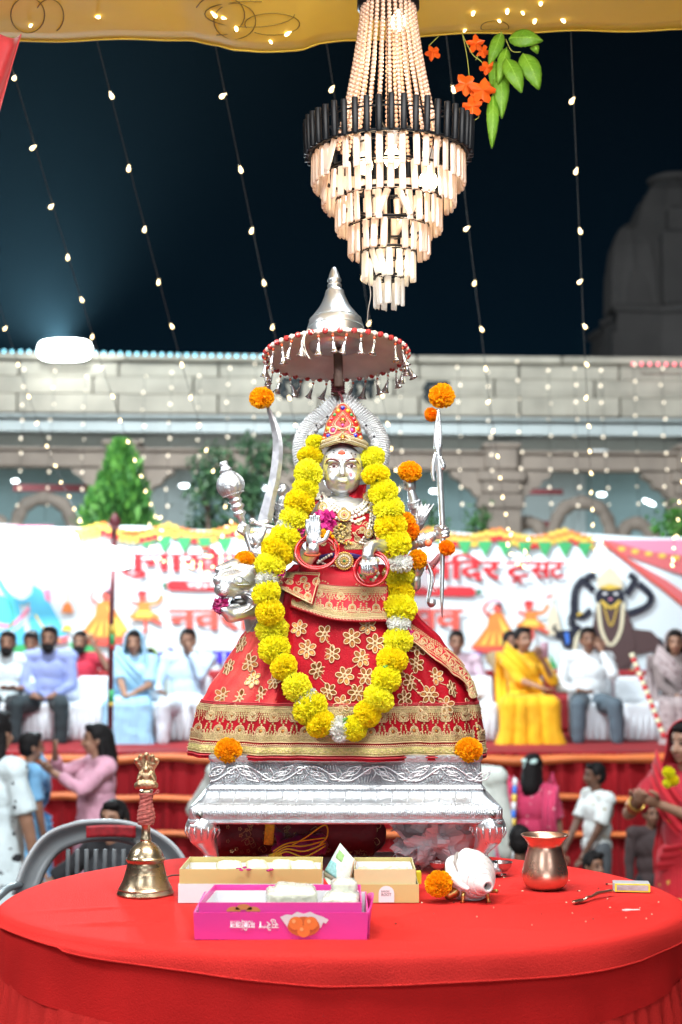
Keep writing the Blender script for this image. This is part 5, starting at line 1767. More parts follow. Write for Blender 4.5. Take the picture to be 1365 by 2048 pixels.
# hem border, mapped round the skirt by angle so that it also turns the sides
def hem_map(u, v):
 """u: -1..1 (left to right round the front) scaled by 300, v photo row"""
 s_ = max(-1.0, min(1.0, u / 300))
 a = -math.acos((abs(s_) ** 1.25) * (1 if s_ > 0 else -1))
 if abs(u) > 300: a += (abs(u) - 300) / 300 * (1 if u > 0 else -1)
 p = skirt_pt(a, v)
 p1 = skirt_pt(a + 0.02, v); p2 = skirt_pt(a, v - 2)
 n = (p1 - skirt_pt(a - 0.02, v)).cross(p2 - p).normalized()
 if n.dot(V((p.x * 0.5 if abs(u) > 250 else 0, p.y - SCY, 0))) < 0: n = -n
 return p, n
eb = Emb(hem_map)
eb.border(-304, 304, 1404, 1474, 42)
for i in range(150):
 u = lerp(-304, 304, i / 150)
 eb.line([(u, 1478), (u + 2, 1481), (u + 4, 1478)], 0.8, 1, 2)
eb.build('hem_embroidery', sk)
q = MB()
q.grid(lambda u, v: (lambda r: r[0] + r[1] * 0.0016)(hem_map(lerp(-306, 306, u), lerp(1497, 1484, v))), 120, 3)
solidify(q.build('hem_ribbon', BANDV, sk), 0.0012)
q = MB()
for v, r in ((1483, 0.0012), (1498, 0.0012)):
 q.tube([(lambda w_: w_[0] + w_[1] * 0.0018)(hem_map(lerp(-306, 306, i / 120), v)) for i in range(121)], r, 5, 0)
q.tube([(lambda w_: w_[0] + w_[1] * 0.0014)(hem_map(lerp(-306, 306, i / 120), 1503)) for i in range(121)], 0.0022, 6, 1)
q.tube([(lambda w_: w_[0] + w_[1] * 0.0014)(hem_map(lerp(-306, 306, i / 120), 1401)) for i in range(121)], 0.0020, 6, 1)
for i in range(100):
 p, n = hem_map(lerp(-304, 304, i / 100), 1490 + 3 * (i % 2))
 q.ell(p + n * 0.002, (0.0034, 0.0012, 0.0012), nu=6, nv=4)
q.build('hem_cord', [GOLD2, mat('red_piping', (0.42, 0.03, 0.04), 0.6)], sk)
# underskirt: dark velvet cloth showing below the hem
q = MB()
q.grid(lambda u, v: V((0.0 + 0.262 * cos(2 * pi * u), SCY - 0.01 + 0.118 * sin(2 * pi * u) + 0.004 * sin(60 * u * pi), CHT + 0.0005 + 0.03 * v)), 90, 3, closed=True)
q.build('underskirt', MRN, gd)

# ---- the lap shawl, the folded flap and the side drape: sheets over the skirt
def sheet_map(quad, off):
 """quad: 4 px corner lists; returns map (u,v in 0..1) -> point on the skirt pushed out by off(u,v)"""
 def fn(u, v):
  top = V((lerp(quad[0][0], quad[1][0], u), lerp(quad[0][1], quad[1][1], u), 0))
  bot = V((lerp(quad[3][0], quad[2][0], u), lerp(quad[3][1], quad[2][1], u), 0))
  c = lerp(top, bot, v)
  p, n = hit(c.x, c.y)
  n = (n + V((0, -1, 0))).normalized()
  return p + n * off(u, v), n
 return fn
def lap_px(u, v):
 x = lerp(lerp(600, 584, v), lerp(772, 776, v), u)
 yb = 1216 + 30 * sin(min(1, u * 1.5) * pi / 2) - 1 * u
 y = lerp(1132, yb, v)
 return x, y
def lap(u, v):
 x, y = lap_px(u, v)
 p, n = hit(x, y)
 n = (n * 0.5 + V((0, -1, 0))).normalized()
 return p + n * (0.008 + 0.012 * v + 0.002 * sin(u * 17 + v * 5) * v), n
q = MB()
q.grid(lambda u, v: lap(u, 1 - v)[0], 50, 24)
lp = solidify(q.build('lap_shawl', SATIN, gd), 0.0016)
el = Emb(lambda u, v: lap(u / 190, v / 110))
for k in range(1):
 el.border(2, 188, 42, 101, 44, 0.8)
el.rows(2, 188, 95, 104, 3.2)
for u in range(6, 188, 6):
 if u < 70 or u > 120:
  el.dot(u, 38 + 3 * sin(u * 0.2), 2.2)
 el.line([(u, 105), (u + 3, 107)], 0.8, 1, 1)
for v in (104, 107.5):
 el.line([(2 + 186 * i / 30, v) for i in range(31)], 1.1, 1 if v < 105 else 3, 2)
el.build('shawl_embroidery', lp)
def flp(u, v):
 a, b, c, d = V((556, 1146, 0)), V((648, 1146, 0)), V((632, 1214, 0)), V((550, 1172, 0))
 w_ = lerp(lerp(a, b, u), lerp(d, c, u), v)
 p, n = hit(w_.x, w_.y)
 n = V((-0.15, -1, 0.1)).normalized()
 return p + n * (0.022 + 0.010 * v + 0.012 * u * v - 0.010 * max(0, u - 0.85) * 6 * v), n
q = MB()
q.grid(lambda u, v: flp(u, 1 - v)[0], 20, 14)
fp_ = solidify(q.build('shawl_flap', SATIN, gd), 0.0018)
ef = Emb(lambda u, v: flp(min(1, max(0, u / 92)), min(1, max(0, v / 58))))
ef.rows(4, 40, 4, 22, 3.6); ef.rows(40, 88, 3, 8, 3.6)
for a, b in ((14, 40), (34, 30), (52, 44), (70, 30), (78, 48), (60, 18), (86, 18)):
 ef.rosette(a, b, 7)
for a, b, s1, s2 in ((24, 32, 1, 1), (46, 26, 1, 1), (64, 40, -1, 1), (80, 36, -1, 1), (40, 48, -1, 1)):
 ef.curl(a, b, s1, s2)
ef.rows(6, 88, 50, 55, 3.6)
ef.line([(2 + 88 * i / 14, 57) for i in range(15)], 1.6, 1, 2)
ef.line([(88, 3 + 54 * i / 8) for i in range(9)], 1.4, 1, 2)
ef.build('flap_embroidery', fp_)
q = MB()     # the folded underside showing below the flap
def und(u, v):
 x, y = lerp(580, 634, u), lerp(lerp(1188, 1212, u), lerp(1216, 1222, u), v)
 p, n = hit(x, y)
 return p + V((0, -1, 0)) * (0.020 - 0.012 * v + 0.004 * sin(u * 6))
q.grid(lambda u, v: und(u, 1 - v), 12, 6)
solidify(q.build('shawl_lining', SATIN, gd), 0.0015)
# side drape with its own border on the right
ED = spline([(800, 1236, 0), (850, 1270, 0), (905, 1308, 0), (938, 1350, 0), (952, 1392, 0)], 6)
IN = spline([(796, 1262, 0), (838, 1298, 0), (884, 1336, 0), (922, 1368, 0), (944, 1398, 0)], 6)
def side(u, v):
 t = u * (len(ED) - 1); i = min(int(t), len(ED) - 2); f = t - i
 c = lerp(lerp(ED[i], ED[i + 1], f), lerp(IN[i], IN[i + 1], f), v)
 p, n = hit(c.x, c.y)
 n = (n * 0.6 + V((0.1, -1, 0.1))).normalized()
 return p + n * (0.006 + 0.010 * v), n
q = MB()
q.grid(lambda u, v: side(u, 1 - v)[0], 40, 8)
sd = solidify(q.build('side_drape', SATIN, gd), 0.0018)
es = Emb(lambda u, v: side(min(1, u / 220), min(1, v / 30)))
es.rows(2, 218, 1, 7, 3.4)
for i in range(14):
 es.rosette(10 + i * 15.4, 14, 6)
 es.curl(17 + i * 15.4, 17, 1, 1)
es.rows(2, 218, 22, 27, 3.4)
es.line([(218 * i / 24, 29) for i in range(25)], 1.6, 1, 2)
es.build('drape_embroidery', sd)
# thin pink net scarf falling behind the right side
q = MB()
q.grid(lambda u, v: P(lerp(826, lerp(852, 868, v), u), lerp(1120, 1290, v), 3.50) + V((0, 0.004 * sin(u * 9 + v * 4), 0)), 10, 14)
q.build('net_scarf', mat('pink_net', (0.62, 0.10, 0.16), 0.6, alpha=0.5, bump=(300, 0.3)), gd)

# ---- torso, neck and head in silver
q = MB()
def tp(px, py, dy): return P(px, py, SY + dy)
q.ell(tp(684, 1095, 0.0), (0.082, 0.060, 0.075), nu=20, nv=14)
q.ell(tp(684, 1040, 0.0), (0.088, 0.058, 0.060), nu=20, nv=14)
for sg in (-1, 1):
 q.cap_(tp(684 + sg * 52, 1012, 0.005), tp(684 + sg * 84, 1028, 0.01), 0.030, 0.029, 14)
 q.ell(tp(684 + sg * 30, 1058, -0.035), (0.030, 0.030, 0.030), nu=14, nv=10)
q.cap_(tp(684, 1012, 0), tp(684, 980, 0), 0.027, 0.024, 14)
# head: broad cranium, full cheeks, round chin
HC = tp(685, 938, -0.012)
q.ell(HC + V((0, 0.008, 0.008)), (0.0495, 0.050, 0.052), nu=24, nv=18)
q.ell(HC + V((0, -0.006, -0.022)), (0.0435, 0.042, 0.040), nu=20, nv=14)
q.ell(HC + V((0, -0.024, -0.046)), (0.020, 0.018, 0.0135), nu=16, nv=10)
for sg in (-1, 1):
 q.ell(HC + V((sg * 0.022, -0.028, -0.024)), (0.0175, 0.0165, 0.0175), nu=14, nv=10)
 q.ell(HC + V((sg * 0.0495, 0.004, -0.012)), (0.007, 0.011, 0.018), nu=12, nv=8)
 q.cap_(HC + V((sg * 0.006, -0.0425, 0.0125)), HC + V((sg * 0.031, -0.034, 0.0145)), 0.0050, 0.0040, 8)   # brow ridge
q.cap_(HC + V((0, -0.0415, 0.010)), HC + V((0, -0.0515, -0.0165)), 0.0042, 0.0072, 10)
for sg in (-1, 1): q.ell(HC + V((sg * 0.0065, -0.0465, -0.0180)), (0.0052, 0.0060, 0.0045), nu=10, nv=8)
q.cap_(HC + V((-0.0085, -0.0445, -0.0315)), HC + V((0.0085, -0.0445, -0.0315)), 0.0042, 0.0042, 8)
q.cap_(HC + V((-0.0065, -0.0438, -0.0375)), HC + V((0.0065, -0.0438, -0.0375)), 0.0044, 0.0044, 8)
bust = link('bust', blob(q, 0.0026, 3, mat('face_silver', (0.70, 0.72, 0.75), 0.33, 0.78, bump=(90, 0.08, 4), var=(18, 0.06)), 'bust'), gd)
hb = BVHTree.FromPolygons([v.co for v in bust.data.vertices], [tuple(p.vertices) for p in bust.data.polygons])
def face(x, z, off=0.0004):
 p, n, i, d = hb.ray_cast(HC + V((x, -0.3, z)), V((0, 1, 0)))
 if p is None: p, n, i, d = hb.find_nearest(HC + V((x, -0.04, z)))
 return p + n * off, n
EYEW = mat('painted_white', (0.70, 0.62, 0.62), 0.35, coat=0.4)
EYED = mat('painted_dark_eye', (0.06, 0.012, 0.016), 0.25, coat=0.5)
BROW = mat('painted_brow', (0.13, 0.025, 0.03), 0.4)
RDOT = mat('red_paint', (0.60, 0.06, 0.02), 0.4)
for sg in (-1, 1):
 c = V((sg * 0.0195, 0, 0.0035))
 q = MB()
 out = [(-0.0115, -0.0010), (-0.006, 0.0035), (0.001, 0.0050), (0.007, 0.0032), (0.0118, -0.0012), (0.006, -0.0040), (-0.001, -0.0050), (-0.007, -0.0036)]
 q.poly([face(c.x + a * sg, c.z + b, 0.0012)[0] for a, b in (out if sg > 0 else out[::-1])])
 ey = q.build('eye', EYEW, bust, smooth=False)
 q = MB(); p, n = face(c.x + 0.001, c.z + 0.0002, 0.0012); q.ell(p, (0.0042, 0.0014, 0.0044), nu=12, nv=8)
 q.build('iris', EYED, ey)
 q = MB()
 q.tube([face(c.x + a * sg, c.z + b, 0.0014)[0] for a, b in ((-0.0125, -0.001), (-0.006, 0.0042), (0.001, 0.0058), (0.0075, 0.0036), (0.0135, -0.002))], [0.0004, 0.0010, 0.0012, 0.0010, 0.0004], 6)
 q.tube([face(c.x + a * sg, c.z + b, 0.0012)[0] for a, b in ((-0.011, -0.002), (-0.004, -0.0052), (0.004, -0.0048), (0.011, -0.0022))], 0.0006, 5)
 q.build('eyelid', BROW, ey)
 q = MB()
 q.tube([face(sg * a, b, 0.0012)[0] for a, b in ((0.0055, 0.0125), (0.011, 0.0135), (0.018, 0.0168), (0.026, 0.0182), (0.034, 0.0150), (0.0385, 0.008))], [0.0008, 0.0016, 0.0021, 0.0023, 0.0018, 0.0006], 6)
 q.build('eyebrow', BROW, bust)
q = MB()
p, n = face(-0.001, 0.0325, 0.0005); q.ell(p, (0.0088, 0.0022, 0.0066), nu=16, nv=8)
q.build('forehead_mark', RDOT, bust)
q = MB()
p, n = face(0.019, -0.0175, 0.0002); q.ell(p, (0.0052, 0.0014, 0.0054), nu=12, nv=6)
q.build('cheek_mark', mat('pink_paste', (0.58, 0.20, 0.24), 0.7), bust)
q = MB()
p, n = face(0.002, -0.031, 0.001); q.ell(p, (0.0115, 0.0035, 0.0068), nu=14, nv=8); q.ell(p + V((0.004, -0.001, 0.003)), (0.006, 0.003, 0.004), nu=10, nv=6)
q.build('sweet_paste', mat('pale_paste', (0.70, 0.70, 0.48), 0.7, bump=(300, 0.5)), bust)
q = MB()
for sg in (-1, 1): p, n = face(sg * 0.0042, -0.0200, 0.0006); q.ell(p, (0.0020, 0.0012, 0.0013), nu=8, nv=5)
p, n = face(-0.0002, 0.0165, 0.0006); q.ring(p, 0.0019, 0.0005, n, 12, 5)
for a, b in ((-0.004, 0.021), (0.001, 0.0225), (0.0045, 0.0205)): p, n = face(a, b, 0.0003); q.ell(p, 0.0005, nu=5, nv=4)
q.build('nostril', EYED, bust)
q = MB()
for a, b in ((-0.036, 0.026), (-0.020, 0.0345), (-0.0185, 0.0395), (0.0075, 0.040), (0.021, 0.033), (0.030, 0.031)):
 p, n = face(a, b, 0.0004); q.ell(p, 0.0019, nu=8, nv=6)
q.build('forehead_stud', mat('dark_gem', (0.02, 0.02, 0.03), 0.15), bust)
YPASTE = mat('turmeric_smear', (0.66, 0.58, 0.14), 0.6, var=(120, 0.3), alpha=0.5)
for sg in (-1, 1):
 q = MB()
 q.grid(lambda u, v: face(sg * (lerp(0.034, 0.0445, u) - 0.006 * (2 * v - 1) ** 2), lerp(-0.030, 0.022, v), 0.0008)[0], 5, 10)
 q.build('turmeric_smear', YPASTE, bust)
# ---- halo (prabhavali) behind the head
HCX, HCZ = 683, 902
def halo(px, py, dy=0.0): return P(px, py, 3.535 + dy)
def halo_r(a):
 """outline radius in px: round with a pointed top"""
 top = math.exp(-((a - pi / 2) / 0.30) ** 2)
 return 98 + 22 * top
q = MB()
NH = 120
def hz(r, a, dy): return halo(HCX + r * cos(a), HCZ - r * sin(a) * 0.98, dy)
aa = [lerp(-0.75, pi + 0.75, i / NH) for i in range(NH + 1)]
vs_, fs = [], []
for a in aa:
 ro = halo_r(a)
 ri = 60 + 2.2 * abs(sin(a * 14))
 vs_ += [hz(ri, a, 0.0), hz(ro * 0.76, a, -0.003), hz(ro, a, 0.0), hz(ro, a, 0.004), hz(ri, a, 0.004)]
for i in range(NH):
 b = i * 5
 for j in range(5):
  j2 = (j + 1) % 5
  fs.append((b + j, b + 5 + j, b + 5 + j2, b + j2))
q.add(vs_, fs)
ha = q.build('halo', HALOS, gd)
q = MB()
for i in range(84):
 a = lerp(-0.72, pi + 0.72, i / 83)
 ro = halo_r(a)
 r0, r1 = ro * 0.755, ro * 1.0
 tw = 0.10 if a > pi / 2 else -0.10
 q.tube(spline([hz(r0, a, -0.005), hz(lerp(r0, r1, 0.5), a + tw * 0.35, -0.009), hz(r1 + 1.5, a + tw, -0.003)], 3), [0.0008, 0.0013, 0.0017, 0.0019, 0.0018, 0.0015, 0.0008], 6)
q.build('halo_leaf', HALOS, ha)
q = MB()
q.tube([hz(halo_r(a) * 0.775, a, -0.005) for a in aa], 0.0018, 6)
q.tube([hz(halo_r(a) * 0.80, a, -0.005) for a in aa], 0.0010, 6)
for i in range(34):
 a = lerp(-0.6, pi + 0.6, i / 33)
 q.ring(hz(halo_r(a) * 0.70, a, -0.004), 0.0026, 0.0008, (0, -1, 0), 10, 5)
 q.tube(spline([hz(62, a, -0.003), hz(66, a + 0.03, -0.006), hz(69, a + 0.06, -0.004)], 3), 0.0010, 5)
q.build('halo_bead', HALOS, ha)
q = MB()
for i in range(9):
 a = lerp(0.05, pi - 0.05, i / 8)
 q.ell(hz(halo_r(a) * 0.735, a, -0.006), (0.0028, 0.0012, 0.0028), nu=8, nv=6)
q.build('halo_gem', mat('dark_gem', (0.02, 0.02, 0.03), 0.15), ha)

# ---- crown
CR = mat('crown_red', (0.45, 0.015, 0.012), 0.45, var=(200, 0.2))
CG = [GOLD, mat('crown_thread', (0.72, 0.66, 0.46), 0.45, 0.35, bump=(500, 0.4)), SEQ, CR]
GEM = {c: mat('gem_' + c, v, 0.08, coat=0.8) for c, v in {'blue': (0.02, 0.015, 0.35), 'green': (0.02, 0.22, 0.05), 'pink': (0.55, 0.05, 0.25), 'red': (0.50, 0.02, 0.04), 'amber': (0.85, 0.38, 0.02), 'orange': (0.75, 0.22, 0.05)}.items()}
cwn = [(891, 50), (884, 50), (872, 40), (860, 37), (848, 35), (838, 29), (828, 23), (818, 17), (809, 10)]
q = MB()
def cw(a, py, out=0.0):
 hw_ = pl(sorted([(y, w_) for y, w_ in cwn]), py)[0]
 r = hw_ * k0 + out
 c = tp(686, py, 0.0)
 return c + V((r * cos(a), r * 0.85 * sin(a), 0.006 * abs(cos(a)) ** 1.5 * (1 if py > 870 else 0) * -1))
q.grid(lambda u, v: cw(2 * pi * u, lerp(888, 809, v)), 40, 16, closed=True)
cr_ = q.build('crown', CR, gd)
q = MB()
for k, py in enumerate((873, 877, 881, 885, 889)):
 for i in range(60):
  a = lerp(pi, 2 * pi, i / 59)
  c = cw(a, py + (8 * abs(cos(a)) - 2) , 0.001)
  q.ell(c, (0.0023, 0.0023, 0.0019), nu=6, nv=4, mi=1 if k % 2 else 0)
q.grid(lambda u, v: cw(lerp(pi, 2 * pi, u), lerp(892, 872, v) + 8 * abs(cos(lerp(pi, 2 * pi, u))) - 2, 0.0), 40, 3)
q.build('crown_band', CG, cr_)
def on_crown(px, py, out=0.001):
 c = tp(686, py, 0)
 hw_ = pl(sorted([(y, w_) for y, w_ in cwn]), py)[0] * k0
 x = (px - 686) * k0
 x = max(-hw_ * 0.98, min(hw_ * 0.98, x))
 return c + V((x, -0.85 * sqrt(max(0, hw_ * hw_ - x * x)) - out, 0))
q = MB()
def cord(pts, r=0.0013, mi=1, bead=True):
 sp = spline([(a, b, 0) for a, b in pts], 5)
 for p in sp:
  q.ell(on_crown(p.x, p.y, 0.0012), r * 1.25, nu=6, nv=4, mi=mi)
cord([(686, 829), (676, 842), (670, 852), (676, 858), (686, 862), (696, 858), (702, 852), (696, 842), (686, 829)])
cord([(686, 826), (673, 841), (666, 853), (674, 862), (686, 866), (698, 862), (706, 853), (699, 841), (686, 826)], mi=0)
cord([(686, 869), (676, 879), (671, 885)]); cord([(686, 869), (696, 879), (701, 885)])
cord([(686, 866), (672, 880), (666, 886)], mi=0); cord([(686, 866), (700, 880), (706, 886)], mi=0)
cord([(671, 886), (686, 890), (701, 886)])
for sg in (-1, 1):
 cord([(686 + sg * 12, 858), (686 + sg * 24, 858), (686 + sg * 26, 868), (686 + sg * 18, 871), (686 + sg * 13, 864), (686 + sg * 12, 858)])
 cord([(686 + sg * 32, 854), (686 + sg * 36, 860), (686 + sg * 34, 868), (686 + sg * 28, 866)], mi=0)
 cord([(686 + sg * 10, 815), (686 + sg * 15, 822), (686 + sg * 22, 834), (686 + sg * 28, 842), (686 + sg * 34, 852)], mi=0)
cord([(674, 816), (680, 810), (686, 808), (692, 810), (698, 816)]); cord([(676, 819), (686, 813), (696, 819)], mi=0)
for px, py in ((686, 845), (686, 880)):
 for i in range(6):
  q.ell(on_crown(px + 5 * cos(i * 1.05), py + 5 * sin(i * 1.05), 0.002), 0.0027, nu=6, nv=4, mi=2)
q.build('crown_beadwork', CG, cr_)
for px, py, r, c in ((686, 818, 0.0052, 'blue'), (677, 824, 0.0048, 'amber'), (696, 824, 0.0048, 'amber'), (670, 832, 0.0042, 'green'), (703, 832, 0.0042, 'green'), (664, 841, 0.0048, 'red'), (708, 841, 0.0048, 'red'), (661, 847, 0.003, 'orange'), (712, 847, 0.003, 'orange'),
                   (657, 860, 0.0052, 'amber'), (715, 860, 0.0052, 'amber'), (667, 864, 0.0050, 'pink'), (704, 864, 0.0050, 'pink'), (657, 875, 0.0052, 'blue'), (711, 875, 0.0052, 'blue'), (648, 880, 0.0045, 'orange'), (721, 879, 0.0055, 'orange'), (686, 854.5, 0.0036, 'pink'), (678, 863, 0.003, 'orange'), (694, 863, 0.003, 'orange'), (686, 843, 0.0034, 'amber'), (686, 879, 0.0034, 'amber'), (686, 834, 0.002, 'orange')):
 g_ = MB(); g_.ell(on_crown(px, py, 0.002), (r, r * 0.6, r * 1.05), nu=10, nv=7)
 g_.build('gem', GEM[c], cr_)

# ---- blouse, neck scarf, necklaces
q = MB()
q.ell(tp(684, 1095, 0.0), (0.0855, 0.0645, 0.070), nu=28, nv=18)
q.ell(tp(684, 1042, 0.002), (0.090, 0.0615, 0.052), nu=28, nv=18)
for sg in (-1, 1):
 q.ell(tp(684 + sg * 30, 1058, -0.036), 0.0335, nu=16, nv=12)
 q.cap_(tp(684 + sg * 54, 1014, 0.005), tp(684 + sg * 94, 1044, 0.008), 0.033, 0.034, 14)
blm = blob(q, 0.004, 3, SATIN, 'blouse')
bl_ = link('blouse', blm, gd)
bb = BVHTree.FromPolygons([v.co for v in blm.vertices], [tuple(p.vertices) for p in blm.polygons])
def chest(px, py, off=0.001):
 d = (P(px, py, 3.0) - CAMV).normalized()
 p, n, i, dist = bb.ray_cast(CAMV, d)
 if p is None: p, n, i, dist = bb.find_nearest(P(px, py, SY - 0.05))
 return p + n * off, n
ec = Emb(lambda u, v: chest(u, v, 0.0))
for u, v in ((725, 1060), (738, 1052), (718, 1044), (715, 1078), (729, 1082), (752, 1050), (757, 1068), (742, 1086), (662, 1070), (652, 1050), (640, 1020), (630, 1034), (647, 1086), (622, 1018), (765, 1036), (706, 1090), (668, 1094), (612, 1040)):
 ec.rosette(u, v, 6)
for u, v, a, b in ((730, 1070, 1, 1), (745, 1064, -1, 1), (712, 1064, 1, -1), (655, 1064, -1, 1), (636, 1046, 1, 1), (725, 1050, 1, -1), (660, 1082, 1, 1)):
 ec.curl(u, v, a, b)
ec.rows(668, 704, 1046, 1078, 3.6)
for off in (0, 4):
 ec.line([(706 + off, 1064), (718 + off, 1082), (731 + off, 1098)], 1.4, 1)
 ec.line([(756 - off, 1070 + off), (742, 1082 + off), (731, 1098)], 1.4, 1)
ec.rows(690, 726, 1088, 1098, 3.6)
ec.build('blouse_embroidery', bl_)
q = MB()
def scf(u, v):
 x0_, x1_ = lerp(704, 690, v), lerp(734, 726, v)
 px, py = lerp(x0_, x1_, u), lerp(972, 1022, v) - 10 * u * (1 - v) + 6 * u
 d_ = lerp(-0.012, -0.046, v) + 0.016 * u
 return tp(px, py, d_ + 0.003 * sin(u * 9 + v * 3))
q.grid(lambda u, v: scf(u, 1 - v), 18, 14)
solidify(q.build('neck_scarf', SATIN, gd), 0.0015)
def beadline(pts, r, name, m_, parent, step, off=0.003, squash=1.0, fn=chest):
 q = MB()
 sp = spline([(a, b, 0) for a, b in pts], 12)
 acc, last = 0, None
 for p in sp:
  c, n = fn(p.x, p.y, off)
  if last is None or (c - last).length >= step:
   q.ell(c, (r * squash, r, r), nu=7, nv=5)
   last = c
 return q.build(name, m_, parent)
nk = [([(646, 962), (643, 985), (652, 1008), (672, 1024), (690, 1030), (712, 1026), (732, 1010), (744, 985), (742, 962)], 0.0044), ([(652, 968), (650, 988), (660, 1008), (680, 1022), (696, 1024), (716, 1018), (732, 1000), (738, 976)], 0.0042), ([(640, 966), (636, 990), (648, 1016), (668, 1034), (690, 1040), (716, 1034), (738, 1016), (750, 990), (747, 966)], 0.0044),
      ([(658, 975), (660, 995), (676, 1014), (694, 1017)], 0.0042), ([(742, 970), (746, 1000), (744, 1030), (738, 1060), (722, 1090)], 0.0034), ([(747, 970), (751, 1000), (749, 1030), (743, 1060), (727, 1092)], 0.0034), ([(737, 975), (741, 1005), (739, 1034), (733, 1060), (717, 1088)], 0.0034),
      ([(664, 1108), (650, 1116), (636, 1126)], 0.0036), ([(700, 1040), (712, 1046), (728, 1038)], 0.0042), ([(640, 1120), (655, 1128), (672, 1130), (706, 1130), (722, 1124)], 0.003), ([(650, 1000), (658, 1020), (668, 1030)], 0.0044), ([(722, 1028), (736, 1018), (748, 1002)], 0.0044)]
for pts, r in nk:
 beadline(pts, r, 'bead_string', PEARL, gd, r * 1.75, r + 0.001)
def disc(px, py, r, off=0.006, green=True, fn=chest):
 c, n = fn(px, py, off)
 fr = frame(n + V((0, -0.6, 0)))
 d = MB()
 d.lathe([(0, 0.0015), (r * 0.9, 0.001), (r, 0), (r * 0.9, -0.001), (0, -0.001)], 20, M.Translation(c) @ fr.to_4x4())
 g_ = d.build('brooch', GOLD, gd)
 d = MB()
 for rr, n_, b in ((0.95, 26, 0.075), (0.62, 18, 0.07), (0.35, 10, 0.07)):
  for i in range(n_):
   a = 2 * pi * i / n_
   d.ell(c + fr @ V((r * rr * cos(a), r * rr * sin(a), 0.0014)), r * b * 1.3, nu=6, nv=4, mi=0 if rr != 0.62 else 1)
 d.build('brooch_bead', [mat('bright_gold', (0.80, 0.56, 0.12), 0.3, 0.7), PEARL], g_)
 d = MB(); d.ell(c + fr @ V((0, 0, 0.002)), (r * 0.16, r * 0.16, r * 0.12), nu=8, nv=6)
 d.build('brooch_stone', GEM['green'] if green else GEM['red'], g_)
disc(734, 984, 0.0115, 0.009); disc(741, 1020, 0.0115, 0.009); disc(732, 1065, 0.0100, 0.009); disc(648, 1018, 0.0115, 0.008)
disc(688, 1118, 0.0210, 0.012); disc(688, 1032, 0.0150, 0.012, False)
q = MB()
for i in range(90):
 px, py = rnd.gauss(684, 8), rnd.uniform(1046, 1090)
 c, n = chest(px + (py - 1068) * 0.2, py, 0.004 + rnd.uniform(0, 0.004))
 q.ell(c, (rnd.uniform(0.0022, 0.0042),) * 3, nu=6, nv=4, mi=rnd.choice((0, 0, 1)))
q.build('gold_cluster', [GOLD, mat('bright_gold', (0.80, 0.56, 0.12), 0.3, 0.7)], gd)
for i, px in enumerate((668, 676, 684, 692, 700, 708)):
 c, n = chest(px, 1142 - abs(i - 2.5) * 1.5, 0.006)
 d = MB(); d.ell(c + V((0, -0.004, 0)), (0.0032, 0.0032, 0.0062), M.Rotation(0.2 * (i - 2.5), 3, 'Y'), 8, 6)
 d.build('green_drop', GEM['green'], gd)
q = MB()
q.grid(lambda u, v: chest(lerp(640, 724, u), lerp(1120, 1110, v) - 6 * sin(pi * u), 0.003)[0], 16, 3)
solidify(q.build('waist_ribbon', mat('purple_velvet', (0.03, 0.012, 0.12), 0.6), gd), 0.001)

# ---- hands and arms
def fist(q, c, d, n, L=0.030, curl=1.0, thumb=1):
 """closed hand: c palm centre, d forearm->knuckles, n axis of the thing gripped"""
 d, n = V(d).normalized(), V(n).normalized()
 n = (n - d * n.dot(d)).normalized()
 b = d.cross(n)
 fr = M((b, n, d)).transposed()
 q.ell(c, (L * 0.30, L * 0.50, L * 0.56), fr, 12, 10)
 for i, t in enumerate((-0.40, -0.13, 0.13, 0.40)):
  l_ = (0.92, 1.06, 1.0, 0.82)[i]
  r = L * 0.145
  o = c + n * (t * L)
  pts = [o + d * L * 0.30, o + d * L * 0.62 * l_ + b * L * 0.14, o + d * L * 0.62 * l_ + b * L * 0.50, o + d * L * 0.22 + b * L * 0.66, o - d * L * 0.05 + b * L * 0.48]
  sp = spline(pts, 3)
  q.tube(sp, [r * (1.0 - 0.25 * k / len(sp)) for k in range(len(sp))], 8)
 o = c - n * L * 0.46 * thumb
 sp = spline([o - d * L * 0.25, o + b * L * 0.28 - n * L * 0.06 * thumb, o + b * L * 0.60 + d * L * 0.18 + n * L * 0.1 * thumb, o + b * L * 0.74 + d * L * 0.36 + n * L * 0.30 * thumb], 3)
 q.tube(sp, [L * 0.17 * (1.05 - 0.3 * k / len(sp)) for k in range(len(sp))], 8)
def openhand(q, c, d, n, L=0.036, side=1):
 """raised palm: d to the fingertips, n out of the palm"""
 d, n = V(d).normalized(), V(n).normalized()
 s = d.cross(n).normalized() * side
 fr = M((s, n, d)).transposed()
 q.ell(c, (L * 0.54, L * 0.21, L * 0.60), fr, 14, 10)
 for i, t in enumerate((-0.42, -0.14, 0.14, 0.40)):
  l_ = (0.80, 1.02, 1.10, 0.98)[i]
  o = c + s * (t * L) + d * L * 0.35
  sp = spline([o, o + d * L * 0.5 * l_ + n * L * 0.05, o + d * L * 0.92 * l_ + n * L * 0.02, o + d * L * 1.22 * l_ + n * L * 0.09], 3)
  q.tube(sp, [L * 0.15 * (1.0 - 0.35 * (k / len(sp)) ** 2) for k in range(len(sp))], 8)
  q.ell(sp[-1], L * 0.095, nu=8, nv=6)
 o = c + s * L * 0.45 - d * L * 0.25
 sp = spline([o - s * L * 0.1, o + s * L * 0.28 + d * L * 0.12 + n * L * 0.12, o + s * L * 0.50 + d * L * 0.48 + n * L * 0.18, o + s * L * 0.62 + d * L * 0.80 + n * L * 0.14], 3)
 q.tube(sp, [L * 0.19 * (1.05 - 0.45 * k / len(sp)) for k in range(len(sp))], 8)
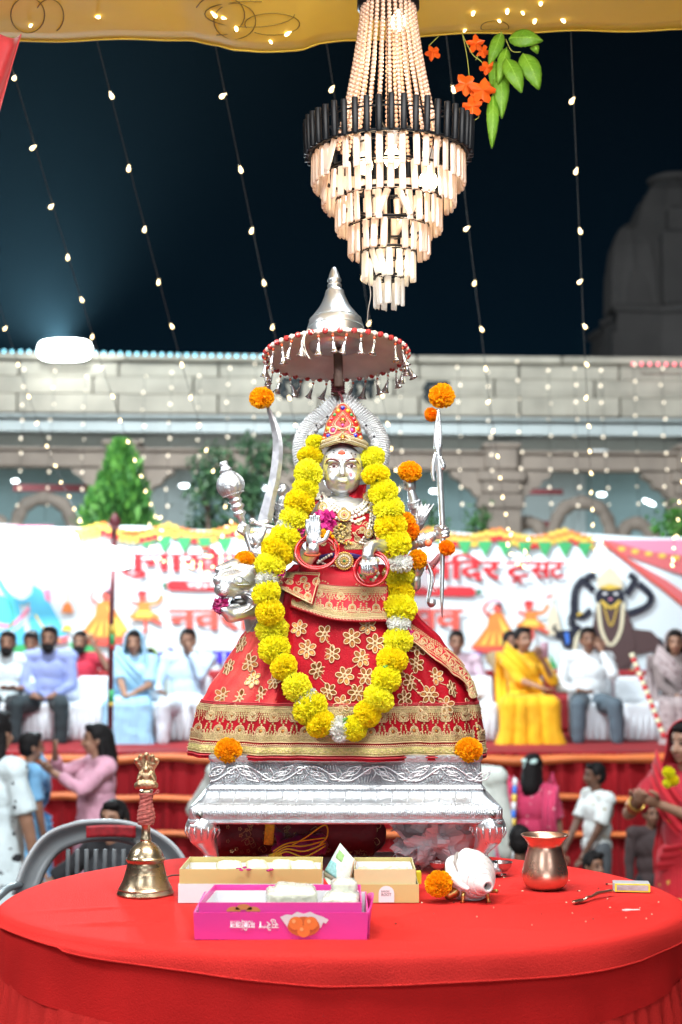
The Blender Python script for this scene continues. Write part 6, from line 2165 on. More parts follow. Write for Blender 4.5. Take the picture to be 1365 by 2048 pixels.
def arm(pts, rads, hand=None, name='arm', vox=0.0021, cuffs=()):
 q = MB()
 sp = spline(pts, 5)
 rr = []
 for i in range(len(sp)):
  t = i / (len(sp) - 1) * (len(rads) - 1)
  k = min(int(t), len(rads) - 2)
  rr.append(lerp(rads[k], rads[k + 1], t - k))
 q.tube(sp, rr, 14)
 q.ell(sp[0], rr[0], nu=12, nv=8)
 q.ell(sp[-1], rr[-1] * 1.02, nu=12, nv=8)
 if hand: hand(q)
 o = link(name, blob(q, vox, 1, SILVER, name, 0.4), gd)
 for t, w_, ex in cuffs:
  k = t * (len(sp) - 1); i = min(int(k), len(sp) - 2)
  c = lerp(sp[i], sp[i + 1], k - i); d = (sp[i + 1] - sp[i]).normalized()
  r = lerp(rr[i], rr[i + 1], k - i) + ex
  g_ = MB()
  g_.lathe([(r, -w_), (r + 0.0022, -w_ * 0.8), (r + 0.0012, -w_ * 0.4), (r + 0.0012, w_ * 0.4), (r + 0.0022, w_ * 0.8), (r, w_)], 20, M.Translation(c) @ frame(d).to_4x4())
  for j in range(12):
   a = j * pi / 6
   g_.ell(c + frame(d) @ V(((r + 0.0012) * cos(a), (r + 0.0012) * sin(a), 0)), 0.0016, nu=6, nv=4)
  g_.build('bracelet', SILVER2, o)
 return o
UP = V((0, 0, 1)); FWD = V((0, -1, 0))
# front arms
hp = tp(628, 1078, -0.145)
arm([tp(604, 1030, 0.0), tp(588, 1092, -0.03), tp(612, 1118, -0.10), tp(627, 1098, -0.143)], [0.024, 0.021, 0.0175, 0.0135], lambda q: openhand(q, hp, UP + V((-0.05, 0, 0)), FWD, 0.0325, 1))
hp2 = tp(738, 1128, -0.145)
arm([tp(766, 1030, 0.0), tp(788, 1086, -0.04), tp(766, 1092, -0.09), tp(742, 1094, -0.132), tp(736, 1112, -0.145)], [0.023, 0.020, 0.0165, 0.014, 0.0135], lambda q: fist(q, hp2, V((0.12, -0.25, -1)), V((1, 0, 0.1)), 0.038, thumb=-1))
palm = MB(); palm.ell(hp + V((0.001, -0.0072, -0.006)), (0.0042, 0.0012, 0.0042), nu=10, nv=6); palm.build('palm_mark', mat('pink_paste', (0.58, 0.20, 0.24), 0.7), gd)
palm = MB(); palm.ring(tp(625, 1108, -0.137), 0.0165, 0.0030, (0.05, -0.3, 1), 20, 6); palm.build('wrist_thread', mat('rust_thread', (0.36, 0.06, 0.02), 0.8), gd)
# sword and mace arms at the left
A1 = tp(517, 1082, -0.015)
arm([tp(604, 1024, 0.03), tp(566, 1100, 0.03), tp(528, 1130, 0.0), tp(520, 1104, -0.012)], [0.022, 0.019, 0.016, 0.0125], lambda q: fist(q, A1, V((-0.1, -0.2, 1)), V((0.75, 0.1, 0.5)), 0.028), cuffs=((0.93, 0.008, 0.001),))
A2 = tp(490, 1062, -0.005)
arm([tp(598, 1024, 0.05), tp(556, 1092, 0.05), tp(524, 1100, 0.02), tp(504, 1078, 0.0)], [0.026, 0.022, 0.016, 0.012], lambda q: fist(q, A2, V((-0.8, -0.15, 0.55)), V((0.3, 0.0, -0.95)), 0.026, thumb=1), cuffs=((0.9, 0.006, 0.001),))
A3 = tp(566, 984, 0.035)
arm([tp(606, 1016, 0.05), tp(580, 1048, 0.06), tp(559, 1036, 0.05), tp(566, 1000, 0.04)], [0.024, 0.020, 0.016, 0.0115], lambda q: fist(q, A3, V((0.5, -0.2, 0.8)), V((0.6, 0.3, -0.6)), 0.024), cuffs=((0.86, 0.009, 0.001), (0.7, 0.004, 0.001)))
# four arms at the right
B1 = tp(822, 972, 0.02)
arm([tp(768, 1020, 0.04), tp(800, 1062, 0.05), tp(836, 1046, 0.04), tp(829, 1008, 0.03), tp(823, 986, 0.024)], [0.022, 0.019, 0.0165, 0.014, 0.010], lambda q: fist(q, B1, V((-0.1, -0.2, 1)), V((1, 0.2, 0.1)), 0.027), cuffs=((0.74, 0.010, 0.0015), (0.62, 0.004, 0.001)))
B2 = tp(880, 1066, -0.02)
arm([tp(768, 1024, 0.03), tp(792, 1088, 0.02), tp(826, 1086, -0.01), tp(862, 1074, -0.018)], [0.022, 0.019, 0.0155, 0.0125], lambda q: fist(q, B2, V((1, -0.15, 0.28)), V((-0.06, 0, 1)), 0.030, thumb=-1), cuffs=((0.82, 0.011, 0.001), (0.66, 0.004, 0.001)))
B3 = tp(836, 1146, -0.02)
arm([tp(766, 1030, 0.05), tp(796, 1110, 0.04), tp(826, 1170, 0.0), tp(832, 1160, -0.015)], [0.026, 0.022, 0.015, 0.012], lambda q: fist(q, B3, V((0.3, -0.5, 0.8)), V((1, 0.3, 0.2)), 0.026))
q = MB()        # winged armlet on the raised right arm
def wing(u, v):
 c = lerp(tp(838, 1052, 0.02), tp(850, 1012, 0.02), v)
 return c + V((lerp(-0.012 - 0.006 * v, 0.010 + 0.010 * v, u), -0.014 - 0.006 * sin(pi * u), 0.004 * cos(u * 25) * v))
q.grid(wing, 24, 10)
for i in range(6):
 q.tube([wing(0.5, 0.05), wing(0.1 + 0.16 * i, 0.96)], [0.0012, 0.0022], 5)
solidify(q.build('armlet', SILVER2, gd), 0.003)
# red bangles
def bangle(px, py, dy, R_, r, tilt, name='bangle'):
 q = MB(); q.ring(tp(px, py, dy), R_, r, tilt, 48, 10)
 return q.build(name, BANGLE, gd)
bangle(632, 1104, -0.14, 0.0455, 0.0028, (0.05, -0.85, 0.5))
bangle(638, 1102, -0.130, 0.0450, 0.0026, (-0.1, -0.8, 0.55))
bangle(634, 1106, -0.135, 0.0440, 0.0013, (0.2, -0.8, 0.6))
bangle(742, 1140, -0.14, 0.0375, 0.0032, (-0.1, -0.9, 0.25))
bangle(746, 1136, -0.130, 0.0370, 0.0030, (-0.3, -0.85, 0.2))
q = MB()
for i in range(24):
 p = tp(rnd.uniform(716, 770), rnd.uniform(1140, 1166), -0.105 + rnd.uniform(-0.01, 0.01))
 q.ell(p, rnd.uniform(0.003, 0.005), nu=7, nv=5, mi=rnd.choice((0, 1, 2, 2)))
q.build('waist_bead', [GOLD, GEM['green'], PEARL], gd)

# ---- lion head below the left side
LC = P(482, 1162, 3.40)
def lq(px, py, dy=0.0): return P(px, py, 3.40 + dy)
q = MB()
q.ell(lq(500, 1156, 0.03), (0.052, 0.052, 0.044), nu=20, nv=14)            # skull
q.cap_(lq(500, 1160, 0.01), lq(452, 1166, -0.035), 0.040, 0.027, 18)         # muzzle
q.ell(lq(449, 1178, -0.044), (0.024, 0.022, 0.020), nu=14, nv=10)
q.ell(lq(460, 1182, -0.034), (0.026, 0.022, 0.016), nu=14, nv=10)
q.ell(lq(437, 1160, -0.050), (0.013, 0.014, 0.014), nu=12, nv=8)            # nose
q.cap_(lq(470, 1136, -0.018), lq(506, 1140, -0.018), 0.013, 0.012, 10)      # brow
q.cap_(lq(440, 1140, -0.035), lq(470, 1130, -0.010), 0.012, 0.016, 10)
q.cap_(lq(522, 1214, 0.005), lq(462, 1232, -0.032), 0.022, 0.0165, 14)      # lower jaw
q.cap_(lq(462, 1231, -0.034), lq(449, 1221, -0.044), 0.015, 0.012, 12)
q.ell(lq(512, 1192, -0.004), (0.027, 0.028, 0.034), nu=14, nv=10)           # cheek
q.cap_(lq(530, 1190, 0.03), lq(560, 1290, 0.06), 0.058, 0.075, 18)           # neck going under the dress
q.cap_(lq(546, 1120, 0.05), lq(556, 1134, 0.05), 0.016, 0.018, 10)
lm = blob(q, 0.003, 3, SILVER, 'lion_head')
li = link('lion_head', lm, gd)
lb_ = BVHTree.FromPolygons([v.co for v in lm.vertices], [tuple(p.vertices) for p in lm.polygons])
def on_lion(px, py, off=0.0006):
 d = (P(px, py, 3.0) - CAMV).normalized()
 p, n, i, dist = lb_.ray_cast(CAMV, d)
 if p is None: p, n, i, dist = lb_.find_nearest(P(px, py, 3.38))
 return p + n * off, n
def groove(lst, r=0.0013, name='mane_line', parent=li, m_=SILVER):
 q = MB()
 for pts in lst:
  sp = spline([(a, b, 0) for a, b in pts], 5)
  q.tube([on_lion(p.x, p.y, r * 0.4)[0] for p in sp], [r * (0.4 + 0.6 * sin(pi * (i + 0.5) / len(sp))) for i in range(len(sp))], 6)
 return q.build(name, m_, parent)
lines = []
for i in range(7):
 lines.append([(452 + i * 4, 1142 - i * 1.2), (444 + i * 4.5, 1152), (440 + i * 5.5, 1163 + i), (446 + i * 7, 1172 + i)])
for i in range(6):
 lines.append([(436 + i, 1168 + i * 3.2), (452 + i * 2, 1176 + i * 3), (470 + i * 3, 1181 + i * 2.4), (488 + i * 2, 1184 + i * 1.5)])
for i in range(5):
 lines.append([(494 + i * 4, 1132 - i), (508 + i * 4, 1142 + i), (514 + i * 3, 1154 + i * 2), (510 + i * 3, 1168 + i * 2)])
for i in range(4):
 lines.append([(470 + i * 2, 1128 + i * 3), (488, 1126 + i * 3), (504 + i, 1134 + i * 3), (514, 1146 + i * 2)])
groove(lines)
q = MB()
c, n = on_lion(479, 1161, 0.0008)
ey = [(463, 1163), (470, 1155), (480, 1153), (490, 1159), (502, 1168), (488, 1169), (474, 1169)]
sp = spline([(a, b, 0) for a, b in ey + ey[:1]], 4)
q.tube([on_lion(p.x, p.y, 0.0012)[0] for p in sp], 0.0019, 6)
q.ell(on_lion(479, 1161, 0.0)[0], (0.0085, 0.004, 0.0062), nu=14, nv=8)
q.ring(on_lion(479, 1161, 0.004)[0], 0.0042, 0.0010, (0, -1, 0), 14, 6)
q.build('lion_eye', SILVER2, li)
groove([[(474, 1186), (492, 1186), (508, 1194), (512, 1206), (502, 1218), (486, 1226)], [(480, 1190), (494, 1191), (504, 1198), (505, 1206), (498, 1214)]], 0.0026, 'lip_ridge')
q = MB()
q.cap_(lq(496, 1206, -0.002), lq(462, 1212, -0.034), 0.012, 0.009, 12, flat=0.5)
q.build('tongue', SILVER2, li)
for px, py, dz in ((449, 1196, -1), (468, 1198, -1), (456, 1216, 1), (474, 1216, 1)):
 q = MB(); p = lq(px, py, -0.038 + (px - 450) * 0.0008)
 q.cap_(p, p + V((0, 0, dz * 0.012)), 0.0042, 0.0012, 8)
 q.build('tooth', SILVER, li)
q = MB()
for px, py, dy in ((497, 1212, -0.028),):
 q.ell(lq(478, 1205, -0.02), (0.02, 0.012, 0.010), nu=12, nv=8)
q.build('mouth_shadow_lining', mat('dark_mouth_shade', (0.10, 0.10, 0.10), 0.4, 0.8), li)  # dark lump between the jaws; the mouth's shade is put into its colour
# ================================================================= weapons, flowers, garland, umbrella, chandelier, canopy
def wp(px, py, dy=0.0): return P(px, py, SY + dy)
# ---- mace
mcx0, mcx1 = wp(507, 1112, 0.0), wp(447, 925, -0.02)
axm = (mcx1 - mcx0); Lm = axm.length; axm.normalize()
mc_ = thing('silver_mace', 'silver mace with ribbed bulb head held at the left of the statue', 'mace', mcx0)
mm = M.Translation(mcx0) @ frame(axm).to_4x4()
u_ = Lm / 198.0
q = MB()
q.lathe([(5.5 * u_, 0), (7 * u_, 3 * u_), (6.2 * u_, 8 * u_), (6.5 * u_, 60 * u_), (7.5 * u_, 82 * u_), (10 * u_, 85 * u_), (13 * u_, 88 * u_), (13.5 * u_, 91 * u_), (10 * u_, 95 * u_), (9.5 * u_, 97 * u_), (14 * u_, 102 * u_), (14.5 * u_, 106 * u_), (11 * u_, 110 * u_), (10.5 * u_, 112 * u_), (14 * u_, 116 * u_), (14 * u_, 119 * u_), (11 * u_, 123 * u_), (14 * u_, 127 * u_), (18 * u_, 129 * u_)], 24, mm)
q.build('shaft', SILVER, mc_)
q = MB()
q.lathe([(16 * u_, 128 * u_), (21 * u_, 131 * u_), (26 * u_, 140 * u_), (27.5 * u_, 150 * u_), (25 * u_, 161 * u_), (18.5 * u_, 171 * u_), (13 * u_, 176 * u_), (11 * u_, 179 * u_)], 48, mm, fn=lambda a, z: 1 + 0.05 * abs(sin(a * 6)) - 0.025)
q.lathe([(11 * u_, 178 * u_), (13.5 * u_, 181 * u_), (12.5 * u_, 184 * u_), (9.5 * u_, 187 * u_), (8 * u_, 192 * u_), (9 * u_, 195 * u_), (7.5 * u_, 200 * u_), (0, 200.5 * u_)], 24, mm)
hdm = q.build('mace_head', SILVER2, mc_)
q = MB()
for i in range(12):
 a = i * pi / 6
 def mp(r, z, da=0): return mm @ V((r * u_ * cos(a + da), r * u_ * sin(a + da), z * u_))
 q.tube(spline([mp(22, 133), mp(27.5, 145, 0.05), mp(27, 157, 0.12), mp(19, 171, 0.2)], 3), 0.0010, 5)
for r, z, n_ in ((21.5, 131, 30), (15.5, 173.5, 22)):
 for i in range(n_):
  a = 2 * pi * i / n_
  q.ell(mm @ V((r * u_ * cos(a), r * u_ * sin(a), z * u_)), 0.0017, nu=6, nv=4)
q.build('mace_bead', SILVER2, hdm)
# ---- curved sword
sw = thing('curved_sword', 'curved silver sword with a marigold on its tip held upright', 'sword', wp(540, 1060, 0))
edge_r = spline([(537, 810, 0), (553, 840, 0), (564, 875, 0), (566, 910, 0), (562, 950, 0), (552, 1000, 0), (545, 1046, 0)], 6)
edge_l = spline([(532, 812, 0), (541, 850, 0), (546, 885, 0), (544, 920, 0), (538, 960, 0), (526, 1005, 0), (514, 1046, 0)], 6)
q = MB()
n_ = len(edge_r)
vs_, fs = [], []
for a, b in zip(edge_l, edge_r):
 m_ = lerp(a, b, 0.62)
 vs_ += [wp(a.x, a.y, -0.006), wp(m_.x, m_.y, -0.0095), wp(b.x, b.y, -0.006), wp(m_.x, m_.y, -0.0025)]
for i in range(n_ - 1):
 for j in range(4):
  j2 = (j + 1) % 4
  fs.append((i * 4 + j, i * 4 + j2, i * 4 + 4 + j2, i * 4 + 4 + j))
fs += [(0, 1, 2, 3), tuple((n_ - 1) * 4 + j for j in (3, 2, 1, 0))]
q.add(vs_, fs)
q.build('blade', mat('blade_steel', (0.62, 0.62, 0.66), 0.3, 0.9, bump=(60, 0.03), var=(70, 0.14)), sw, smooth=False)
q = MB()
q.tube([wp(506, 1042, -0.008), wp(514, 1047, -0.008), wp(530, 1052, -0.008), wp(544, 1054, -0.008), wp(552, 1057, -0.008)], [0.0075, 0.005, 0.0065, 0.005, 0.0075], 10)
q.ell(wp(505, 1042, -0.008), 0.0085, nu=10, nv=8); q.ell(wp(553, 1057, -0.008), 0.0085, nu=10, nv=8)
q.tube([wp(528, 1040, -0.008), wp(530, 1052, -0.008)], [0.014, 0.010], 12, flat=0.4)
q.build('guard', SILVER, sw)
q = MB()
q.tube(spline([wp(530, 1052, -0.008), wp(522, 1075, -0.018), wp(512, 1100, -0.012)], 5), [0.0068, 0.0075, 0.008, 0.0078, 0.0075, 0.0072, 0.007, 0.0068, 0.0066, 0.0065, 0.006], 12)
q.ell(wp(511, 1104, -0.012), 0.0105, nu=12, nv=8)
q.build('grip', SILVER2, sw)
# ---- long spear with folded trident prongs
spn = thing('trident_spear', 'long silver trident spear standing upright in the right hand of the statue', 'spear', wp(885, 1233, -0.03))
q = MB()
q.tube([wp(885, 1235, -0.035), wp(884, 1200, -0.035), wp(886, 1066, -0.035), wp(880, 950, -0.035), wp(876, 900, -0.035), wp(877, 818, -0.035)], [0.0012, 0.0045, 0.0065, 0.0075, 0.0085, 0.0040], 12)
q.build('shaft', SILVER, spn)
q = MB()
for pts, r in (([(876, 906), (881, 890), (881, 862), (879, 836), (878, 818)], 0.0036), ([(876, 906), (871, 888), (872, 860), (875, 836), (876, 820)], 0.0036), ([(880, 914), (887, 930), (884, 936), (878, 922)], 0.0050), ([(872, 905), (867, 930), (866, 950), (869, 962)], 0.0042)):
 sp = spline([wp(a, b, -0.038) for a, b in pts], 5)
 q.tube(sp, [r * (1.25 - 0.7 * abs(i / len(sp) - 0.25)) for i in range(len(sp))], 10)
for py in range(852, 905, 9):
 q.ring(wp(876.5, py, -0.036), 0.0058, 0.0013, (0, 0, 1), 14, 6)
q.build('prong', SILVER, spn)
# ---- bow: broad curved silver strip
bw = thing('silver_bow', 'broad curved silver bow limb with rolled tip below the right hand of the statue', 'bow', wp(858, 1160, -0.02))
q = MB()
sp = spline([wp(842, 1110, -0.012), wp(854, 1128, -0.02), wp(863, 1150, -0.024), wp(861, 1178, -0.024), wp(857, 1198, -0.026), wp(860, 1209, -0.03), wp(868, 1207, -0.034), wp(868, 1199, -0.032)], 5)
q.tube(sp, [0.007 + 0.010 * sin(pi * min(1, i / len(sp) * 1.15 + 0.05)) for i in range(len(sp))], 12, flat=0.28, up=(1, 0, 0.2))
q.build('limb', SILVER2, bw)
q = MB()
q.tube([wp(860, 1136, -0.02), wp(880, 1112, -0.02), wp(896, 1094, -0.02)], [0.0085, 0.0070, 0.005], 10)
q.build('wrapped_handle', mat('faded_red_wrap', (0.42, 0.16, 0.17), 0.7, bump=(300, 0.4), var=(100, 0.2)), bw)
q = MB()
q.tube(spline([wp(858, 1134, -0.03), wp(868, 1144, -0.03), wp(870, 1160, -0.03), wp(866, 1174, -0.03), wp(872, 1182, -0.03)], 4), 0.0011, 5)
for i in range(12): q.ell(wp(858 + rnd.uniform(-6, 10), 1134 + rnd.uniform(-5, 6), -0.032), 0.0024, nu=6, nv=4)
q.build('red_thread', mat('red_thread', (0.45, 0.03, 0.02), 0.8), bw)
b1 = MB(); b1.ell(wp(857, 1086, -0.032), 0.0092, nu=16, nv=12)
tag(b1.build('orange_bead', mat('coral_bead', (0.80, 0.18, 0.08), 0.35, coat=0.3)), 'single coral orange bead tied at the wrist holding the spear', 'bead')

# ---- marigolds: ruffled heads built of small petals
def flower_mesh(name, n_, m_, seed, r=0.0295, squash=0.78, petal=0.0085, sepal=True, core=None):
 q = MB()
 rr = random.Random(seed)
 q.ell((0, 0, 0), (r * 0.80, r * 0.80, r * 0.80 * squash), nu=14, nv=10, mi=0)
 ga = pi * (3 - sqrt(5))
 for i in range(n_):
  z = 1 - 2 * (i + 0.5) / n_
  if z < -0.82: continue
  a = i * ga + rr.uniform(-0.25, 0.25)
  s = sqrt(max(0, 1 - z * z))
  d = V((s * cos(a), s * sin(a), z))
  base = V((d.x * r * 0.70, d.y * r * 0.70, d.z * r * 0.70 * squash))
  nrm = V((d.x, d.y, d.z / squash)).normalized()
  t = nrm.cross(V((rr.gauss(0, 1), rr.gauss(0, 1), rr.gauss(0, 1)))).normalized()
  b = nrm.cross(t)
  L = r * rr.uniform(0.26, 0.42)
  w_ = petal * rr.uniform(0.75, 1.2) * 0.5
  tip = base + nrm * L
  cu = b * w_ * rr.uniform(0.2, 0.9)
  q.add([base - t * w_ * 0.5, base + t * w_ * 0.5, tip + t * w_ * 1.05 + cu, tip + nrm * w_ * 0.35 - cu * 0.4 + t * w_ * 0.35, tip + nrm * w_ * 0.2 - cu * 0.6 - t * w_ * 0.4, tip - t * w_ * 1.05 + cu * 0.8],
              [(0, 1, 2, 3), (0, 3, 4), (0, 4, 5)], 0)
 if sepal:
  q.tube([(0, 0, -r * squash * 1.05), (0, 0, -r * squash * 0.86), (0, 0, -r * squash * 0.5)], [r * 0.10, r * 0.24, r * 0.36], 10, 1)
 return q.mesh(name, [m_, GREENST], smooth=False)
YM = [flower_mesh('yellow_marigold', 620, (YELLOW, petal('warm_yellow_petal', (1.0, 0.84, 0.015), (1.0, 0.88, 0.02)), petal('lemon_petal', (1.0, 0.95, 0.05), (1.0, 0.97, 0.05)))[i], 30 + i, petal=(0.0066, 0.0076, 0.006)[i]) for i in range(3)]
OM = [flower_mesh('orange_marigold', 480, ORANGE, 50 + i, petal=0.0085) for i in range(2)]
DM = flower_mesh('orange_marigold', 330, DEEPORANGE, 61, petal=0.0095)
WM = flower_mesh('white_chrysanthemum', 300, WHITEPET, 71, r=0.029, squash=0.62, petal=0.0055)
def rot_to(d, spin):
 return frame(d) @ M.Rotation(spin, 3, 'Z')
gar = thing('marigold_garland', 'long yellow marigold garland with white and magenta accents round the statue neck', 'garland', wp(680, 1460, -0.2))
def gdepth(px, py):
 """how far out a garland bloom sits: on the dress when over it"""
 if px < 566 and 1120 < py < 1250: return lerp(3.345, 3.325, (py - 1120) / 130)
 if py > 1128:
  p, n = hit(px, py)
  return p.y - 0.020
 if py < 935: return SY - 0.008
 t = (py - 880) / 250
 return SY + lerp(-0.045, -0.085, max(0, min(1, t)))
GL = [(631, 886, 19), (621, 912, 23), (617, 947, 27), (611, 977, 25.5), (599, 1006, 27), (588, 1037, 28), (571, 1078, 29), (555, 1102, 31), (541, 1131, 28), (533, 1186, 28), (540, 1224, 27), (545, 1260, 29), (550, 1298, 31), (568, 1334, 25), (594, 1374, 28), (621, 1416, 32), (642, 1448, 27)]
GR = [(709, 1456, 25), (735, 1427, 25), (758, 1397, 28), (773, 1357, 27), (785, 1320, 28), (796, 1281, 29), (799, 1218, 30), (797, 1183, 29), (796, 1152, 30), (790, 1089, 30), (782, 1053, 29), (778, 1018, 30), (767, 985, 28), (752, 950, 25), (745, 916, 24)]
path = []
for lst in (GL, GR):
 for i, (px, py, r) in enumerate(lst):
  y = gdepth(px, py)
  p = P(px, py, y)
  path.append(p)
  R_ = r * 1.07 * K(y)
  nx = lst[(i + 1) % len(lst)] if i + 1 < len(lst) else lst[i - 1]
  d = V((nx[0] - px, 0, -(nx[1] - py))).normalized()
  if i + 1 == len(lst): d = -d
  ax_ = (d * 0.9 + V((rnd.gauss(0, 0.18), -0.42 + rnd.gauss(0, 0.2), rnd.gauss(0, 0.18)))).normalized()
  link('yellow_marigold', YM[i % 3], gar, p, rot_to(ax_, rnd.uniform(0, 6)), V((rnd.uniform(0.92, 1.08), rnd.uniform(0.92, 1.06), rnd.uniform(0.86, 1.12))) * (R_ / 0.0305))
q = MB()
q.tube(spline([p + V((0, 0.008, 0)) for p in path], 4), 0.0012, 5)
q.build('string', mat('garland_thread', (0.5, 0.5, 0.4), 0.8), gar)
for px, py, r, ax_ in ((574, 1055, 20, (0.5, -0.3, 0.8)), (535, 1157, 21, (0.2, -0.4, -1)), (614, 1396, 22, (-0.5, -0.3, 0.8)), (681, 1459, 24, (0.95, -0.45, 0.1)), (798, 1247, 22, (0.1, -0.35, 1)), (801, 1126, 23, (0.1, -0.3, 1))):
 y = gdepth(px, py)
 link('white_chrysanthemum', WM, gar, P(px, py, y), rot_to(ax_, rnd.uniform(0, 6)), r * K(y) / 0.027)
def rosepetals(cx, cy, w_, h_, y, n_, name, parent, ang=0.0, seed=3, m_=None):
 q = MB(); rr = random.Random(seed)
 for i in range(n_):
  a, b = rr.uniform(-1, 1), rr.uniform(-1, 1)
  if a * a + b * b > 1.1: continue
  ca, sa = cos(ang), sin(ang)
  px, py = cx + a * w_ * ca - b * h_ * sa, cy + a * w_ * sa + b * h_ * ca
  c = P(px, py, y + rr.uniform(-0.006, 0.006))
  d = V((rr.gauss(0, 0.6), -1, rr.gauss(0, 0.6))).normalized()
  u = d.cross(V((rr.gauss(0, 1), rr.gauss(0, 1), rr.gauss(0, 1)))).normalized()
  v = d.cross(u)
  s = rr.uniform(0.008, 0.012)
  q.add([c - u * s, c - v * s * 0.7 + d * 0.002, c + u * s * 0.9 + d * s * 0.5, c + v * s * 0.7 + d * 0.001], [(0, 1, 2), (0, 2, 3)])
 return q.build(name, m_ or MAGENTA, parent, smooth=False)
for cx, cy, w_, h_, ang, n_ in ((594, 1058, 16, 8, 0.6, 26), (545, 1150, 27, 9, -0.5, 34), (800, 1262, 24, 8, 0.25, 30), (797, 1112, 24, 6, 0.15, 24)):
 rosepetals(cx, cy, w_, h_, gdepth(cx, cy) - 0.004, n_, 'magenta_petal', gar, ang, int(cx))
for px, py in ((623, 930), (627, 1037), (560, 1310), (582, 1352), (730, 1410), (690, 1440), (757, 961), (770, 1335), (764, 1035)):
 q = MB(); y = gdepth(px, py)
 c = P(px, py, y - 0.014)
 q.tube([c + V((-0.006, 0.003, -0.004)), c, c + V((0.006, 0.001, 0.005))], [0.003, 0.005, 0.002], 8)
 q.build('sepal', GREENST, gar)
# single marigolds here and there
def bloom(px, py, r, Y, meshes, label, ax_=(0.1, -0.5, 0.9), cat='marigold', sq=1.0):
 o = link('marigold', meshes, None, P(px, py, Y), rot_to(ax_, rnd.uniform(0, 6)), V((1, 1, sq)) * (r * K(Y) / 0.0305))
 return tag(o, label, cat)
bloom(524, 796, 24, SY - 0.005, OM[0], 'orange marigold stuck on the tip of the curved sword', (-0.1, -0.45, 0.9))
bloom(884, 792, 25, SY - 0.035, OM[1], 'large orange marigold on top of the trident spear', (0, -0.5, 0.9), sq=1.15)
bloom(863, 829, 14, SY - 0.03, DM, 'small deep orange marigold hanging beside the spear top', (-0.6, -0.5, -0.3))
bloom(820, 943, 23, SY + 0.01, OM[0], 'orange marigold on the raised silver fist right of the halo', (0.1, -0.45, 0.9))
bloom(813, 1042, 19, SY - 0.03, OM[1], 'orange marigold half hidden behind the garland beside the winged armlet', (0.5, -0.5, 0.6))
bloom(820, 1062, 20, SY - 0.028, DM, 'deep orange marigold below its twin beside the winged armlet', (0.6, -0.5, -0.2))
bloom(894, 1096, 16, SY - 0.05, DM, 'deep orange marigold under the hand gripping the spear', (0.3, -0.6, 0.6))
bloom(835, 1119, 19, SY - 0.04, OM[0], 'orange marigold above the silver bow limb', (0.1, -0.5, 0.8), sq=1.2)
bloom(490, 1120, 20, 3.405, OM[1], 'orange marigold resting on the lion head', (0.1, -0.5, 0.9), sq=1.0)
bloom(457, 1501, 26, 3.335, OM[0], 'orange marigold on the left corner of the silver stool', (0, -0.5, 0.85))
bloom(938, 1500, 26, 3.335, OM[1], 'orange marigold on the right corner of the silver stool', (0, -0.5, 0.85))
bloom(878, 1768, 26, 2.99, OM[0], 'orange marigold lying on the red cloth beside the conch', (-0.3, -0.5, 0.7))
o = rosepetals(648, 1043, 22, 20, SY - 0.115, 90, 'rose', None, 0, 8)
tag(o, 'magenta rose behind the raised silver palm', 'rose')
q = MB()
for i in range(26):
 c = wp(648 + rnd.gauss(0, 7), 1069 + rnd.gauss(0, 4), -0.12)
 q.ell(c, (0.005, 0.003, 0.004), M.Rotation(rnd.uniform(0, 3), 3, 'Y'), 6, 4)
tag(q.build('orange_petal', ORANGE), 'few orange petals under the magenta rose', 'petals')
o = rosepetals(752, 1096, 13, 12, SY - 0.10, 44, 'rose', None, 0, 9)
tag(o, 'magenta rose beside the lowered silver fist', 'rose')
o = rosepetals(441, 1210, 12, 14, 3.355, 60, 'rose', None, 0.5, 10, mat('dark_magenta_petal', (0.30, 0.003, 0.10), 0.55, var=(80, 0.25)))
tag(o, 'dark magenta flower clenched in the lion mouth', 'flower')

# ---------------------------------------------------------------- ceremonial umbrella
UY = 3.50
uc = P(673, 706, UY)
RU = 143 * K(UY)
um = thing('ceremonial_umbrella', 'silver umbrella with beaded rim and hanging bells above the statue', 'umbrella', P(676, 800, UY))
tl = M.Rotation(R(9.5), 3, 'X') @ M.Rotation(R(-1.2), 3, 'Y')
tl = M.Rotation(R(-9.5), 3, 'X') @ M.Rotation(R(-1.5), 3, 'Y')
mu = M.Translation(uc) @ tl.to_4x4()
q = MB()
q.lathe([(0.03, 0.030), (RU * 0.38, 0.026), (RU * 0.7, 0.014), (RU * 0.97, 0.0), (RU, -0.004), (RU * 1.004, -0.008), (RU * 0.99, -0.010), (RU * 0.96, -0.006), (RU * 0.7, 0.007), (RU * 0.42, 0.016), (RU * 0.40, 0.022), (0.0, 0.024)], 64, mu)
dsk = q.build('disk', mat('umbrella_silver', (0.80, 0.86, 0.78), 0.6, 0.25, bump=(70, 0.15), var=(20, 0.08)), um)
ku = K(UY)
q = MB()
zz = 0.010
hprof = [(54, 4), (56, 20), (57, 42), (56, 50), (52, 60), (46, 69), (39, 78), (33, 86), (28, 95), (24, 104), (21, 112), (19.5, 118), (18.5, 122), (16, 125), (12.5, 127), (12.5, 129), (14.5, 132), (14.5, 135), (12, 138), (12.5, 140), (14.5, 144), (14, 147), (12, 150), (10, 158), (6.5, 167), (4, 172), (0.5, 174)]
q.lathe([(r * ku, z * ku * 1.03 + zz) for r, z in hprof], 48, mu)
for r, z in ((57.4, 42), (52.6, 60)):
 q.tube([mu @ V((r * ku * cos(2 * pi * i / 40), r * ku * sin(2 * pi * i / 40), z * ku * 1.03 + zz)) for i in range(40)], 0.0013, 5, closed=True)
q.build('dome', mat('dome_silver', (0.74, 0.80, 0.85), 0.3, 0.85, bump=(6, 0.06), var=(14, 0.06)), um)
q = MB()
q.box(mu @ V((0.004, 0.0, -0.035)), (0.022, 0.006, 0.10), tl, bev=0.002)
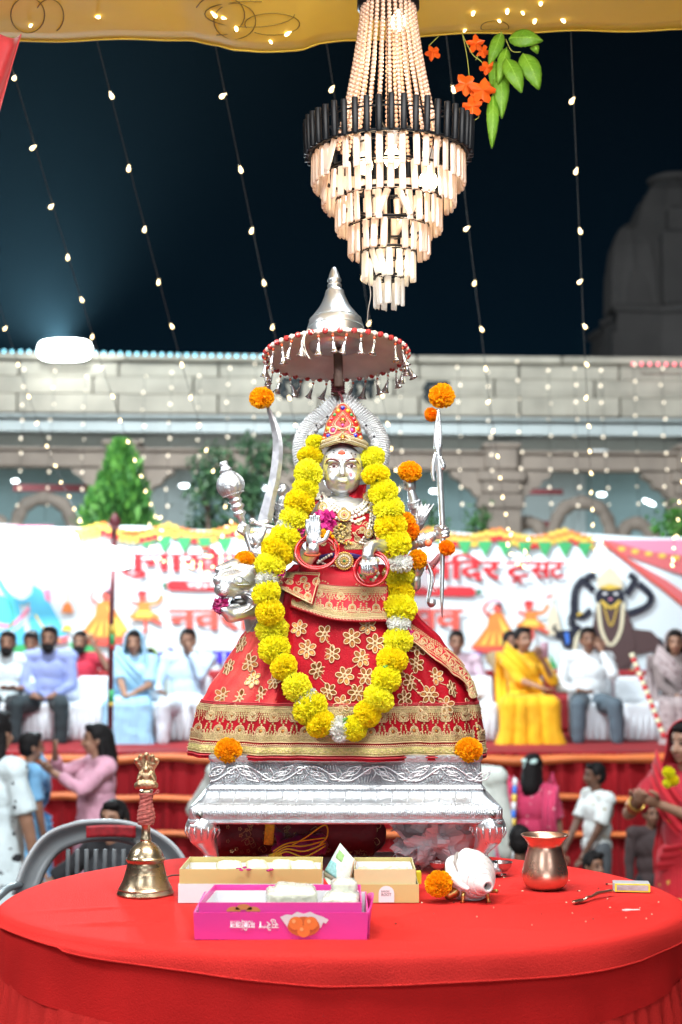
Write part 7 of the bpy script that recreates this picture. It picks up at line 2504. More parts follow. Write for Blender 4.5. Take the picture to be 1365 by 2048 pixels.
q.box(P(676, 770, UY + 0.02), (0.021, 0.008, 0.055), bev=0.002)
q.tube([P(676, 745, UY + 0.008), P(676, 800, UY + 0.03)], 0.009, 10, flat=0.4, up=(1, 0, 0))
q.build('stem', mat('brown_metal', (0.15, 0.095, 0.075), 0.45, 0.4, bump=(60, 0.2), var=(30, 0.2)), um)
q = MB()
hel = [P(676, 775, UY + 0.012) + V((0.016 * cos(i * 0.7), 0.012 * sin(i * 0.7), 0.014 - i * 0.0006)) for i in range(50)]
q.tube(hel, 0.0022, 5)
q.tube(spline([P(678, 785, UY - 0.01), P(684, 795, UY - 0.012), P(685, 808, UY - 0.012)], 4), 0.0035, 6)
q.build('maroon_tie', MAROON, um)
RB = mat('red_bead', (0.62, 0.06, 0.06), 0.16, coat=0.6, trans=0.25)
RB2 = mat('orange_red_bead', (0.72, 0.10, 0.03), 0.16, coat=0.6)
bead1 = MB(); bead1.ell((0, 0, 0), (0.0080, 0.0080, 0.0072), nu=8, nv=5)
B1M = bead1.mesh('faceted_bead', RB, smooth=False)
bead2 = MB(); bead2.ell((0, 0, 0), 0.0063, nu=12, nv=8)
B2M = bead2.mesh('pearl_bead', PEARL)
bell = MB()
bell.lathe([(0.0, 0.0), (0.0016, -0.001), (0.0026, -0.004), (0.0034, -0.010), (0.0046, -0.016), (0.0066, -0.0215), (0.0086, -0.0235), (0.0088, -0.0245), (0.0074, -0.024), (0.004, -0.018), (0.002, -0.006)], 14, cap=False)
bell.ell((0, 0, -0.0235), 0.003, nu=6, nv=4)
bell.ring((0, 0, 0.002), 0.0018, 0.0005, (0, 1, 0), 8, 4)
BLM = bell.mesh('bell', mat('bell_silver', (0.62, 0.63, 0.65), 0.24, 0.95))
tie = MB()
tie.ell((0, 0, -0.006), (0.0034, 0.0034, 0.0036), nu=7, nv=5, mi=0); tie.ell((0, 0, -0.0125), 0.0024, nu=7, nv=5, mi=1)
tie.tube([(0, 0, 0), (0, 0, -0.02)], 0.0004, 4, 1)
TIM = tie.mesh('pendant_bead', [RB2, PEARL])
NBD = 64
for i in range(NBD):
 a = 2 * pi * i / NBD + 0.05
 p = mu @ V((RU * 1.012 * cos(a), RU * 1.012 * sin(a), -0.008))
 near = sin(a) < 0.2
 if i % 2 == 0:
  link('faceted_bead', B1M, um, p, M.Rotation(a, 3, 'Z') @ M.Rotation(rnd.uniform(0, 1), 3, 'X'))
 else:
  b_ = link('pearl_bead', B2M, um, p)
  if rnd.random() < 0.93:
   sw_ = M.Rotation(rnd.gauss(0, 0.12), 3, 'Y') @ M.Rotation(rnd.gauss(0, 0.1), 3, 'X')
   t_ = link('pendant', TIM, um, p + V((0, 0, -0.005)), sw_)
   bl2 = link('bell', BLM, t_, p + V((0, 0, -0.005)) + sw_ @ V((0, 0, -0.0185)), sw_ @ M.Rotation(rnd.gauss(0, 0.22), 3, 'Y'), rnd.uniform(1.08, 1.3))
q = MB()
c = P(612, 664, UY - RU - 0.002)
for i in range(6):
 q.tube(spline([c, c + V((rnd.uniform(-0.012, 0.004), -0.003, -0.03)), c + V((rnd.uniform(-0.012, 0.018), -0.002, -0.055 - 0.012 * rnd.random()))], 4), 0.0007, 4)
q.tube(spline([c, c + V((0.008, -0.004, 0.006)), c + V((0.018, -0.004, -0.006))], 4), 0.0007, 4)
q.build('loose_thread', PEARL, um)

# ---------------------------------------------------------------- chandelier
HY = 3.30
ch = thing('chandelier', 'tiered crystal chandelier with black tube crown and lit bulbs', 'chandelier', P(780, 60, HY))
kh = K(HY)
hx = (780 - 682.5) * kh
PRIS = mat('crystal', (0.74, 0.65, 0.58), 0.08, 0.0, alpha=0.72, coat=0.8, spec=0.8)
PRIS2 = mat('clear_crystal', (0.70, 0.72, 0.72), 0.08, 0.0, alpha=0.6, coat=0.8, spec=0.8)
for pm_ in (PRIS, PRIS2):
 pm_.node_tree.nodes['Principled BSDF'].inputs['Transmission Weight'].default_value = 0.0
 nt_ = pm_.node_tree
 tr_ = nt_.nodes.new('ShaderNodeBsdfTranslucent'); tr_.inputs[0].default_value = (0.85, 0.66, 0.52, 1) if pm_ is PRIS else (0.8, 0.78, 0.74, 1)
 mx = nt_.nodes.new('ShaderNodeMixShader'); mx.inputs[0].default_value = 0.32
 nt_.links.new(nt_.nodes['Principled BSDF'].outputs[0], mx.inputs[1]); nt_.links.new(tr_.outputs[0], mx.inputs[2])
 nt_.links.new(mx.outputs[0], nt_.nodes['Material Output'].inputs[0])
def ringz(pyfront, Rr): return CZ + (1262 - pyfront) * (HY - Rr) / F
# (front py of ring, radius m, prism length m, count)
TIERS = [(240, 0.172, 0.070, 40), (296, 0.150, 0.066, 38), (357, 0.119, 0.066, 31), (420, 0.090, 0.064, 24), (482, 0.058, 0.062, 16), (541, 0.032, 0.062, 9)]
pri = MB()
def prism_mesh(L, m_):
 q = MB(); w_, d = 0.0080, 0.0040
 out = []
 for z, f in ((0, 0.85), (-0.002, 1.0), (-L + 0.003, 1.0), (-L, 0.82)):
  out.append([V((-w_ * f, 0, z - (0.003 if z < -L * 0.9 else 0))), V((-w_ * 0.62 * f, -d * f, z)), V((w_ * 0.62 * f, -d * f, z)), V((w_ * f, 0, z)), V((w_ * 0.62 * f, d * f, z)), V((-w_ * 0.62 * f, d * f, z))])
 vs_ = [p for r_ in out for p in r_]
 fs = [tuple(range(5, -1, -1)), tuple(18 + j for j in range(6))]
 for k in range(3):
  for j in range(6):
   j2 = (j + 1) % 6
   fs.append((k * 6 + j, k * 6 + j2, k * 6 + 6 + j2, k * 6 + 6 + j))
 q.add(vs_, fs)
 return q.mesh('crystal_prism', m_, smooth=False)
for ti, (pf, Rr, L, n_) in enumerate(TIERS):
 z = ringz(pf, Rr)
 me = prism_mesh(L, PRIS2 if ti > 3 else PRIS)
 if ti < 5 or True:
  q = MB(); q.ring((hx, HY, z + 0.004), Rr, 0.0032, n=60, k=6)
  if ti: q.ring((hx, HY, z - 0.002), Rr, 0.0018, n=60, k=5)
  rg = q.build('hoop', BLACK, ch)
 for i in range(n_):
  if rnd.random() < (0.03 if ti < 3 else 0.06): continue
  a = 2 * pi * (i + 0.5 * (ti % 2) + rnd.uniform(-0.12, 0.12)) / n_
  p = V((hx + Rr * cos(a), HY + Rr * sin(a), z - 0.002 + rnd.uniform(-0.003, 0.002)))
  rt_ = M.Rotation(a + pi / 2 + rnd.gauss(0, 0.14), 3, 'Z') @ M.Rotation(rnd.gauss(0, 0.03 if rnd.random() < 0.96 else 0.3), 3, 'Y')
  link('crystal_prism', me, ch, p, rt_)
 if ti:
  q = MB()
  z0 = ringz(*TIERS[ti - 1][:2])
  for k in range(4):
   a = k * pi / 2 + 0.6
   q.tube([V((hx + TIERS[ti - 1][1] * cos(a), HY + TIERS[ti - 1][1] * sin(a), z0)), V((hx + Rr * cos(a), HY + Rr * sin(a), z))], 0.0012, 5)
  q.build('hanger', BLACK, ch)
# crown of black tubes
q = MB(); q.lathe([(0.0066, -0.040), (0.0070, -0.039), (0.0070, 0.039), (0.0066, 0.040)], 12)
q.lathe([(0.0052, 0.0405), (0.0030, 0.0405)], 12, cap=False)
TBM = q.mesh('black_tube', BLACK)
ZA = ringz(240, 0.189) + 0.042
for i in range(44):
 a = 2 * pi * i / 44
 link('black_tube', TBM, ch, (hx + 0.189 * cos(a), HY + 0.189 * sin(a), ZA + rnd.uniform(-0.002, 0.002)), M.Rotation(a, 3, 'Z') @ M.Rotation(R(2), 3, 'Y'))
q = MB()
q.ring((hx, HY, ZA + 0.018), 0.183, 0.0022, n=64, k=6); q.ring((hx, HY, ZA + 0.028), 0.183, 0.0012, n=64, k=5); q.ring((hx, HY, ZA - 0.036), 0.184, 0.0030, n=64, k=6)
for k in range(3):
 a = k * pi / 3 + 0.3
 q.tube([V((hx + 0.184 * cos(a), HY + 0.184 * sin(a), ZA + 0.018)), V((hx - 0.184 * cos(a), HY - 0.184 * sin(a), ZA + 0.018))], 0.0025, 6)
q.tube([V((hx, HY, ZA - 0.25)), V((hx, HY, ZA + 0.32))], 0.004, 8)
q.build('crown_frame', BLACK, ch)
# strands of glass beads from the top cap to the crown
BDM = mat('glass_bead', (0.62, 0.42, 0.32), 0.08, alpha=0.9, coat=1.0, spec=0.8)
z1 = CZ + (1262 + 30) * kh
NS = 28
for i in range(NS):
 a = 2 * pi * i / NS
 q = MB()
 nb = 34
 for j in range(nb):
  t = j / (nb - 1)
  r = lerp(0.060, 0.118, t ** 1.35)
  z = lerp(z1, ZA - 0.01, t)
  q.ell((hx + r * cos(a), HY + r * sin(a), z), 0.0053, nu=8, nv=6)
 q.build('bead_strand', BDM, ch)
q = MB(); q.lathe([(0.066, z1 - 0.012), (0.072, z1 - 0.012), (0.072, z1 + 0.03), (0.02, z1 + 0.05), (0.008, z1 + 0.10), (0.008, z1 + 0.30)], 32, M.Translation((hx, HY, 0)))
q.build('top_cap', BLACK, ch)
CB = glow('chandelier_bulb', (1.0, 0.80, 0.52), 9)
def lamp_bulb(p, r, socket=True, up=1):
 q = MB()
 q.lathe([(0.0, -r * 1.25), (r * 0.6, -r * 1.05), (r * 0.95, -r * 0.45), (r, 0), (r * 0.86, r * 0.55), (r * 0.5, r * 1.25), (r * 0.42, r * 1.6)], 18, M.Translation(p))
 b_ = q.build('bulb', CB, ch)
 if socket:
  q = MB(); q.lathe([(r * 0.46, r * 1.5), (r * 0.62, r * 1.6), (r * 0.62, r * 3.2), (r * 0.5, r * 3.5), (r * 0.2, r * 3.6)], 16, M.Translation(p))
  q.build('socket', mat('white_socket', (0.62, 0.60, 0.58), 0.4), b_)
lamp_bulb(P(785, 316, HY - 0.10), 0.019); lamp_bulb(P(857, 362, HY - 0.06), 0.021)
lamp_bulb(P(797, 44, HY - 0.03), 0.017, False)
lamp_bulb(P(730, 330, HY + 0.08), 0.019)
for zz_, wt in ((ZA - 0.10, 1.5), (ZA + 0.18, 0.8), (ZA - 0.28, 0.5)):
 l = bpy.data.lights.new('chandelier_light', 'POINT'); l.energy = wt; l.color = (1.0, 0.72, 0.42); l.shadow_soft_size = 0.03
 lo = bpy.data.objects.new('chandelier_light', l); COL.objects.link(lo); lo.location = (hx, HY, zz_); attach(lo, ch)
q = MB()
q.tube(spline([P(738, 560, HY), P(742, 590, HY), P(737, 620, HY + 0.01), P(735, 648, HY + 0.03)], 4), 0.0012, 5)
tag(q.build('loose_wire', mat('pale_wire', (0.35, 0.33, 0.30), 0.5)), 'thin loose wire dangling below the chandelier tip', 'wire')

# ---------------------------------------------------------------- yellow canopy cloth, its lights, red side drape, leaf spray
CNZ = CZ + 1.43
CAN = mat('yellow_canopy', (0.86, 0.66, 0.07), 0.6, bump=(9, 0.25), var=(1.6, 0.12), sheen=0.3)
nt_ = CAN.node_tree
tr_ = nt_.nodes.new('ShaderNodeBsdfTranslucent'); tr_.inputs[0].default_value = (0.80, 0.60, 0.06, 1)
mx = nt_.nodes.new('ShaderNodeMixShader'); mx.inputs[0].default_value = 0.35
nt_.links.new(nt_.nodes['Principled BSDF'].outputs[0], mx.inputs[1]); nt_.links.new(tr_.outputs[0], mx.inputs[2])
nt_.links.new(mx.outputs[0], nt_.nodes['Material Output'].inputs[0])
cn_ = thing('canopy', 'yellow cloth canopy stretched overhead with fairy lights in its folds', 'canopy', (0, 2.4, CNZ))
EDGE = [(-400, 84), (0, 82), (40, 82), (200, 79), (380, 78), (430, 90), (470, 101), (520, 103), (600, 98), (640, 86), (690, 82), (860, 70), (1000, 64), (1200, 61), (1365, 59), (1800, 57)]
def can(u, v):
 px = lerp(-380, 1780, u)
 (py,) = pl(EDGE, px)
 e_ = P(px, py, 3.60)
 y = lerp(3.60, 1.25, v)
 sag = e_.z + 0.05 * v + 0.012 * sin(u * 31 + v * 6) * v + 0.018 * sin(u * 13 + 2) * min(1, v * 5) + 0.03 * v * v
 return V((e_.x * lerp(1, 1.1, v), y + 0.006 * sin(u * 60), sag))
q = MB(); q.grid(can, 140, 40)
cs_ = solidify(q.build('cloth', CAN, cn_), 0.0015)
q = MB(); q.tube([can(i / 140, 0.0) for i in range(141)], 0.0035, 6)
q.build('hem', CAN, cn_)
cbv = BVHTree.FromPolygons([V(can(i / 70, j / 20)) for j in range(21) for i in range(71)], [(j * 71 + i, j * 71 + i + 1, (j + 1) * 71 + i + 1, (j + 1) * 71 + i) for j in range(20) for i in range(70)])
def on_can(px, py, off=0.004):
 d = (P(px, py, 3.0) - CAMV).normalized()
 p, n, i, dist = cbv.ray_cast(CAMV, d)
 if p is None: return P(px, py, 3.5)
 return p - d * off
lightb = MB()
lightb.lathe([(0.0, -0.008), (0.0035, -0.006), (0.0046, -0.001), (0.0040, 0.004), (0.0028, 0.007), (0.0026, 0.0125), (0.0, 0.013)], 10)
FBM = lightb.mesh('bulb', BULB)
for px, py in ((62, 51), (197, 34), (430, 31), (447, 36), (473, 57), (575, 68), (542, 84), (947, 26), (930, 61), (999, 42), (1015, 23), (1046, 26), (1070, 42), (1082, 7), (1127, 41)):
 link('bulb', FBM, cn_, on_can(px, py, 0.010), M.Rotation(rnd.uniform(0, 6), 3, 'Z') @ M.Rotation(rnd.uniform(0.4, 1.5), 3, 'X'), 1.0 if rnd.random() < 0.7 else 0.75)
WV = mat('wire_behind_cloth', (0.22, 0.15, 0.02), 0.7)
for c, r, ry, n_ in (((56, 30), 34, 36, 1.0), ((100, 32), 28, 34, 0.6), ((470, 42), 42, 36, 1.3), ((500, 28), 90, 26, 0.8), ((545, 48), 55, 22, 0.9), ((440, 30), 50, 40, 0.7), ((990, 55), 28, 14, 1.0)):
 q = MB()
 pts = []
 a0 = rnd.uniform(0, 6)
 for i in range(int(26 * n_)):
  a = a0 + i * 2 * pi / 24
  px, py = c[0] + r * cos(a), c[1] + ry * sin(a)
  if py < -60: continue
  pts.append(on_can(px, min(py, pl(EDGE, px)[0] - 6), 0.002))
 if len(pts) > 3:
  q.tube(pts, 0.0015, 5)
  q.build('wire_coil', WV, cn_)
dr = thing('side_drape', 'red cloth drape hanging at the upper left under the canopy', 'drape', P(0, 200, 3.3))
q = MB()
def drp(u, v):
 px = lerp(lerp(-140, 44, u), lerp(-200, -14, u), v)
 py = lerp(70, 300, v)
 return P(px, py, 3.45) + V((0, 0.02 * sin(u * 16 + v * 2), 0))
q.grid(drp, 40, 12)
solidify(q.build('cloth', mat('coral_cloth', (0.62, 0.06, 0.07), 0.6, bump=(40, 0.2), var=(4, 0.15), sheen=0.3), dr), 0.002)

# leaf spray
sp_ = thing('leaf_spray', 'artificial spray of green and orange leaves hanging below the canopy edge', 'leaf spray', P(1000, 66, 3.5))
GLF = mat('plastic_leaf', (0.11, 0.30, 0.015), 0.45, bump=(90, 0.2), var=(50, 0.3), col2=(0.20, 0.42, 0.03))
OLF = mat('orange_leaf', (0.85, 0.14, 0.01), 0.5, var=(40, 0.2))
for m_ in (GLF, OLF):
 nt_ = m_.node_tree
 tr_ = nt_.nodes.new('ShaderNodeBsdfTranslucent'); tr_.inputs[0].default_value = (0.30, 0.50, 0.03, 1) if m_ is GLF else (0.9, 0.18, 0.02, 1)
 mx = nt_.nodes.new('ShaderNodeMixShader'); mx.inputs[0].default_value = 0.4
 nt_.links.new(nt_.nodes['Principled BSDF'].outputs[0], mx.inputs[1]); nt_.links.new(tr_.outputs[0], mx.inputs[2])
 nt_.links.new(mx.outputs[0], nt_.nodes['Material Output'].inputs[0])
LY = 3.47
def leaf(base, tip, wpx, bend=0.004, dy=0.0):
 a, b = P(*base, LY + dy), P(*tip, LY + dy - 0.01)
 d = b - a
 s = V((d.z, 0, -d.x)).normalized()
 w_ = wpx * K(LY)
 def fn(u, v):
  x = (u - 0.5) * 2
  wd = w_ * 0.5 * (sin(pi * min(1, v ** 0.75 * 0.98 + 0.01)) ** 0.8) * (1 + 0.03 * sin(v * 40))
  p = a + d * v + s * x * wd
  p.y += bend * (1 - x * x) * -1 - 0.012 * sin(pi * v) + 0.0018 * abs(sin(v * 22)) * abs(x)
  return p
 q = MB(); q.grid(fn, 8, 16)
 o = solidify(q.build('green_leaf', GLF, sp_), 0.0006)
 q = MB(); q.tube([fn(0.5, i / 10) + V((0, -0.0006, 0)) for i in range(11)], [0.0010 * (1.1 - i / 10) for i in range(11)], 5)
 for i in range(2, 9):
  for x in (0.08, 0.92):
   q.tube([fn(0.5, i / 10) + V((0, -0.0006, 0)), fn(x, min(1, i / 10 + 0.12)) + V((0, -0.0006, 0))], [0.0006, 0.0003], 4)
 q.build('vein', mat('leaf_vein', (0.28, 0.52, 0.05), 0.5), o)
for b, t, w_, dy in (((1018, 78), (1086, 82), 38, 0), ((1046, 108), (1079, 180), 42, -0.01), ((1012, 118), (1044, 186), 38, -0.02), ((1004, 66), (978, 132), 28, 0.01), ((1014, 96), (996, 170), 26, 0.0), ((1000, 132), (1004, 238), 34, 0.01), ((986, 190), (984, 298), 26, 0.0), ((1064, 92), (1076, 108), 18, 0.01), ((988, 120), (988, 190), 24, 0.02)):
 leaf(b, t, w_, dy=dy)
def maple(cx, cy, r, rot, dy):
 q = MB()
 c = P(cx, cy, LY + dy)
 pts = []
 for i in range(20):
  a = rot + 2 * pi * i / 20
  rr = r * (1.0 if i % 4 == 0 else (0.60 if i % 2 == 0 else 0.84)) * rnd.uniform(0.82, 1.12)
  pts.append(P(cx + rr * cos(a), cy + rr * sin(a), LY + dy + 0.008 * sin(a * 3)))
 pts.append(c + V((0, -0.006, 0)))
 q.add(pts, [(20, i, (i + 1) % 20) for i in range(20)])
 solidify(q.build('orange_leaf', OLF, sp_, smooth=False), 0.0006)
for a in ((932, 170, 27, 0.3, -0.01), (966, 182, 29, 1.1, -0.02), (945, 214, 24, 2.0, -0.015), (956, 196, 22, 0.2, 0.0), (866, 106, 17, 0.5, 0.0), (952, 88, 19, 0.9, 0.0), (966, 104, 15, 0.1, 0.0), (974, 136, 17, 0.5, 0.0), (983, 172, 10, 0.4, 0.01)):
 maple(*a)
q = MB()
for pts in ([(925, 66), (934, 110), (940, 160)], [(926, 70), (945, 108), (962, 122), (976, 140)], [(1002, 62), (1004, 90), (1012, 120)], [(1012, 78), (1024, 102), (1042, 104)], [(878, 72), (866, 84), (858, 92)], [(958, 108), (952, 120)], [(956, 222), (958, 234), (950, 240)], [(990, 240), (1000, 230), (1006, 224)]):
 q.tube(spline([P(a, b, LY) for a, b in pts], 4), 0.0011, 5)
q.build('stem', mat('olive_stem', (0.28, 0.30, 0.05), 0.6), sp_)

# ---------------------------------------------------------------- strings of bulbs running from the canopy out over the field
big = MB()
big.lathe([(0.0, -0.018), (0.007, -0.015), (0.0105, -0.007), (0.010, 0.0), (0.007, 0.007), (0.0048, 0.012), (0.0045, 0.022), (0.0, 0.023)], 10)
SBM = big.mesh('bulb', BULB)
def light_string(label, a, b, Y0, Y1, nb, cluster=None, n0=0.0):
 A, B = P(*a, Y0), P(*b, Y1)
 t = thing('light_string', label, 'light string', A, 'bulb strings over the field')
 q = MB()
 st = A + (A - B) * 0.08
 pts = [lerp(st, B, i / 40) + V((0, 0, -0.10 * sin(pi * i / 40))) for i in range(41)]
 q.tube(pts, 0.0017, 5)
 for i in range(nb):
  f = 0.08 / 1.08 + (i / (nb - 1)) / 1.08
  p = lerp(st, B, f) + V((0, 0, -0.10 * sin(pi * f)))
  rt_ = M.Rotation(rnd.uniform(0, 6.28), 3, 'Z') @ M.Rotation(rnd.uniform(0.2, 0.9), 3, 'X')
  link('bulb', SBM, t, p + rt_ @ V((0, 0, -0.012)), rt_, 0.68)
 if cluster:
  last = P(*cluster[0], Y1)
  cp = spline([B] + [P(x, y, Y1) for x, y in cluster], 6)
  q.tube(cp, 0.0017, 5)
  L = sum((cp[i + 1] - cp[i]).length for i in range(len(cp) - 1))
  acc, nxt = 0, 0.03
  for i in range(len(cp) - 1):
   acc += (cp[i + 1] - cp[i]).length
   while acc > nxt:
    link('bulb', SBM, t, cp[i + 1] + V((rnd.uniform(-0.02, 0.02), rnd.uniform(-0.02, 0.02), rnd.uniform(-0.02, 0.02))), M.Rotation(rnd.uniform(0, 6), 3, 'Z') @ M.Rotation(rnd.uniform(0, 2), 3, 'X'), 0.85)
    nxt += 0.075
 q.build('wire', WIRE, t)
light_string('bulb string running down past the far left roof lamp', (13, 645), (160, 1036), 7.6, 11.6, 10, [(150, 1070), (156, 1110), (152, 1130)])
light_string('leftmost long bulb string starting beside the red drape', (30, 140), (312, 1030), 5.0, 11.4, 15, [(322, 1052), (318, 1080), (300, 1112), (318, 1122)])
light_string('bulb string falling between the red drape and the curved sword', (221, 172), (462, 1040), 5.0, 10.4, 13, [(420, 1108), (402, 1116), (370, 1130), (388, 1140), (400, 1128), (412, 1122), (440, 1110), (470, 1100)])
light_string('bulb string passing down behind the umbrella left side', (451, 175), (640, 1040), 5.0, 10.4, 13)
light_string('bulb string passing behind the chandelier beads', (667, 160), (812, 1040), 5.0, 10.4, 13)
light_string('bulb string passing the orange leaves and falling right of the spear', (905, 160), (1016, 1056), 5.0, 10.6, 13, [(1018, 1080), (1026, 1120), (1048, 1138), (1056, 1120), (1052, 1090), (1060, 1080)])
light_string('bulb string at the right falling towards the dark goddess print', (1148, 183), (1188, 1075), 5.0, 10.6, 14, [(1188, 1090), (1192, 1120), (1186, 1140), (1198, 1146), (1200, 1110), (1202, 1080), (1192, 1086)])
light_string('bulb string entering at the right edge above the red banner corner', (1420, 260), (1352, 1070), 6.0, 10.8, 13, [(1348, 1090), (1352, 1110), (1340, 1126), (1358, 1130)])
light_string('short drooping bulb string along the banner beside the mace', (300, 1040), (330, 1120), 11.4, 11.4, 4, [(380, 1128), (410, 1142), (436, 1128), (470, 1100), (480, 1060)])

# ---------------------------------------------------------------- curtain of tiny lights on the hall, rope lights along its roof
sml = MB(); sml.ell((0, 0, 0), (0.030, 0.03, 0.036), nu=8, nv=6)
SMM = sml.mesh('bulb', BULBW)
cl = thing('curtain_lights', 'curtain of small warm bulbs hung down the temple hall front', 'curtain lights', P(682, 735, 24.6))
for x0_, x1_ in ((52, 36), (111, 90), (172, 164), (290, 282), (345, 331), (401, 390), (458, 450), (512, 507), (560, 554), (622, 616), (700, 700), (752, 750), (804, 800), (917, 922), (976, 985), (1036, 1048), (1098, 1103), (1149, 1158), (1203, 1217), (1267, 1279), (1324, 1335)):
 q = MB()
 y0_ = 738 + rnd.uniform(-18, 14)
 a, b = P(x0_, y0_, 24.6), P(x1_, 1040, 24.6)
 q.tube([a, b], 0.004, 4)
 stn = q.build('light_strand', WIRE, cl)
 for k in range(9):
  t = (k + 0.1) / 9 + rnd.uniform(-0.008, 0.008)
  link('bulb', SMM, stn, lerp(a, b, t) + V((rnd.uniform(-0.03, 0.03), 0, 0)), None, rnd.choice((0.6, 0.75, 0.7, 0.4)))
q = MB(); q.tube([P(-20, 722, 24.6), P(1390, 736, 24.6)], 0.006, 4); q.build('carrier_wire', WIRE, cl)
def rope(px0, py0, px1, py1, n_, col, name, label):
 a, b = P(px0, py0, 25.3), P(px1, py1, 25.3)
 t = thing(name, label, 'rope light', a)
 q = MB(); q.ell((0, 0, 0), (0.032, 0.032, 0.032), nu=8, nv=6); me = q.mesh('bulb', col)
 for i in range(n_):
  link('bulb', me, t, lerp(a, b, i / (n_ - 1)))
 q = MB(); q.tube([a, b], 0.012, 5); q.build('rope', WIRE, t)
rope(-8, 702, 540, 713, 34, glow('cyan_bulb', (0.05, 0.62, 0.85), 2.2), 'rope_light', 'line of cyan bulbs along the left roof edge of the hall')
rope(1267, 728, 1382, 729, 8, glow('red_bulb', (1.0, 0.05, 0.10), 2.2), 'rope_light', 'line of red bulbs along the right roof edge of the hall')
# ================================================================= people
def clothmat(name, col, spot=None, scale=18, thr=0.28, stretch=(1, 1, 1)):
 m_ = mat(name, col, 0.8, bump=(16, 0.5, 2), var=(6, 0.10), sheen=0.1)
 if spot and 'spotted' not in m_:
  m_['spotted'] = 1
  n, l = m_.node_tree.nodes, m_.node_tree.links
  b = n['Principled BSDF']
  old = b.inputs['Base Color'].links[0].from_socket
  t = n.new('ShaderNodeTexCoord'); mp = n.new('ShaderNodeMapping'); mp.inputs['Scale'].default_value = stretch
  v = n.new('ShaderNodeTexVoronoi'); v.inputs['Scale'].default_value = scale
  l.new(t.outputs['Object'], mp.inputs[0]); l.new(mp.outputs[0], v.inputs['Vector'])
  nz = n.new('ShaderNodeTexNoise'); nz.inputs['Scale'].default_value = scale * 6
  l.new(t.outputs['Object'], nz.inputs['Vector'])
  ad = n.new('ShaderNodeMath'); ad.operation = 'MULTIPLY_ADD'; ad.inputs[1].default_value = 0.35
  l.new(nz.outputs['Fac'], ad.inputs[0]); l.new(v.outputs['Distance'], ad.inputs[2])
  lt = n.new('ShaderNodeMath'); lt.operation = 'LESS_THAN'; lt.inputs[1].default_value = thr + 0.17
  l.new(ad.outputs[0], lt.inputs[0])
  mx_ = n.new('ShaderNodeMix'); mx_.data_type = 'RGBA'
  l.new(lt.outputs[0], mx_.inputs['Factor']); l.new(old, mx_.inputs['A']); mx_.inputs['B'].default_value = (*spot, 1)
  l.new(mx_.outputs['Result'], b.inputs['Base Color'])
 return m_
def skinmat(t):
 return mat('skin', t, 0.5, bump=(60, 0.08), var=(14, 0.08), sss=0.08)
SK1, SK2, SK3 = (0.36, 0.19, 0.12), (0.26, 0.13, 0.08), (0.16, 0.075, 0.045)
HAIR = mat('black_hair', (0.012, 0.010, 0.010), 0.6, spec=0.15, bump=(90, 0.5), var=(40, 0.3))
DARK = mat('eye_dark', (0.015, 0.01, 0.01), 0.3)
LIPM = mat('lip', (0.30, 0.09, 0.07), 0.5)
def mid(a, b, la, lb, out):
 """elbow or knee for a limb from a to b with segment lengths la, lb, bent towards out"""
 d = b - a
 L = min(d.length, (la + lb) * 0.995)
 d.normalize()
 x = (la * la - lb * lb + L * L) / (2 * L)
 h = sqrt(max(0, la * la - x * x))
 o = V(out); o = (o - d * o.dot(d)).normalized()
 return a + d * x + o * h
from mathutils import noise as NZ
def crease(me, amp=0.010):
 n_ = [v.normal.copy() for v in me.vertices]
 for v, n in zip(me.vertices, n_):
  p = v.co
  d = NZ.noise(V((p.x * 9, p.y * 9, p.z * 5))) * amp + NZ.noise(V((p.x * 22 + p.z * 9, p.y * 22, p.z * 11))) * amp * 0.6
  v.co = p + n * d
 return me
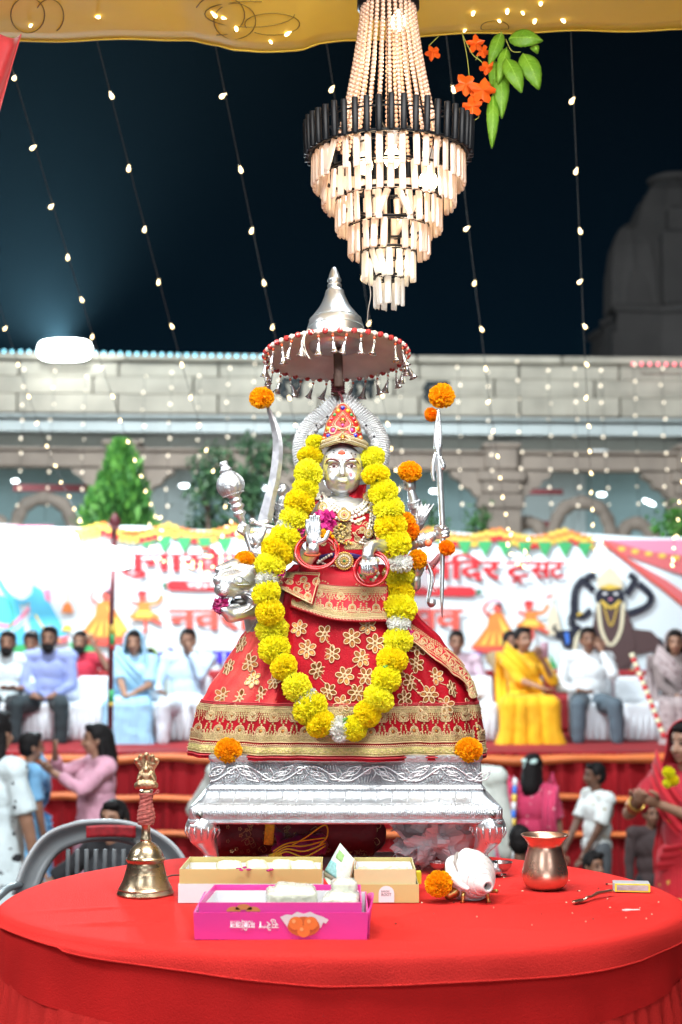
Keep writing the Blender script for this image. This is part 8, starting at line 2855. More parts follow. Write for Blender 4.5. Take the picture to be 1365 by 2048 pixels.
def person(label, loc, yaw=0.0, sc_=1.0, pose='stand', skin=SK1, top=None, bottom=None, hair='short', hands=(None, None), head_yaw=0.0, head_tilt=0.0, sleeve=0.9, female=False, beard=False,
           sari=None, hood=None, kurta=False, vox=0.014, lean=0.0, feet='shoe', spread=0.12, hairlen=0.25, group=None, twist=0.0, seat=0.37, hem=None, extra=None):
 T = M.Translation(loc) @ M.Rotation(R(yaw), 4, 'Z') @ M.Scale(sc_, 4)
 root = thing('person', label, 'person', loc, group)
 w_ = 0.165 if female else 0.19
 sit = pose == 'sit'
 J = {}
 if sit:
  J['pel'] = V((0, 0.02, seat + 0.09)); J['chest'] = V((0, 0.07 - lean, seat + 0.37)); J['neck'] = V((0, 0.055 - lean * 1.2, seat + 0.54)); J['head'] = V((0, 0.02 - lean * 1.3, seat + 0.665))
 else:
  J['pel'] = V((0, 0, 0.92)); J['chest'] = V((0, 0.01 - lean, 1.26)); J['neck'] = V((0, 0.01 - lean * 1.2, 1.43)); J['head'] = V((0, -0.02 - lean * 1.3, 1.575))
 tw = M.Rotation(R(twist), 3, 'Z')
 for s, k in ((-1, 'l'), (1, 'r')):
  J['sh' + k] = tw @ V((s * w_, 0, 0)) + J['chest'] + V((0, 0.01, 0.115))
  J['hip' + k] = J['pel'] + V((s * 0.085, 0, -0.02))
  if sit:
   J['kn' + k] = V((s * spread, -0.40, seat + 0.06)); J['an' + k] = V((s * (spread + 0.01), -0.43, 0.075))
  else:
   J['kn' + k] = V((s * 0.09, -0.02, 0.48)); J['an' + k] = V((s * 0.095, 0.02, 0.08))
 for i, (s, k) in enumerate(((-1, 'l'), (1, 'r'))):
  h = hands[i]
  if h is None:
   h = (s * 0.07, -0.24, seat + 0.15) if sit else (s * (w_ + 0.07), -0.06, 0.80)
  J['wr' + k] = V(h)
  out = (s * 0.7, 0.4, -0.6) if not sit else (s * 0.55, 0.15, -1.0)
  J['el' + k] = mid(J['sh' + k], J['wr' + k], 0.285, 0.25, out)
  d = (J['wr' + k] - J['sh' + k])
  if d.length > 0.53: J['wr' + k] = J['sh' + k] + d * (0.53 / d.length)
 def tr(p): return T @ V(p)
 HR = (M.Rotation(R(head_yaw), 3, 'Z') @ M.Rotation(R(head_tilt), 3, 'X'))
 TR_ = T.to_3x3() @ HR * (1 / sc_)
 def hd(x, y, z): return tr(J['head'] + HR @ V((x, y, z)))
 T3 = T.to_3x3() * (1 / sc_)
 def torso(q, e=0.0, f=1.0):
  pel, ch, nk = J['pel'], J['chest'], J['neck']
  up_ = (ch - pel).normalized()
  fr = M((V((1, 0, 0)), up_.cross(V((1, 0, 0))), up_)).transposed()
  for t, rx, ry, rz in ((0.0, 0.150, 0.115, 0.12), (0.45, 0.132 if female else 0.145, 0.105, 0.16), (0.95, 0.155 if female else 0.168, 0.112, 0.165)):
   q.ell(tr(lerp(pel, ch, t)), ((rx + e) * sc_, (ry + e) * sc_, (rz + e * 0.5) * sc_), T3 @ (tw @ fr if t > 0.9 else fr), 16, 12)
  for s, k in ((-1, 'l'), (1, 'r')):
   q.cap_(tr(nk - V((0, 0, 0.045))), tr(J['sh' + k]), (0.052 + e) * sc_, (0.058 + e) * sc_, 12)
  if female:
   for s in (-1, 1):
    q.ell(tr(ch + tw @ V((s * 0.07, -0.085, 0.0))), (0.062 + e) * sc_, nu=12, nv=8)
 # ---- the body: one continuous surface
 q = MB()
 torso(q)
 q.cap_(tr(J['neck'] - V((0, 0, 0.06))), tr(J['head'] - V((0, -0.01, 0.05))), 0.052 * sc_, 0.048 * sc_, 12)
 q.ell(hd(0, 0.012, 0.025), (0.074 * sc_, 0.092 * sc_, 0.088 * sc_), TR_, 16, 12)
 q.ell(hd(0, -0.018, -0.045), (0.056 * sc_, 0.066 * sc_, 0.068 * sc_), TR_, 14, 10)
 q.ell(hd(0, -0.052, -0.090), (0.028 * sc_, 0.024 * sc_, 0.02 * sc_), TR_, 10, 8)
 q.cap_(hd(0, -0.080, 0.005), hd(0, -0.098, -0.035), 0.012 * sc_, 0.017 * sc_, 8)
 for s in (-1, 1):
  q.ell(hd(s * 0.076, 0.015, -0.015), (0.012 * sc_, 0.022 * sc_, 0.034 * sc_), TR_, 8, 6)
  q.ell(hd(s * 0.034, -0.062, -0.035), (0.024 * sc_, 0.018 * sc_, 0.022 * sc_), TR_, 8, 6)
 fing = MB()
 for s, k in ((-1, 'l'), (1, 'r')):
  q.cap_(tr(J['hip' + k]), tr(J['kn' + k]), 0.088 * sc_, 0.058 * sc_, 12)
  q.cap_(tr(J['kn' + k]), tr(J['an' + k]), 0.055 * sc_, 0.036 * sc_, 12)
  q.ell(tr(lerp(J['kn' + k], J['an' + k], 0.35) + V((0, 0.018, 0))), (0.045 * sc_, 0.05 * sc_, 0.09 * sc_), T3, 10, 8)
  q.cap_(tr(J['an' + k] + V((0, 0.02, -0.04))), tr(J['an' + k] + V((s * 0.02, -0.15, -0.048))), 0.034 * sc_, 0.028 * sc_, 10)
  q.cap_(tr(J['sh' + k]), tr(J['el' + k]), 0.049 * sc_, 0.039 * sc_, 12)
  q.cap_(tr(J['el' + k]), tr(J['wr' + k]), 0.038 * sc_, 0.026 * sc_, 12)
  d = (J['wr' + k] - J['el' + k]).normalized()
  fr = frame(d, V((s, 0.2, 0.3)))
  c = J['wr' + k] + d * 0.055
  q.ell(tr(c), (0.022 * sc_, 0.040 * sc_, 0.052 * sc_), T3 @ fr, 10, 8)
  for i, t in enumerate((-0.030, -0.010, 0.010, 0.029)):
   o = c + fr.col[1] * t + d * 0.035
   l_ = (0.062, 0.074, 0.078, 0.066)[i]
   b_ = fr.col[0] * -0.4 * s
   fing.tube([tr(o), tr(o + d * l_ * 0.5 + b_ * l_ * 0.1), tr(o + d * l_ * 0.85 + b_ * l_ * 0.5), tr(o + d * l_ * 0.95 + b_ * l_ * 0.9)], [0.0098 * sc_, 0.0092 * sc_, 0.0082 * sc_, 0.005 * sc_], 6)
  o = c - d * 0.02 + fr.col[1] * 0.034
  fing.tube([tr(o), tr(o + fr.col[1] * 0.024 + d * 0.02), tr(o + fr.col[1] * 0.03 + d * 0.05), tr(o + fr.col[1] * 0.026 + d * 0.068)], [0.013 * sc_, 0.0115 * sc_, 0.0095 * sc_, 0.005 * sc_], 6)
 bm_ = blob(q, vox * sc_, 2, skinmat(skin), 'body')
 link('body', join_into(bm_, fing), root)
 # ---- features
 for s in (-1, 1):
  q = MB(); q.ell(hd(s * 0.030, -0.0765, 0.006), (0.0135 * sc_, 0.006 * sc_, 0.0075 * sc_), TR_, 10, 6); q.build('eye', DARK, root)
  q = MB(); q.tube([hd(s * 0.012, -0.084, 0.026), hd(s * 0.030, -0.083, 0.032), hd(s * 0.050, -0.066, 0.026)], [0.003 * sc_, 0.0045 * sc_, 0.002 * sc_], 6); q.build('eyebrow', HAIR, root)
 q = MB(); q.tube([hd(-0.024, -0.072, -0.066), hd(0, -0.083, -0.063), hd(0.024, -0.072, -0.066)], [0.003 * sc_, 0.0075 * sc_, 0.003 * sc_], 6); q.build('mouth', LIPM, root)
 # ---- hair
 if hair:
  q = MB()
  q.ell(hd(0, 0.026, 0.045), (0.083 * sc_, 0.094 * sc_, 0.082 * sc_), TR_, 16, 12)
  q.ell(hd(0, 0.050, 0.0), (0.080 * sc_, 0.072 * sc_, 0.085 * sc_), TR_, 14, 10)
  q.ell(hd(0.01, -0.045, 0.092), (0.058 * sc_, 0.038 * sc_, 0.030 * sc_), TR_, 12, 8)
  for s in (-1, 1): q.ell(hd(s * 0.072, 0.0, 0.03), (0.014 * sc_, 0.034 * sc_, 0.040 * sc_), TR_, 8, 6)
  if hair == 'long':
   q.cap_(hd(0, 0.070, 0.02), hd(0, 0.095, -0.16), 0.078 * sc_, 0.085 * sc_, 12)
   for s in (-1, 1): q.cap_(hd(s * 0.06, 0.04, -0.02), hd(s * 0.085, 0.07, -0.19), 0.035 * sc_, 0.03 * sc_, 8)
   q.cap_(hd(0, 0.10, -0.16), hd(0.02, 0.115, -0.16 - hairlen), 0.075 * sc_, 0.045 * sc_, 12)
   q.cap_(hd(0.02, 0.115, -0.16 - hairlen), hd(0.045, 0.11, -0.28 - hairlen), 0.042 * sc_, 0.015 * sc_, 10)
  if hair == 'tied':
   q.ell(hd(0, 0.105, 0.03), (0.045 * sc_, 0.04 * sc_, 0.045 * sc_), TR_, 10, 8)
   q.cap_(hd(0, 0.10, 0.02), hd(0.0, 0.085, -0.13), 0.055 * sc_, 0.04 * sc_, 10)
  link('hair', blob(q, 0.011 * sc_, 1, HAIR, 'hair'), root)
 if beard:
  q = MB()
  q.ell(hd(0, -0.052, -0.090), (0.056 * sc_, 0.048 * sc_, 0.048 * sc_), TR_, 12, 8)
  for s in (-1, 1): q.cap_(hd(s * 0.060, -0.012, -0.01), hd(s * 0.038, -0.058, -0.085), 0.018 * sc_, 0.026 * sc_, 8)
  q.cap_(hd(-0.026, -0.085, -0.048), hd(0.026, -0.085, -0.048), 0.009 * sc_, 0.009 * sc_, 8)
  link('beard', blob(q, 0.010 * sc_, 1, HAIR, 'beard'), root)
 # ---- clothes
 if top:
  q = MB()
  torso(q, 0.020)
  for k in 'lr':
   el = J['el' + k]
   if sleeve <= 0.5:
    q.ell(tr(J['sh' + k]), 0.067 * sc_, nu=12, nv=8)
    q.tube([tr(J['sh' + k]), tr(lerp(J['sh' + k], el, sleeve)), tr(lerp(J['sh' + k], el, sleeve * 2))], [0.066 * sc_, 0.064 * sc_, 0.068 * sc_], 12)
   else:
    q.cap_(tr(J['sh' + k]), tr(el), 0.067 * sc_, 0.056 * sc_, 12)
    q.cap_(tr(el), tr(lerp(el, J['wr' + k], (sleeve - 0.5) * 2)), 0.054 * sc_, 0.042 * sc_, 12)
  if kurta:
   if sit:
    for k in 'lr': q.cap_(tr(J['hip' + k]), tr(lerp(J['hip' + k], J['kn' + k], 0.9)), 0.125 * sc_, 0.105 * sc_, 12)
   else:
    zb = hem if hem else 0.55
    q.tube([tr(V((0, 0, z))) for z in (1.16, 1.02, 0.92, (0.92 + zb) / 2, zb)], [0.168 * sc_, 0.172 * sc_, 0.182 * sc_, 0.212 * sc_, 0.245 * sc_], 18, flat=0.84, up=T3 @ V((0, 1, 0)))
  link('shirt', crease(blob(q, vox * sc_, 2, top, 'shirt')), root)
  q = MB()
  q.ring(tr(J['neck'] - V((0, 0.0, 0.025))), 0.060 * sc_, 0.012 * sc_, (0, -0.35, 1), 16, 6)
  q.build('collar', top, root)
 if bottom and not sari:
  q = MB()
  q.ell(tr(J['pel']), (0.168 * sc_, 0.135 * sc_, 0.13 * sc_), T3, 14, 10)
  for k in 'lr':
   q.cap_(tr(J['hip' + k]), tr(J['kn' + k]), 0.104 * sc_, 0.078 * sc_, 12)
   q.cap_(tr(J['kn' + k]), tr(J['an' + k] + V((0, 0, 0.05))), 0.076 * sc_, 0.064 * sc_, 12)
  link('trousers', crease(blob(q, vox * sc_, 2, bottom, 'trousers')), root)
 if sari:
  q = MB()
  q.ell(tr(J['pel']), (0.185 * sc_, 0.15 * sc_, 0.14 * sc_), T3, 14, 10)
  if sit:
   for t in (-1, -0.4, 0.2, 0.8, 1):
    kx = t * (spread + 0.02)
    q.cap_(tr(V((kx * 0.6, 0, seat + 0.06))), tr(V((kx, -0.40, seat + 0.06))), 0.105 * sc_, 0.10 * sc_, 10)
    q.tube([tr(V((kx, -0.40, seat + 0.08))), tr(V((kx * 1.1, -0.45, seat * 0.5))), tr(V((kx * 1.35, -0.47 + 0.03 * sin(t * 9), 0.015)))], [0.095 * sc_, 0.082 * sc_, 0.10 * sc_], 10)
  else:
   for i in range(14):
    a = i * pi / 7
    r = 0.235 + 0.035 * sin(i * 2.7)
    q.tube([tr(V((0.09 * cos(a), 0.06 * sin(a), 0.98))), tr(V((0.16 * cos(a), 0.12 * sin(a), 0.55))), tr(V((r * cos(a) * 1.15, r * sin(a) * 0.9, 0.03)))], [0.075 * sc_, 0.085 * sc_, 0.085 * sc_], 8)
  link('sari', crease(blob(q, vox * sc_, 2, sari, 'sari')), root)
  q = MB()         # the loose end over the shoulder
  def pal(u, v):
   a, b = J['shl'] + V((-0.03, 0.02, 0.045)), J['pel'] + V((0.15, -0.10, 0.06))
   if u < 0.5:
    c = lerp(a, b, u * 2) + V((0, -0.135 * sin(pi * min(1, u * 2 + 0.18)) , 0.02))
   else:
    c = lerp(b, b + V((-0.25, -0.06, -0.04)), (u - 0.5) * 2)
   return tr(c + V((0.06 * (v - 0.5), 0.012 * sin(v * 19), 0.20 * (v - 0.5) * (1 - 0.3 * u))))
  q.grid(pal, 20, 12)
  def palb(u, v):
   return tr(J['shl'] + V((-0.05 + 0.12 * (v - 0.3) , 0.05 + 0.10 * sin(pi * min(1, u * 1.3)) * 0.9 + 0.02 * sin(v * 14), 0.06 - 0.62 * u)))
  q.grid(palb, 10, 8)
  solidify(q.build('sari_drape', sari, root), 0.006)
 if hood:
  q = MB()
  def hf(u, v):
   a = lerp(-2.25, 2.25, u)
   if v < 0.55:
    t = v / 0.55
    e_ = lerp(0.02, 1.0, t) * pi / 2
    r1, r2, r3 = 0.104, 0.118, 0.118
    p = V((r1 * sin(a) * sin(e_), r2 * cos(a) * sin(e_) + 0.018, r3 * cos(e_) + 0.018))
   else:
    t = (v - 0.55) / 0.45
    p = V((lerp(0.104, 0.20, t ** 1.4) * sin(a), lerp(0.118, 0.14, t) * cos(a) + 0.018, 0.018 - 0.32 * t + 0.02 * sin(a * 5) * t))
   return hd(p.x, p.y, p.z)
  q.grid(hf, 28, 18)
  solidify(q.build('head_scarf', hood, root), 0.006)
 if not (sari and not sit):
  if feet == 'shoe':
   for s, k in ((-1, 'l'), (1, 'r')):
    q = MB()
    a = J['an' + k]
    q.cap_(tr(a + V((0, 0.03, -0.035))), tr(a + V((s * 0.02, -0.16, -0.043))), 0.042 * sc_, 0.036 * sc_, 10)
    q.cap_(tr(a + V((0, 0.02, 0.0))), tr(a + V((0, 0.0, -0.03))), 0.046 * sc_, 0.044 * sc_, 10)
    link('shoe', blob(q, 0.012 * sc_, 1, mat('dark_shoe', (0.03, 0.025, 0.022), 0.5), 'shoe'), root)
 if extra: extra(root, J, tr, hd, T3)
 return root
def sitter(px, pytop, label, Y=14.45, **kw):
 """seated figure whose head top is at (px, pytop)"""
 seat = kw.pop('seat', 0.37)
 x = P(px, pytop, Y).x
 sc_ = kw.pop('sc_', 1.0)
 z = P(px, pytop, Y).z
 base = z - (seat + 0.79) * sc_
 base = min(max(base, ST - 0.10), ST + 0.02) if kw.pop('ground', True) else base
 return person(label, V((x, Y, base)), pose='sit', seat=seat, sc_=sc_, **kw)
CW = clothmat
s1 = sitter(15, 1268, 'seated bearded man in pale polo shirt at the far left of the stage', skin=SK2, top=CW('pale_polo', (0.62, 0.72, 0.74)), bottom=CW('black_trousers', (0.015, 0.016, 0.02)), sleeve=0.45, beard=True, hands=((-0.12, -0.24, 0.55), (0.12, -0.2, 0.60)), head_yaw=4, spread=0.16)
s2 = sitter(62, 1285, 'young man in dark shirt looking down behind the lavender shirted man', Y=15.6, skin=SK2, top=CW('dark_shirt', (0.10, 0.09, 0.10)), bottom=CW('grey_trousers', (0.10, 0.11, 0.12)), head_tilt=14)
s3 = sitter(98, 1268, 'burly bearded man in lavender shirt and dark trousers seated on stage', skin=SK2, top=CW('lavender_shirt', (0.27, 0.33, 0.62)), bottom=CW('dark_green_trousers', (0.018, 0.03, 0.035)), beard=True, hands=((-0.08, -0.22, 0.52), (0.10, -0.22, 0.52)), spread=0.20, sc_=1.04)
def arm_up(root, J, tr, hd, T3): pass
s4 = sitter(160, 1287, 'bearded man in red shirt raising an arm behind the empty white chair', Y=15.6, skin=SK2, top=CW('red_shirt', (0.50, 0.02, 0.05)), bottom=CW('grey_trousers', (0.10, 0.11, 0.12)), beard=True, sleeve=0.4, hands=(None, (0.20, -0.18, 0.98)))
s5 = sitter(268, 1292, 'woman in pale blue sari with covered head seated right of the maroon pole', female=True, skin=SK1, top=CW('blue_blouse', (0.36, 0.60, 0.78)), sari=CW('pale_blue_sari', (0.34, 0.60, 0.80)), hood=CW('pale_blue_sari', (0.34, 0.60, 0.80)), hands=((-0.02, -0.30, 0.50), (0.05, -0.30, 0.56)), feet=None, sleeve=0.45, spread=0.13, hair='tied')
s6 = sitter(300, 1297, 'child in green headscarf peeking between the blue sari and the light blue shirt', Y=15.6, sc_=0.82, female=True, skin=SK1, top=CW('lime_dress', (0.36, 0.48, 0.10)), bottom=CW('lime_dress', (0.36, 0.48, 0.10)), hood=CW('green_scarf', (0.22, 0.40, 0.06)), hair='tied')
s7 = sitter(376, 1273, 'man in light blue shirt and white trousers holding a hand to his mouth', skin=SK2, top=CW('light_blue_shirt', (0.52, 0.68, 0.84)), bottom=CW('white_trousers', (0.66, 0.72, 0.78)), hands=((-0.23, -0.20, 0.56), (0.05, -0.135, 0.94)), feet='bare', spread=0.17, sc_=1.02, head_yaw=8)
s8 = sitter(914, 1287, 'man in pink shirt half hidden behind the red skirt edge', Y=15.0, skin=SK2, top=CW('pale_pink_shirt', (0.66, 0.50, 0.60)), bottom=CW('grey_trousers', (0.10, 0.11, 0.12)), hands=(None, (0.22, -0.2, 0.52)))
s9 = sitter(1024, 1292, 'person in tan shirt with hand at cheek behind the yellow sari', Y=15.6, skin=SK2, top=CW('tan_shirt', (0.30, 0.22, 0.12)), bottom=CW('grey_trousers', (0.10, 0.11, 0.12)), hands=((-0.04, -0.12, 0.93), None), head_yaw=20)
def phone(root, J, tr, hd, T3):
 q = MB(); c = J['wrr'] + V((0.01, -0.04, 0.10)); q.box(tr(c), (0.075, 0.012, 0.15), T3, bev=0.004)
 o = q.build('phone', mat('pinkish_phone', (0.40, 0.22, 0.28), 0.3))
 tag(o, 'pinkish phone held up by the woman in the yellow sari', 'phone')
s10 = sitter(1048, 1286, 'woman in bright yellow sari holding up a phone', female=True, skin=SK1, top=CW('yellow_blouse', (0.80, 0.42, 0.01)), sari=CW('yellow_sari', (0.88, 0.46, 0.008)), hands=((0.10, -0.28, 0.60), (0.15, -0.22, 0.84)), feet=None, sleeve=0.6, spread=0.17, hair='tied', head_yaw=22, extra=phone, sc_=1.03)
s11 = sitter(1178, 1287, 'man in white shirt and grey trousers with hand at his ear', skin=SK2, top=CW('white_shirt', (0.72, 0.76, 0.78)), bottom=CW('blue_grey_trousers', (0.085, 0.12, 0.15)), hands=((-0.12, -0.16, 0.56), (0.11, -0.08, 0.93)), spread=0.17, sc_=1.03)
s12 = sitter(1352, 1296, 'woman in grey brown shawl seated at the right end of the stage', female=True, skin=SK1, top=CW('grey_brown_shawl', (0.20, 0.155, 0.15)), sari=CW('mottled_skirt', (0.42, 0.34, 0.34), (0.24, 0.17, 0.18), 14, 0.3), hood=CW('grey_brown_shawl', (0.20, 0.155, 0.15)), hands=((-0.05, -0.28, 0.52), (0.04, -0.28, 0.54)), feet=None, spread=0.14, hair='tied', head_yaw=-12, sleeve=0.9)

# ---- people standing on the field in front of the stage
def stander(px, pytop, Y, label, height=None, **kw):
 p = P(px, pytop, Y)
 sc_ = p.z / 1.69
 return person(label, V((p.x, Y, 0)), sc_=sc_, **kw)
stander(-8, 1424, 8.4, 'woman in white kurta printed with small black sprigs at the left edge', female=True, skin=SK1, top=CW('sprig_kurta', (0.66, 0.76, 0.78), (0.03, 0.03, 0.04), 14, 0.18), bottom=CW('black_trousers', (0.015, 0.016, 0.02)), kurta=True, hem=0.50, yaw=150, head_yaw=0, sleeve=0.42, hair='long', hairlen=0.02, hands=((-0.27, -0.08, 0.78), (0.25, -0.02, 0.78)), vox=0.012)
stander(62, 1466, 10.6, 'child in blue dress with greyish hair behind the printed kurta', female=True, skin=SK2, top=CW('blue_dress', (0.20, 0.46, 0.72)), sari=CW('blue_dress', (0.20, 0.46, 0.72)), yaw=120, hair='short', sleeve=0.4)
stander(196, 1448, 10.3, 'young woman in pink dress with long black hair raising her hands', female=True, skin=SK1, top=CW('pink_kurta', (0.68, 0.34, 0.44), (0.74, 0.46, 0.52), 26, 0.2), bottom=CW('pink_trousers', (0.60, 0.28, 0.38)), kurta=True, hem=0.42, yaw=-62, head_yaw=-12, sleeve=0.85, hair='long', hairlen=0.34, hands=((-0.10, -0.30, 1.46), (0.10, -0.36, 1.34)), vox=0.012)
def bracelet(root, J, tr, hd, T3):
 q = MB(); d = (J['wrl'] - J['ell']).normalized(); q.ring(tr(lerp(J['ell'], J['wrl'], 0.9)), 0.034, 0.006, T3 @ d, 18, 6); q.build('bracelet', STEEL, root)
stander(229, 1601, 7.4, 'girl in black with silver bracelet whose hair shows above the grey chair', female=True, skin=SK1, top=CW('black_top', (0.012, 0.012, 0.015)), bottom=CW('black_trousers', (0.015, 0.016, 0.02)), yaw=-18, hair='long', hairlen=0.1, sleeve=0.5, hands=((-0.62, -0.18, 0.98), None), vox=0.012, extra=bracelet)
stander(500, 1440, 8.6, 'person in white kurta reaching out a dark hand behind the silver stool', skin=SK3, top=CW('offwhite_kurta', (0.62, 0.64, 0.60)), bottom=CW('white_trousers', (0.66, 0.72, 0.78)), kurta=True, yaw=170, hands=((0, 0, 0.9), (0.34, -0.30, 1.06)), sleeve=0.95, vox=0.012)
stander(930, 1452, 8.9, 'person in white kurta half hidden at the right end of the silver stool', skin=SK2, top=CW('cream_kurta', (0.66, 0.70, 0.64)), bottom=CW('white_trousers', (0.66, 0.72, 0.78)), kurta=True, yaw=168, hands=((-0.25, -0.05, 0.85), (0.25, -0.05, 0.85)), sleeve=0.9, vox=0.012)
def bow_(root, J, tr, hd, T3):
 BM = mat('mint_bow', (0.48, 0.66, 0.62), 0.4, bump=(40, 0.4))
 q = MB()
 for s in (-1, 1):
  q.ell(hd(s * 0.034, 0.115, 0.052), (0.034, 0.014, 0.020), Euler((0, s * 0.5, 0)), 10, 8)
  q.ell(hd(s * 0.026, 0.120, 0.026), (0.030, 0.010, 0.015), Euler((0, -s * 0.6, 0)), 10, 8)
 q.ell(hd(0, 0.122, 0.042), 0.012, nu=8, nv=6)
 q.build('hair_bow', BM, root)
 q = MB()
 DM_ = CW('pink_dupatta', (0.66, 0.07, 0.17), (0.80, 0.36, 0.42), 20, 0.22)
 def dp(u, v):
  a = lerp(J['shr'] + V((0.0, -0.05, 0.10)), V((0.20, 0.20, 0.42)), u)
  return tr(a + V((0.30 * (v - 0.35) * (0.35 + u), 0.10 + 0.03 * sin(v * 17) + 0.06 * sin(pi * u), 0.03 * sin(v * 11))))
 q.grid(dp, 18, 22)
 solidify(q.build('dupatta', DM_, root), 0.006)
 q = MB()
 for i in range(16):
  q.tube([dp(i / 16, 0.02) + T3 @ V((0, 0.012, 0)), dp((i + 1) / 16, 0.02) + T3 @ V((0, 0.012, 0))], 0.017, 6, i % 3)
 q.build('dupatta_trim', [pm('white'), pm('blue'), pm('yellow')], root)
stander(1066, 1508, 10.2, 'girl in pink lehenga with mint bow in her hair seen from behind', female=True, skin=SK1, top=CW('pink_choli', (0.60, 0.04, 0.12), (0.75, 0.30, 0.36), 22, 0.2), sari=CW('pink_lehenga', (0.62, 0.05, 0.14), (0.78, 0.34, 0.40), 18, 0.2), yaw=155, hair='long', hairlen=0.0, sleeve=0.4, extra=bow_, vox=0.012)
stander(1040, 1652, 7.6, 'black haired head low behind the table between stool and copper pot', skin=SK2, top=CW('dark_top', (0.05, 0.03, 0.03)), bottom=CW('black_trousers', (0.015, 0.016, 0.02)), yaw=170)
stander(1192, 1526, 10.4, 'boy in white shirt with small leaf print looking left', skin=SK3, top=CW('leaf_print_shirt', (0.74, 0.78, 0.76), (0.36, 0.30, 0.10), 15, 0.15), bottom=CW('grey_trousers', (0.10, 0.11, 0.12)), yaw=-70, head_yaw=-8, sleeve=0.42, hands=((-0.10, -0.30, 0.86), (0.14, -0.22, 0.86)), vox=0.012)
stander(1186, 1704, 7.8, 'dark hair tuft showing just above the table edge below the boy', skin=SK2, top=CW('dark_top', (0.05, 0.03, 0.03)), bottom=CW('black_trousers', (0.015, 0.016, 0.02)), yaw=30)
def offering(root, J, tr, hd, T3):
 for k, s in (('l', -1),):
  d = (J['wr' + k] - J['el' + k]).normalized()
  for i in range(7):
   q = MB(); q.ring(tr(lerp(J['el' + k], J['wr' + k], 0.62 + 0.055 * i)), 0.042, 0.0055, T3 @ d, 18, 6)
   q.build('bangle', mat('bangle_red', (0.42, 0.02, 0.03), 0.3) if i % 3 else mat('bangle_gold', (0.7, 0.45, 0.1), 0.3, 0.8), root)
 q = MB()
 for i in range(14):
  a = lerp(-0.5, 0.5, i / 13)
  q.tube([tr(V((-0.16 + 0.02 * i, -0.215 - 0.02 * sin(i), 0.74))), tr(V((-0.19 + 0.026 * i, -0.25 - 0.03 * sin(i), 0.36)))], [0.010, 0.014], 5)
 q.build('gold_tassel', mat('gold_tassel_thread', (0.66, 0.36, 0.06), 0.6), root)
red_w = stander(1372, 1446, 8.3, 'woman in red and gold sari with head scarf and bangles at the right edge', female=True, skin=SK1, top=CW('red_blouse', (0.42, 0.015, 0.03)), sari=CW('red_gold_sari', (0.56, 0.012, 0.025), (0.66, 0.36, 0.06), 13, 0.13), hood=CW('red_scarf', (0.62, 0.012, 0.03), (0.66, 0.30, 0.05), 10, 0.10), yaw=-38, head_yaw=-10, hands=((-0.16, -0.30, 1.26), (0.0, -0.33, 1.26)), sleeve=0.4, hair='tied', vox=0.012, extra=offering)
q = MB()
o = bloom(1344, 1545, 15, 7.95, YM[0:1] and YM[0], 'small yellow marigold bunch held by the woman in red', (0, -0.6, 0.6)) if False else None
for i, (px, py, r) in enumerate(((1338, 1545, 12), (1346, 1560, 12), (1336, 1566, 10))):
 y_ = 7.86
 tag(link('marigold', YM[i], None, P(px, py, y_), rot_to((0.1, -0.6, 0.6), i), r * K(y_) / 0.0305), ('topmost', 'middle', 'lowest')[i] + ' of three yellow marigolds in the hands of the woman in red', 'marigold', 'yellow marigolds in the hands of the woman in red')
stander(1302, 1604, 9.6, 'small child peeking out left of the woman in red', skin=SK2, top=CW('dark_top', (0.05, 0.03, 0.03)), bottom=CW('black_trousers', (0.015, 0.016, 0.02)), yaw=10)

# ---------------------------------------------------------------- grey plastic chair behind the table
GP = mat('grey_plastic', (0.09, 0.105, 0.115), 0.38, bump=(25, 0.05), var=(8, 0.08))
GY = 4.45
pc = thing('plastic_chair', 'grey plastic chair with round slatted back and red sticker behind the table', 'chair', V((P(205, 1700, GY).x, GY + 0.05, 0.79)))
gcx = P(207, 1700, GY).x
def cbk(px, py, dy=0.0): return P(px, py, GY + dy)
q = MB()
arc = spline([cbk(28, 1790, 0.0), cbk(52, 1725, 0.03), (cbk(92, 1672, 0.055)), cbk(150, 1648, 0.06), cbk(207, 1643, 0.06), cbk(262, 1648, 0.06), cbk(322, 1672, 0.055), cbk(366, 1716, 0.03), cbk(388, 1790, 0.0)], 6)
inn = spline([cbk(70, 1800, 0.0), cbk(90, 1745, 0.03), cbk(118, 1706, 0.055), cbk(160, 1686, 0.06), cbk(207, 1681, 0.06), cbk(254, 1686, 0.06), cbk(296, 1706, 0.055), cbk(326, 1745, 0.03), cbk(346, 1800, 0.0)], 6)
n_ = len(arc) - 1
q.grid(lambda u, v: (lambda i: lerp(inn[i], arc[i], v) + V((0, 0.012 * sin(pi * v), 0)))(round(u * n_)), n_, 6)
solidify(q.build('back_hoop', GP, pc), 0.012)
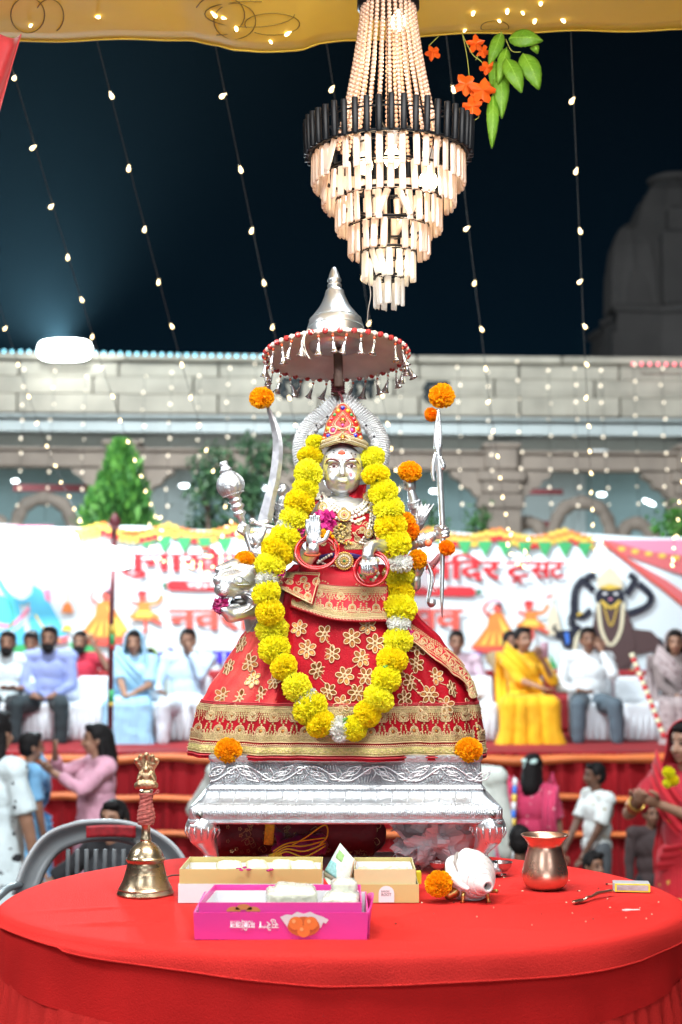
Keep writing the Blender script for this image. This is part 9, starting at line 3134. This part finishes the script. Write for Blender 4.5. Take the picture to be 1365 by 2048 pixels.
q = MB(); q.tube(arc, 0.0075, 8); q.build('back_rim', mat('pale_grey_rim', (0.34, 0.37, 0.39), 0.35), pc)
for i in range(9):
 px = 136 + i * 18.5
 q = MB(); q.box((cbk(px, 1715, 0.052) + cbk(px, 1800, 0.04)) / 2, (0.0135, 0.008, 0.175), bev=0.002)
 q.build('slat', GP, pc)
q = MB(); q.grid(lambda u, v: cbk(lerp(173, 272, u), lerp(1676, 1652, v) - 2.5 * sin(pi * u), 0.030), 10, 4)
solidify(q.build('sticker', mat('red_sticker', (0.30, 0.012, 0.02), 0.5, var=(60, 0.3)), pc), 0.001)
q = MB()
q.box((gcx, GY - 0.17, 1.20), (0.46, 0.44, 0.025), bev=0.01)
q.build('seat', GP, pc)
for sx_ in (-1, 1):
 for sy_ in (-1, 1):
  q = MB(); q.tube([V((gcx + sx_ * 0.20, GY - 0.17 + sy_ * 0.19, 1.19)), V((gcx + sx_ * 0.235, GY - 0.17 + sy_ * 0.23, 0.79))], [0.022, 0.017], 8)
  q.build('leg', GP, pc)
 q = MB(); q.tube(spline([cbk(207 + sx_ * 170, 1770, 0.0), V((gcx + sx_ * 0.27, GY - 0.12, 1.42)), V((gcx + sx_ * 0.26, GY - 0.34, 1.39)), V((gcx + sx_ * 0.225, GY - 0.36, 1.20))], 5), 0.018, 8, flat=0.6)
 q.build('armrest', GP, pc)
bpy.data.scenes.remove(TMP)
# ---------------------------------------------------------------- thin night haze that carries the lamps' glow
hz_ = bpy.data.materials.new('haze')
hz_.use_nodes = True
n = hz_.node_tree.nodes
n.remove(n['Principled BSDF'])
pv = n.new('ShaderNodeVolumePrincipled')
pv.inputs['Color'].default_value = (0.42, 0.80, 1.0, 1)
pv.inputs['Density'].default_value = 0.00022
pv.inputs['Anisotropy'].default_value = 0.55
hz_.node_tree.links.new(pv.outputs[0], n['Material Output'].inputs['Volume'])
q = MB(); q.box((0, 100, 7.25), (310, 412, 16.7))
tag(q.build('haze', hz_, smooth=False), 'thin night haze over the fairground', 'haze', kind='stuff')
sc.cycles.volume_bounces = 0
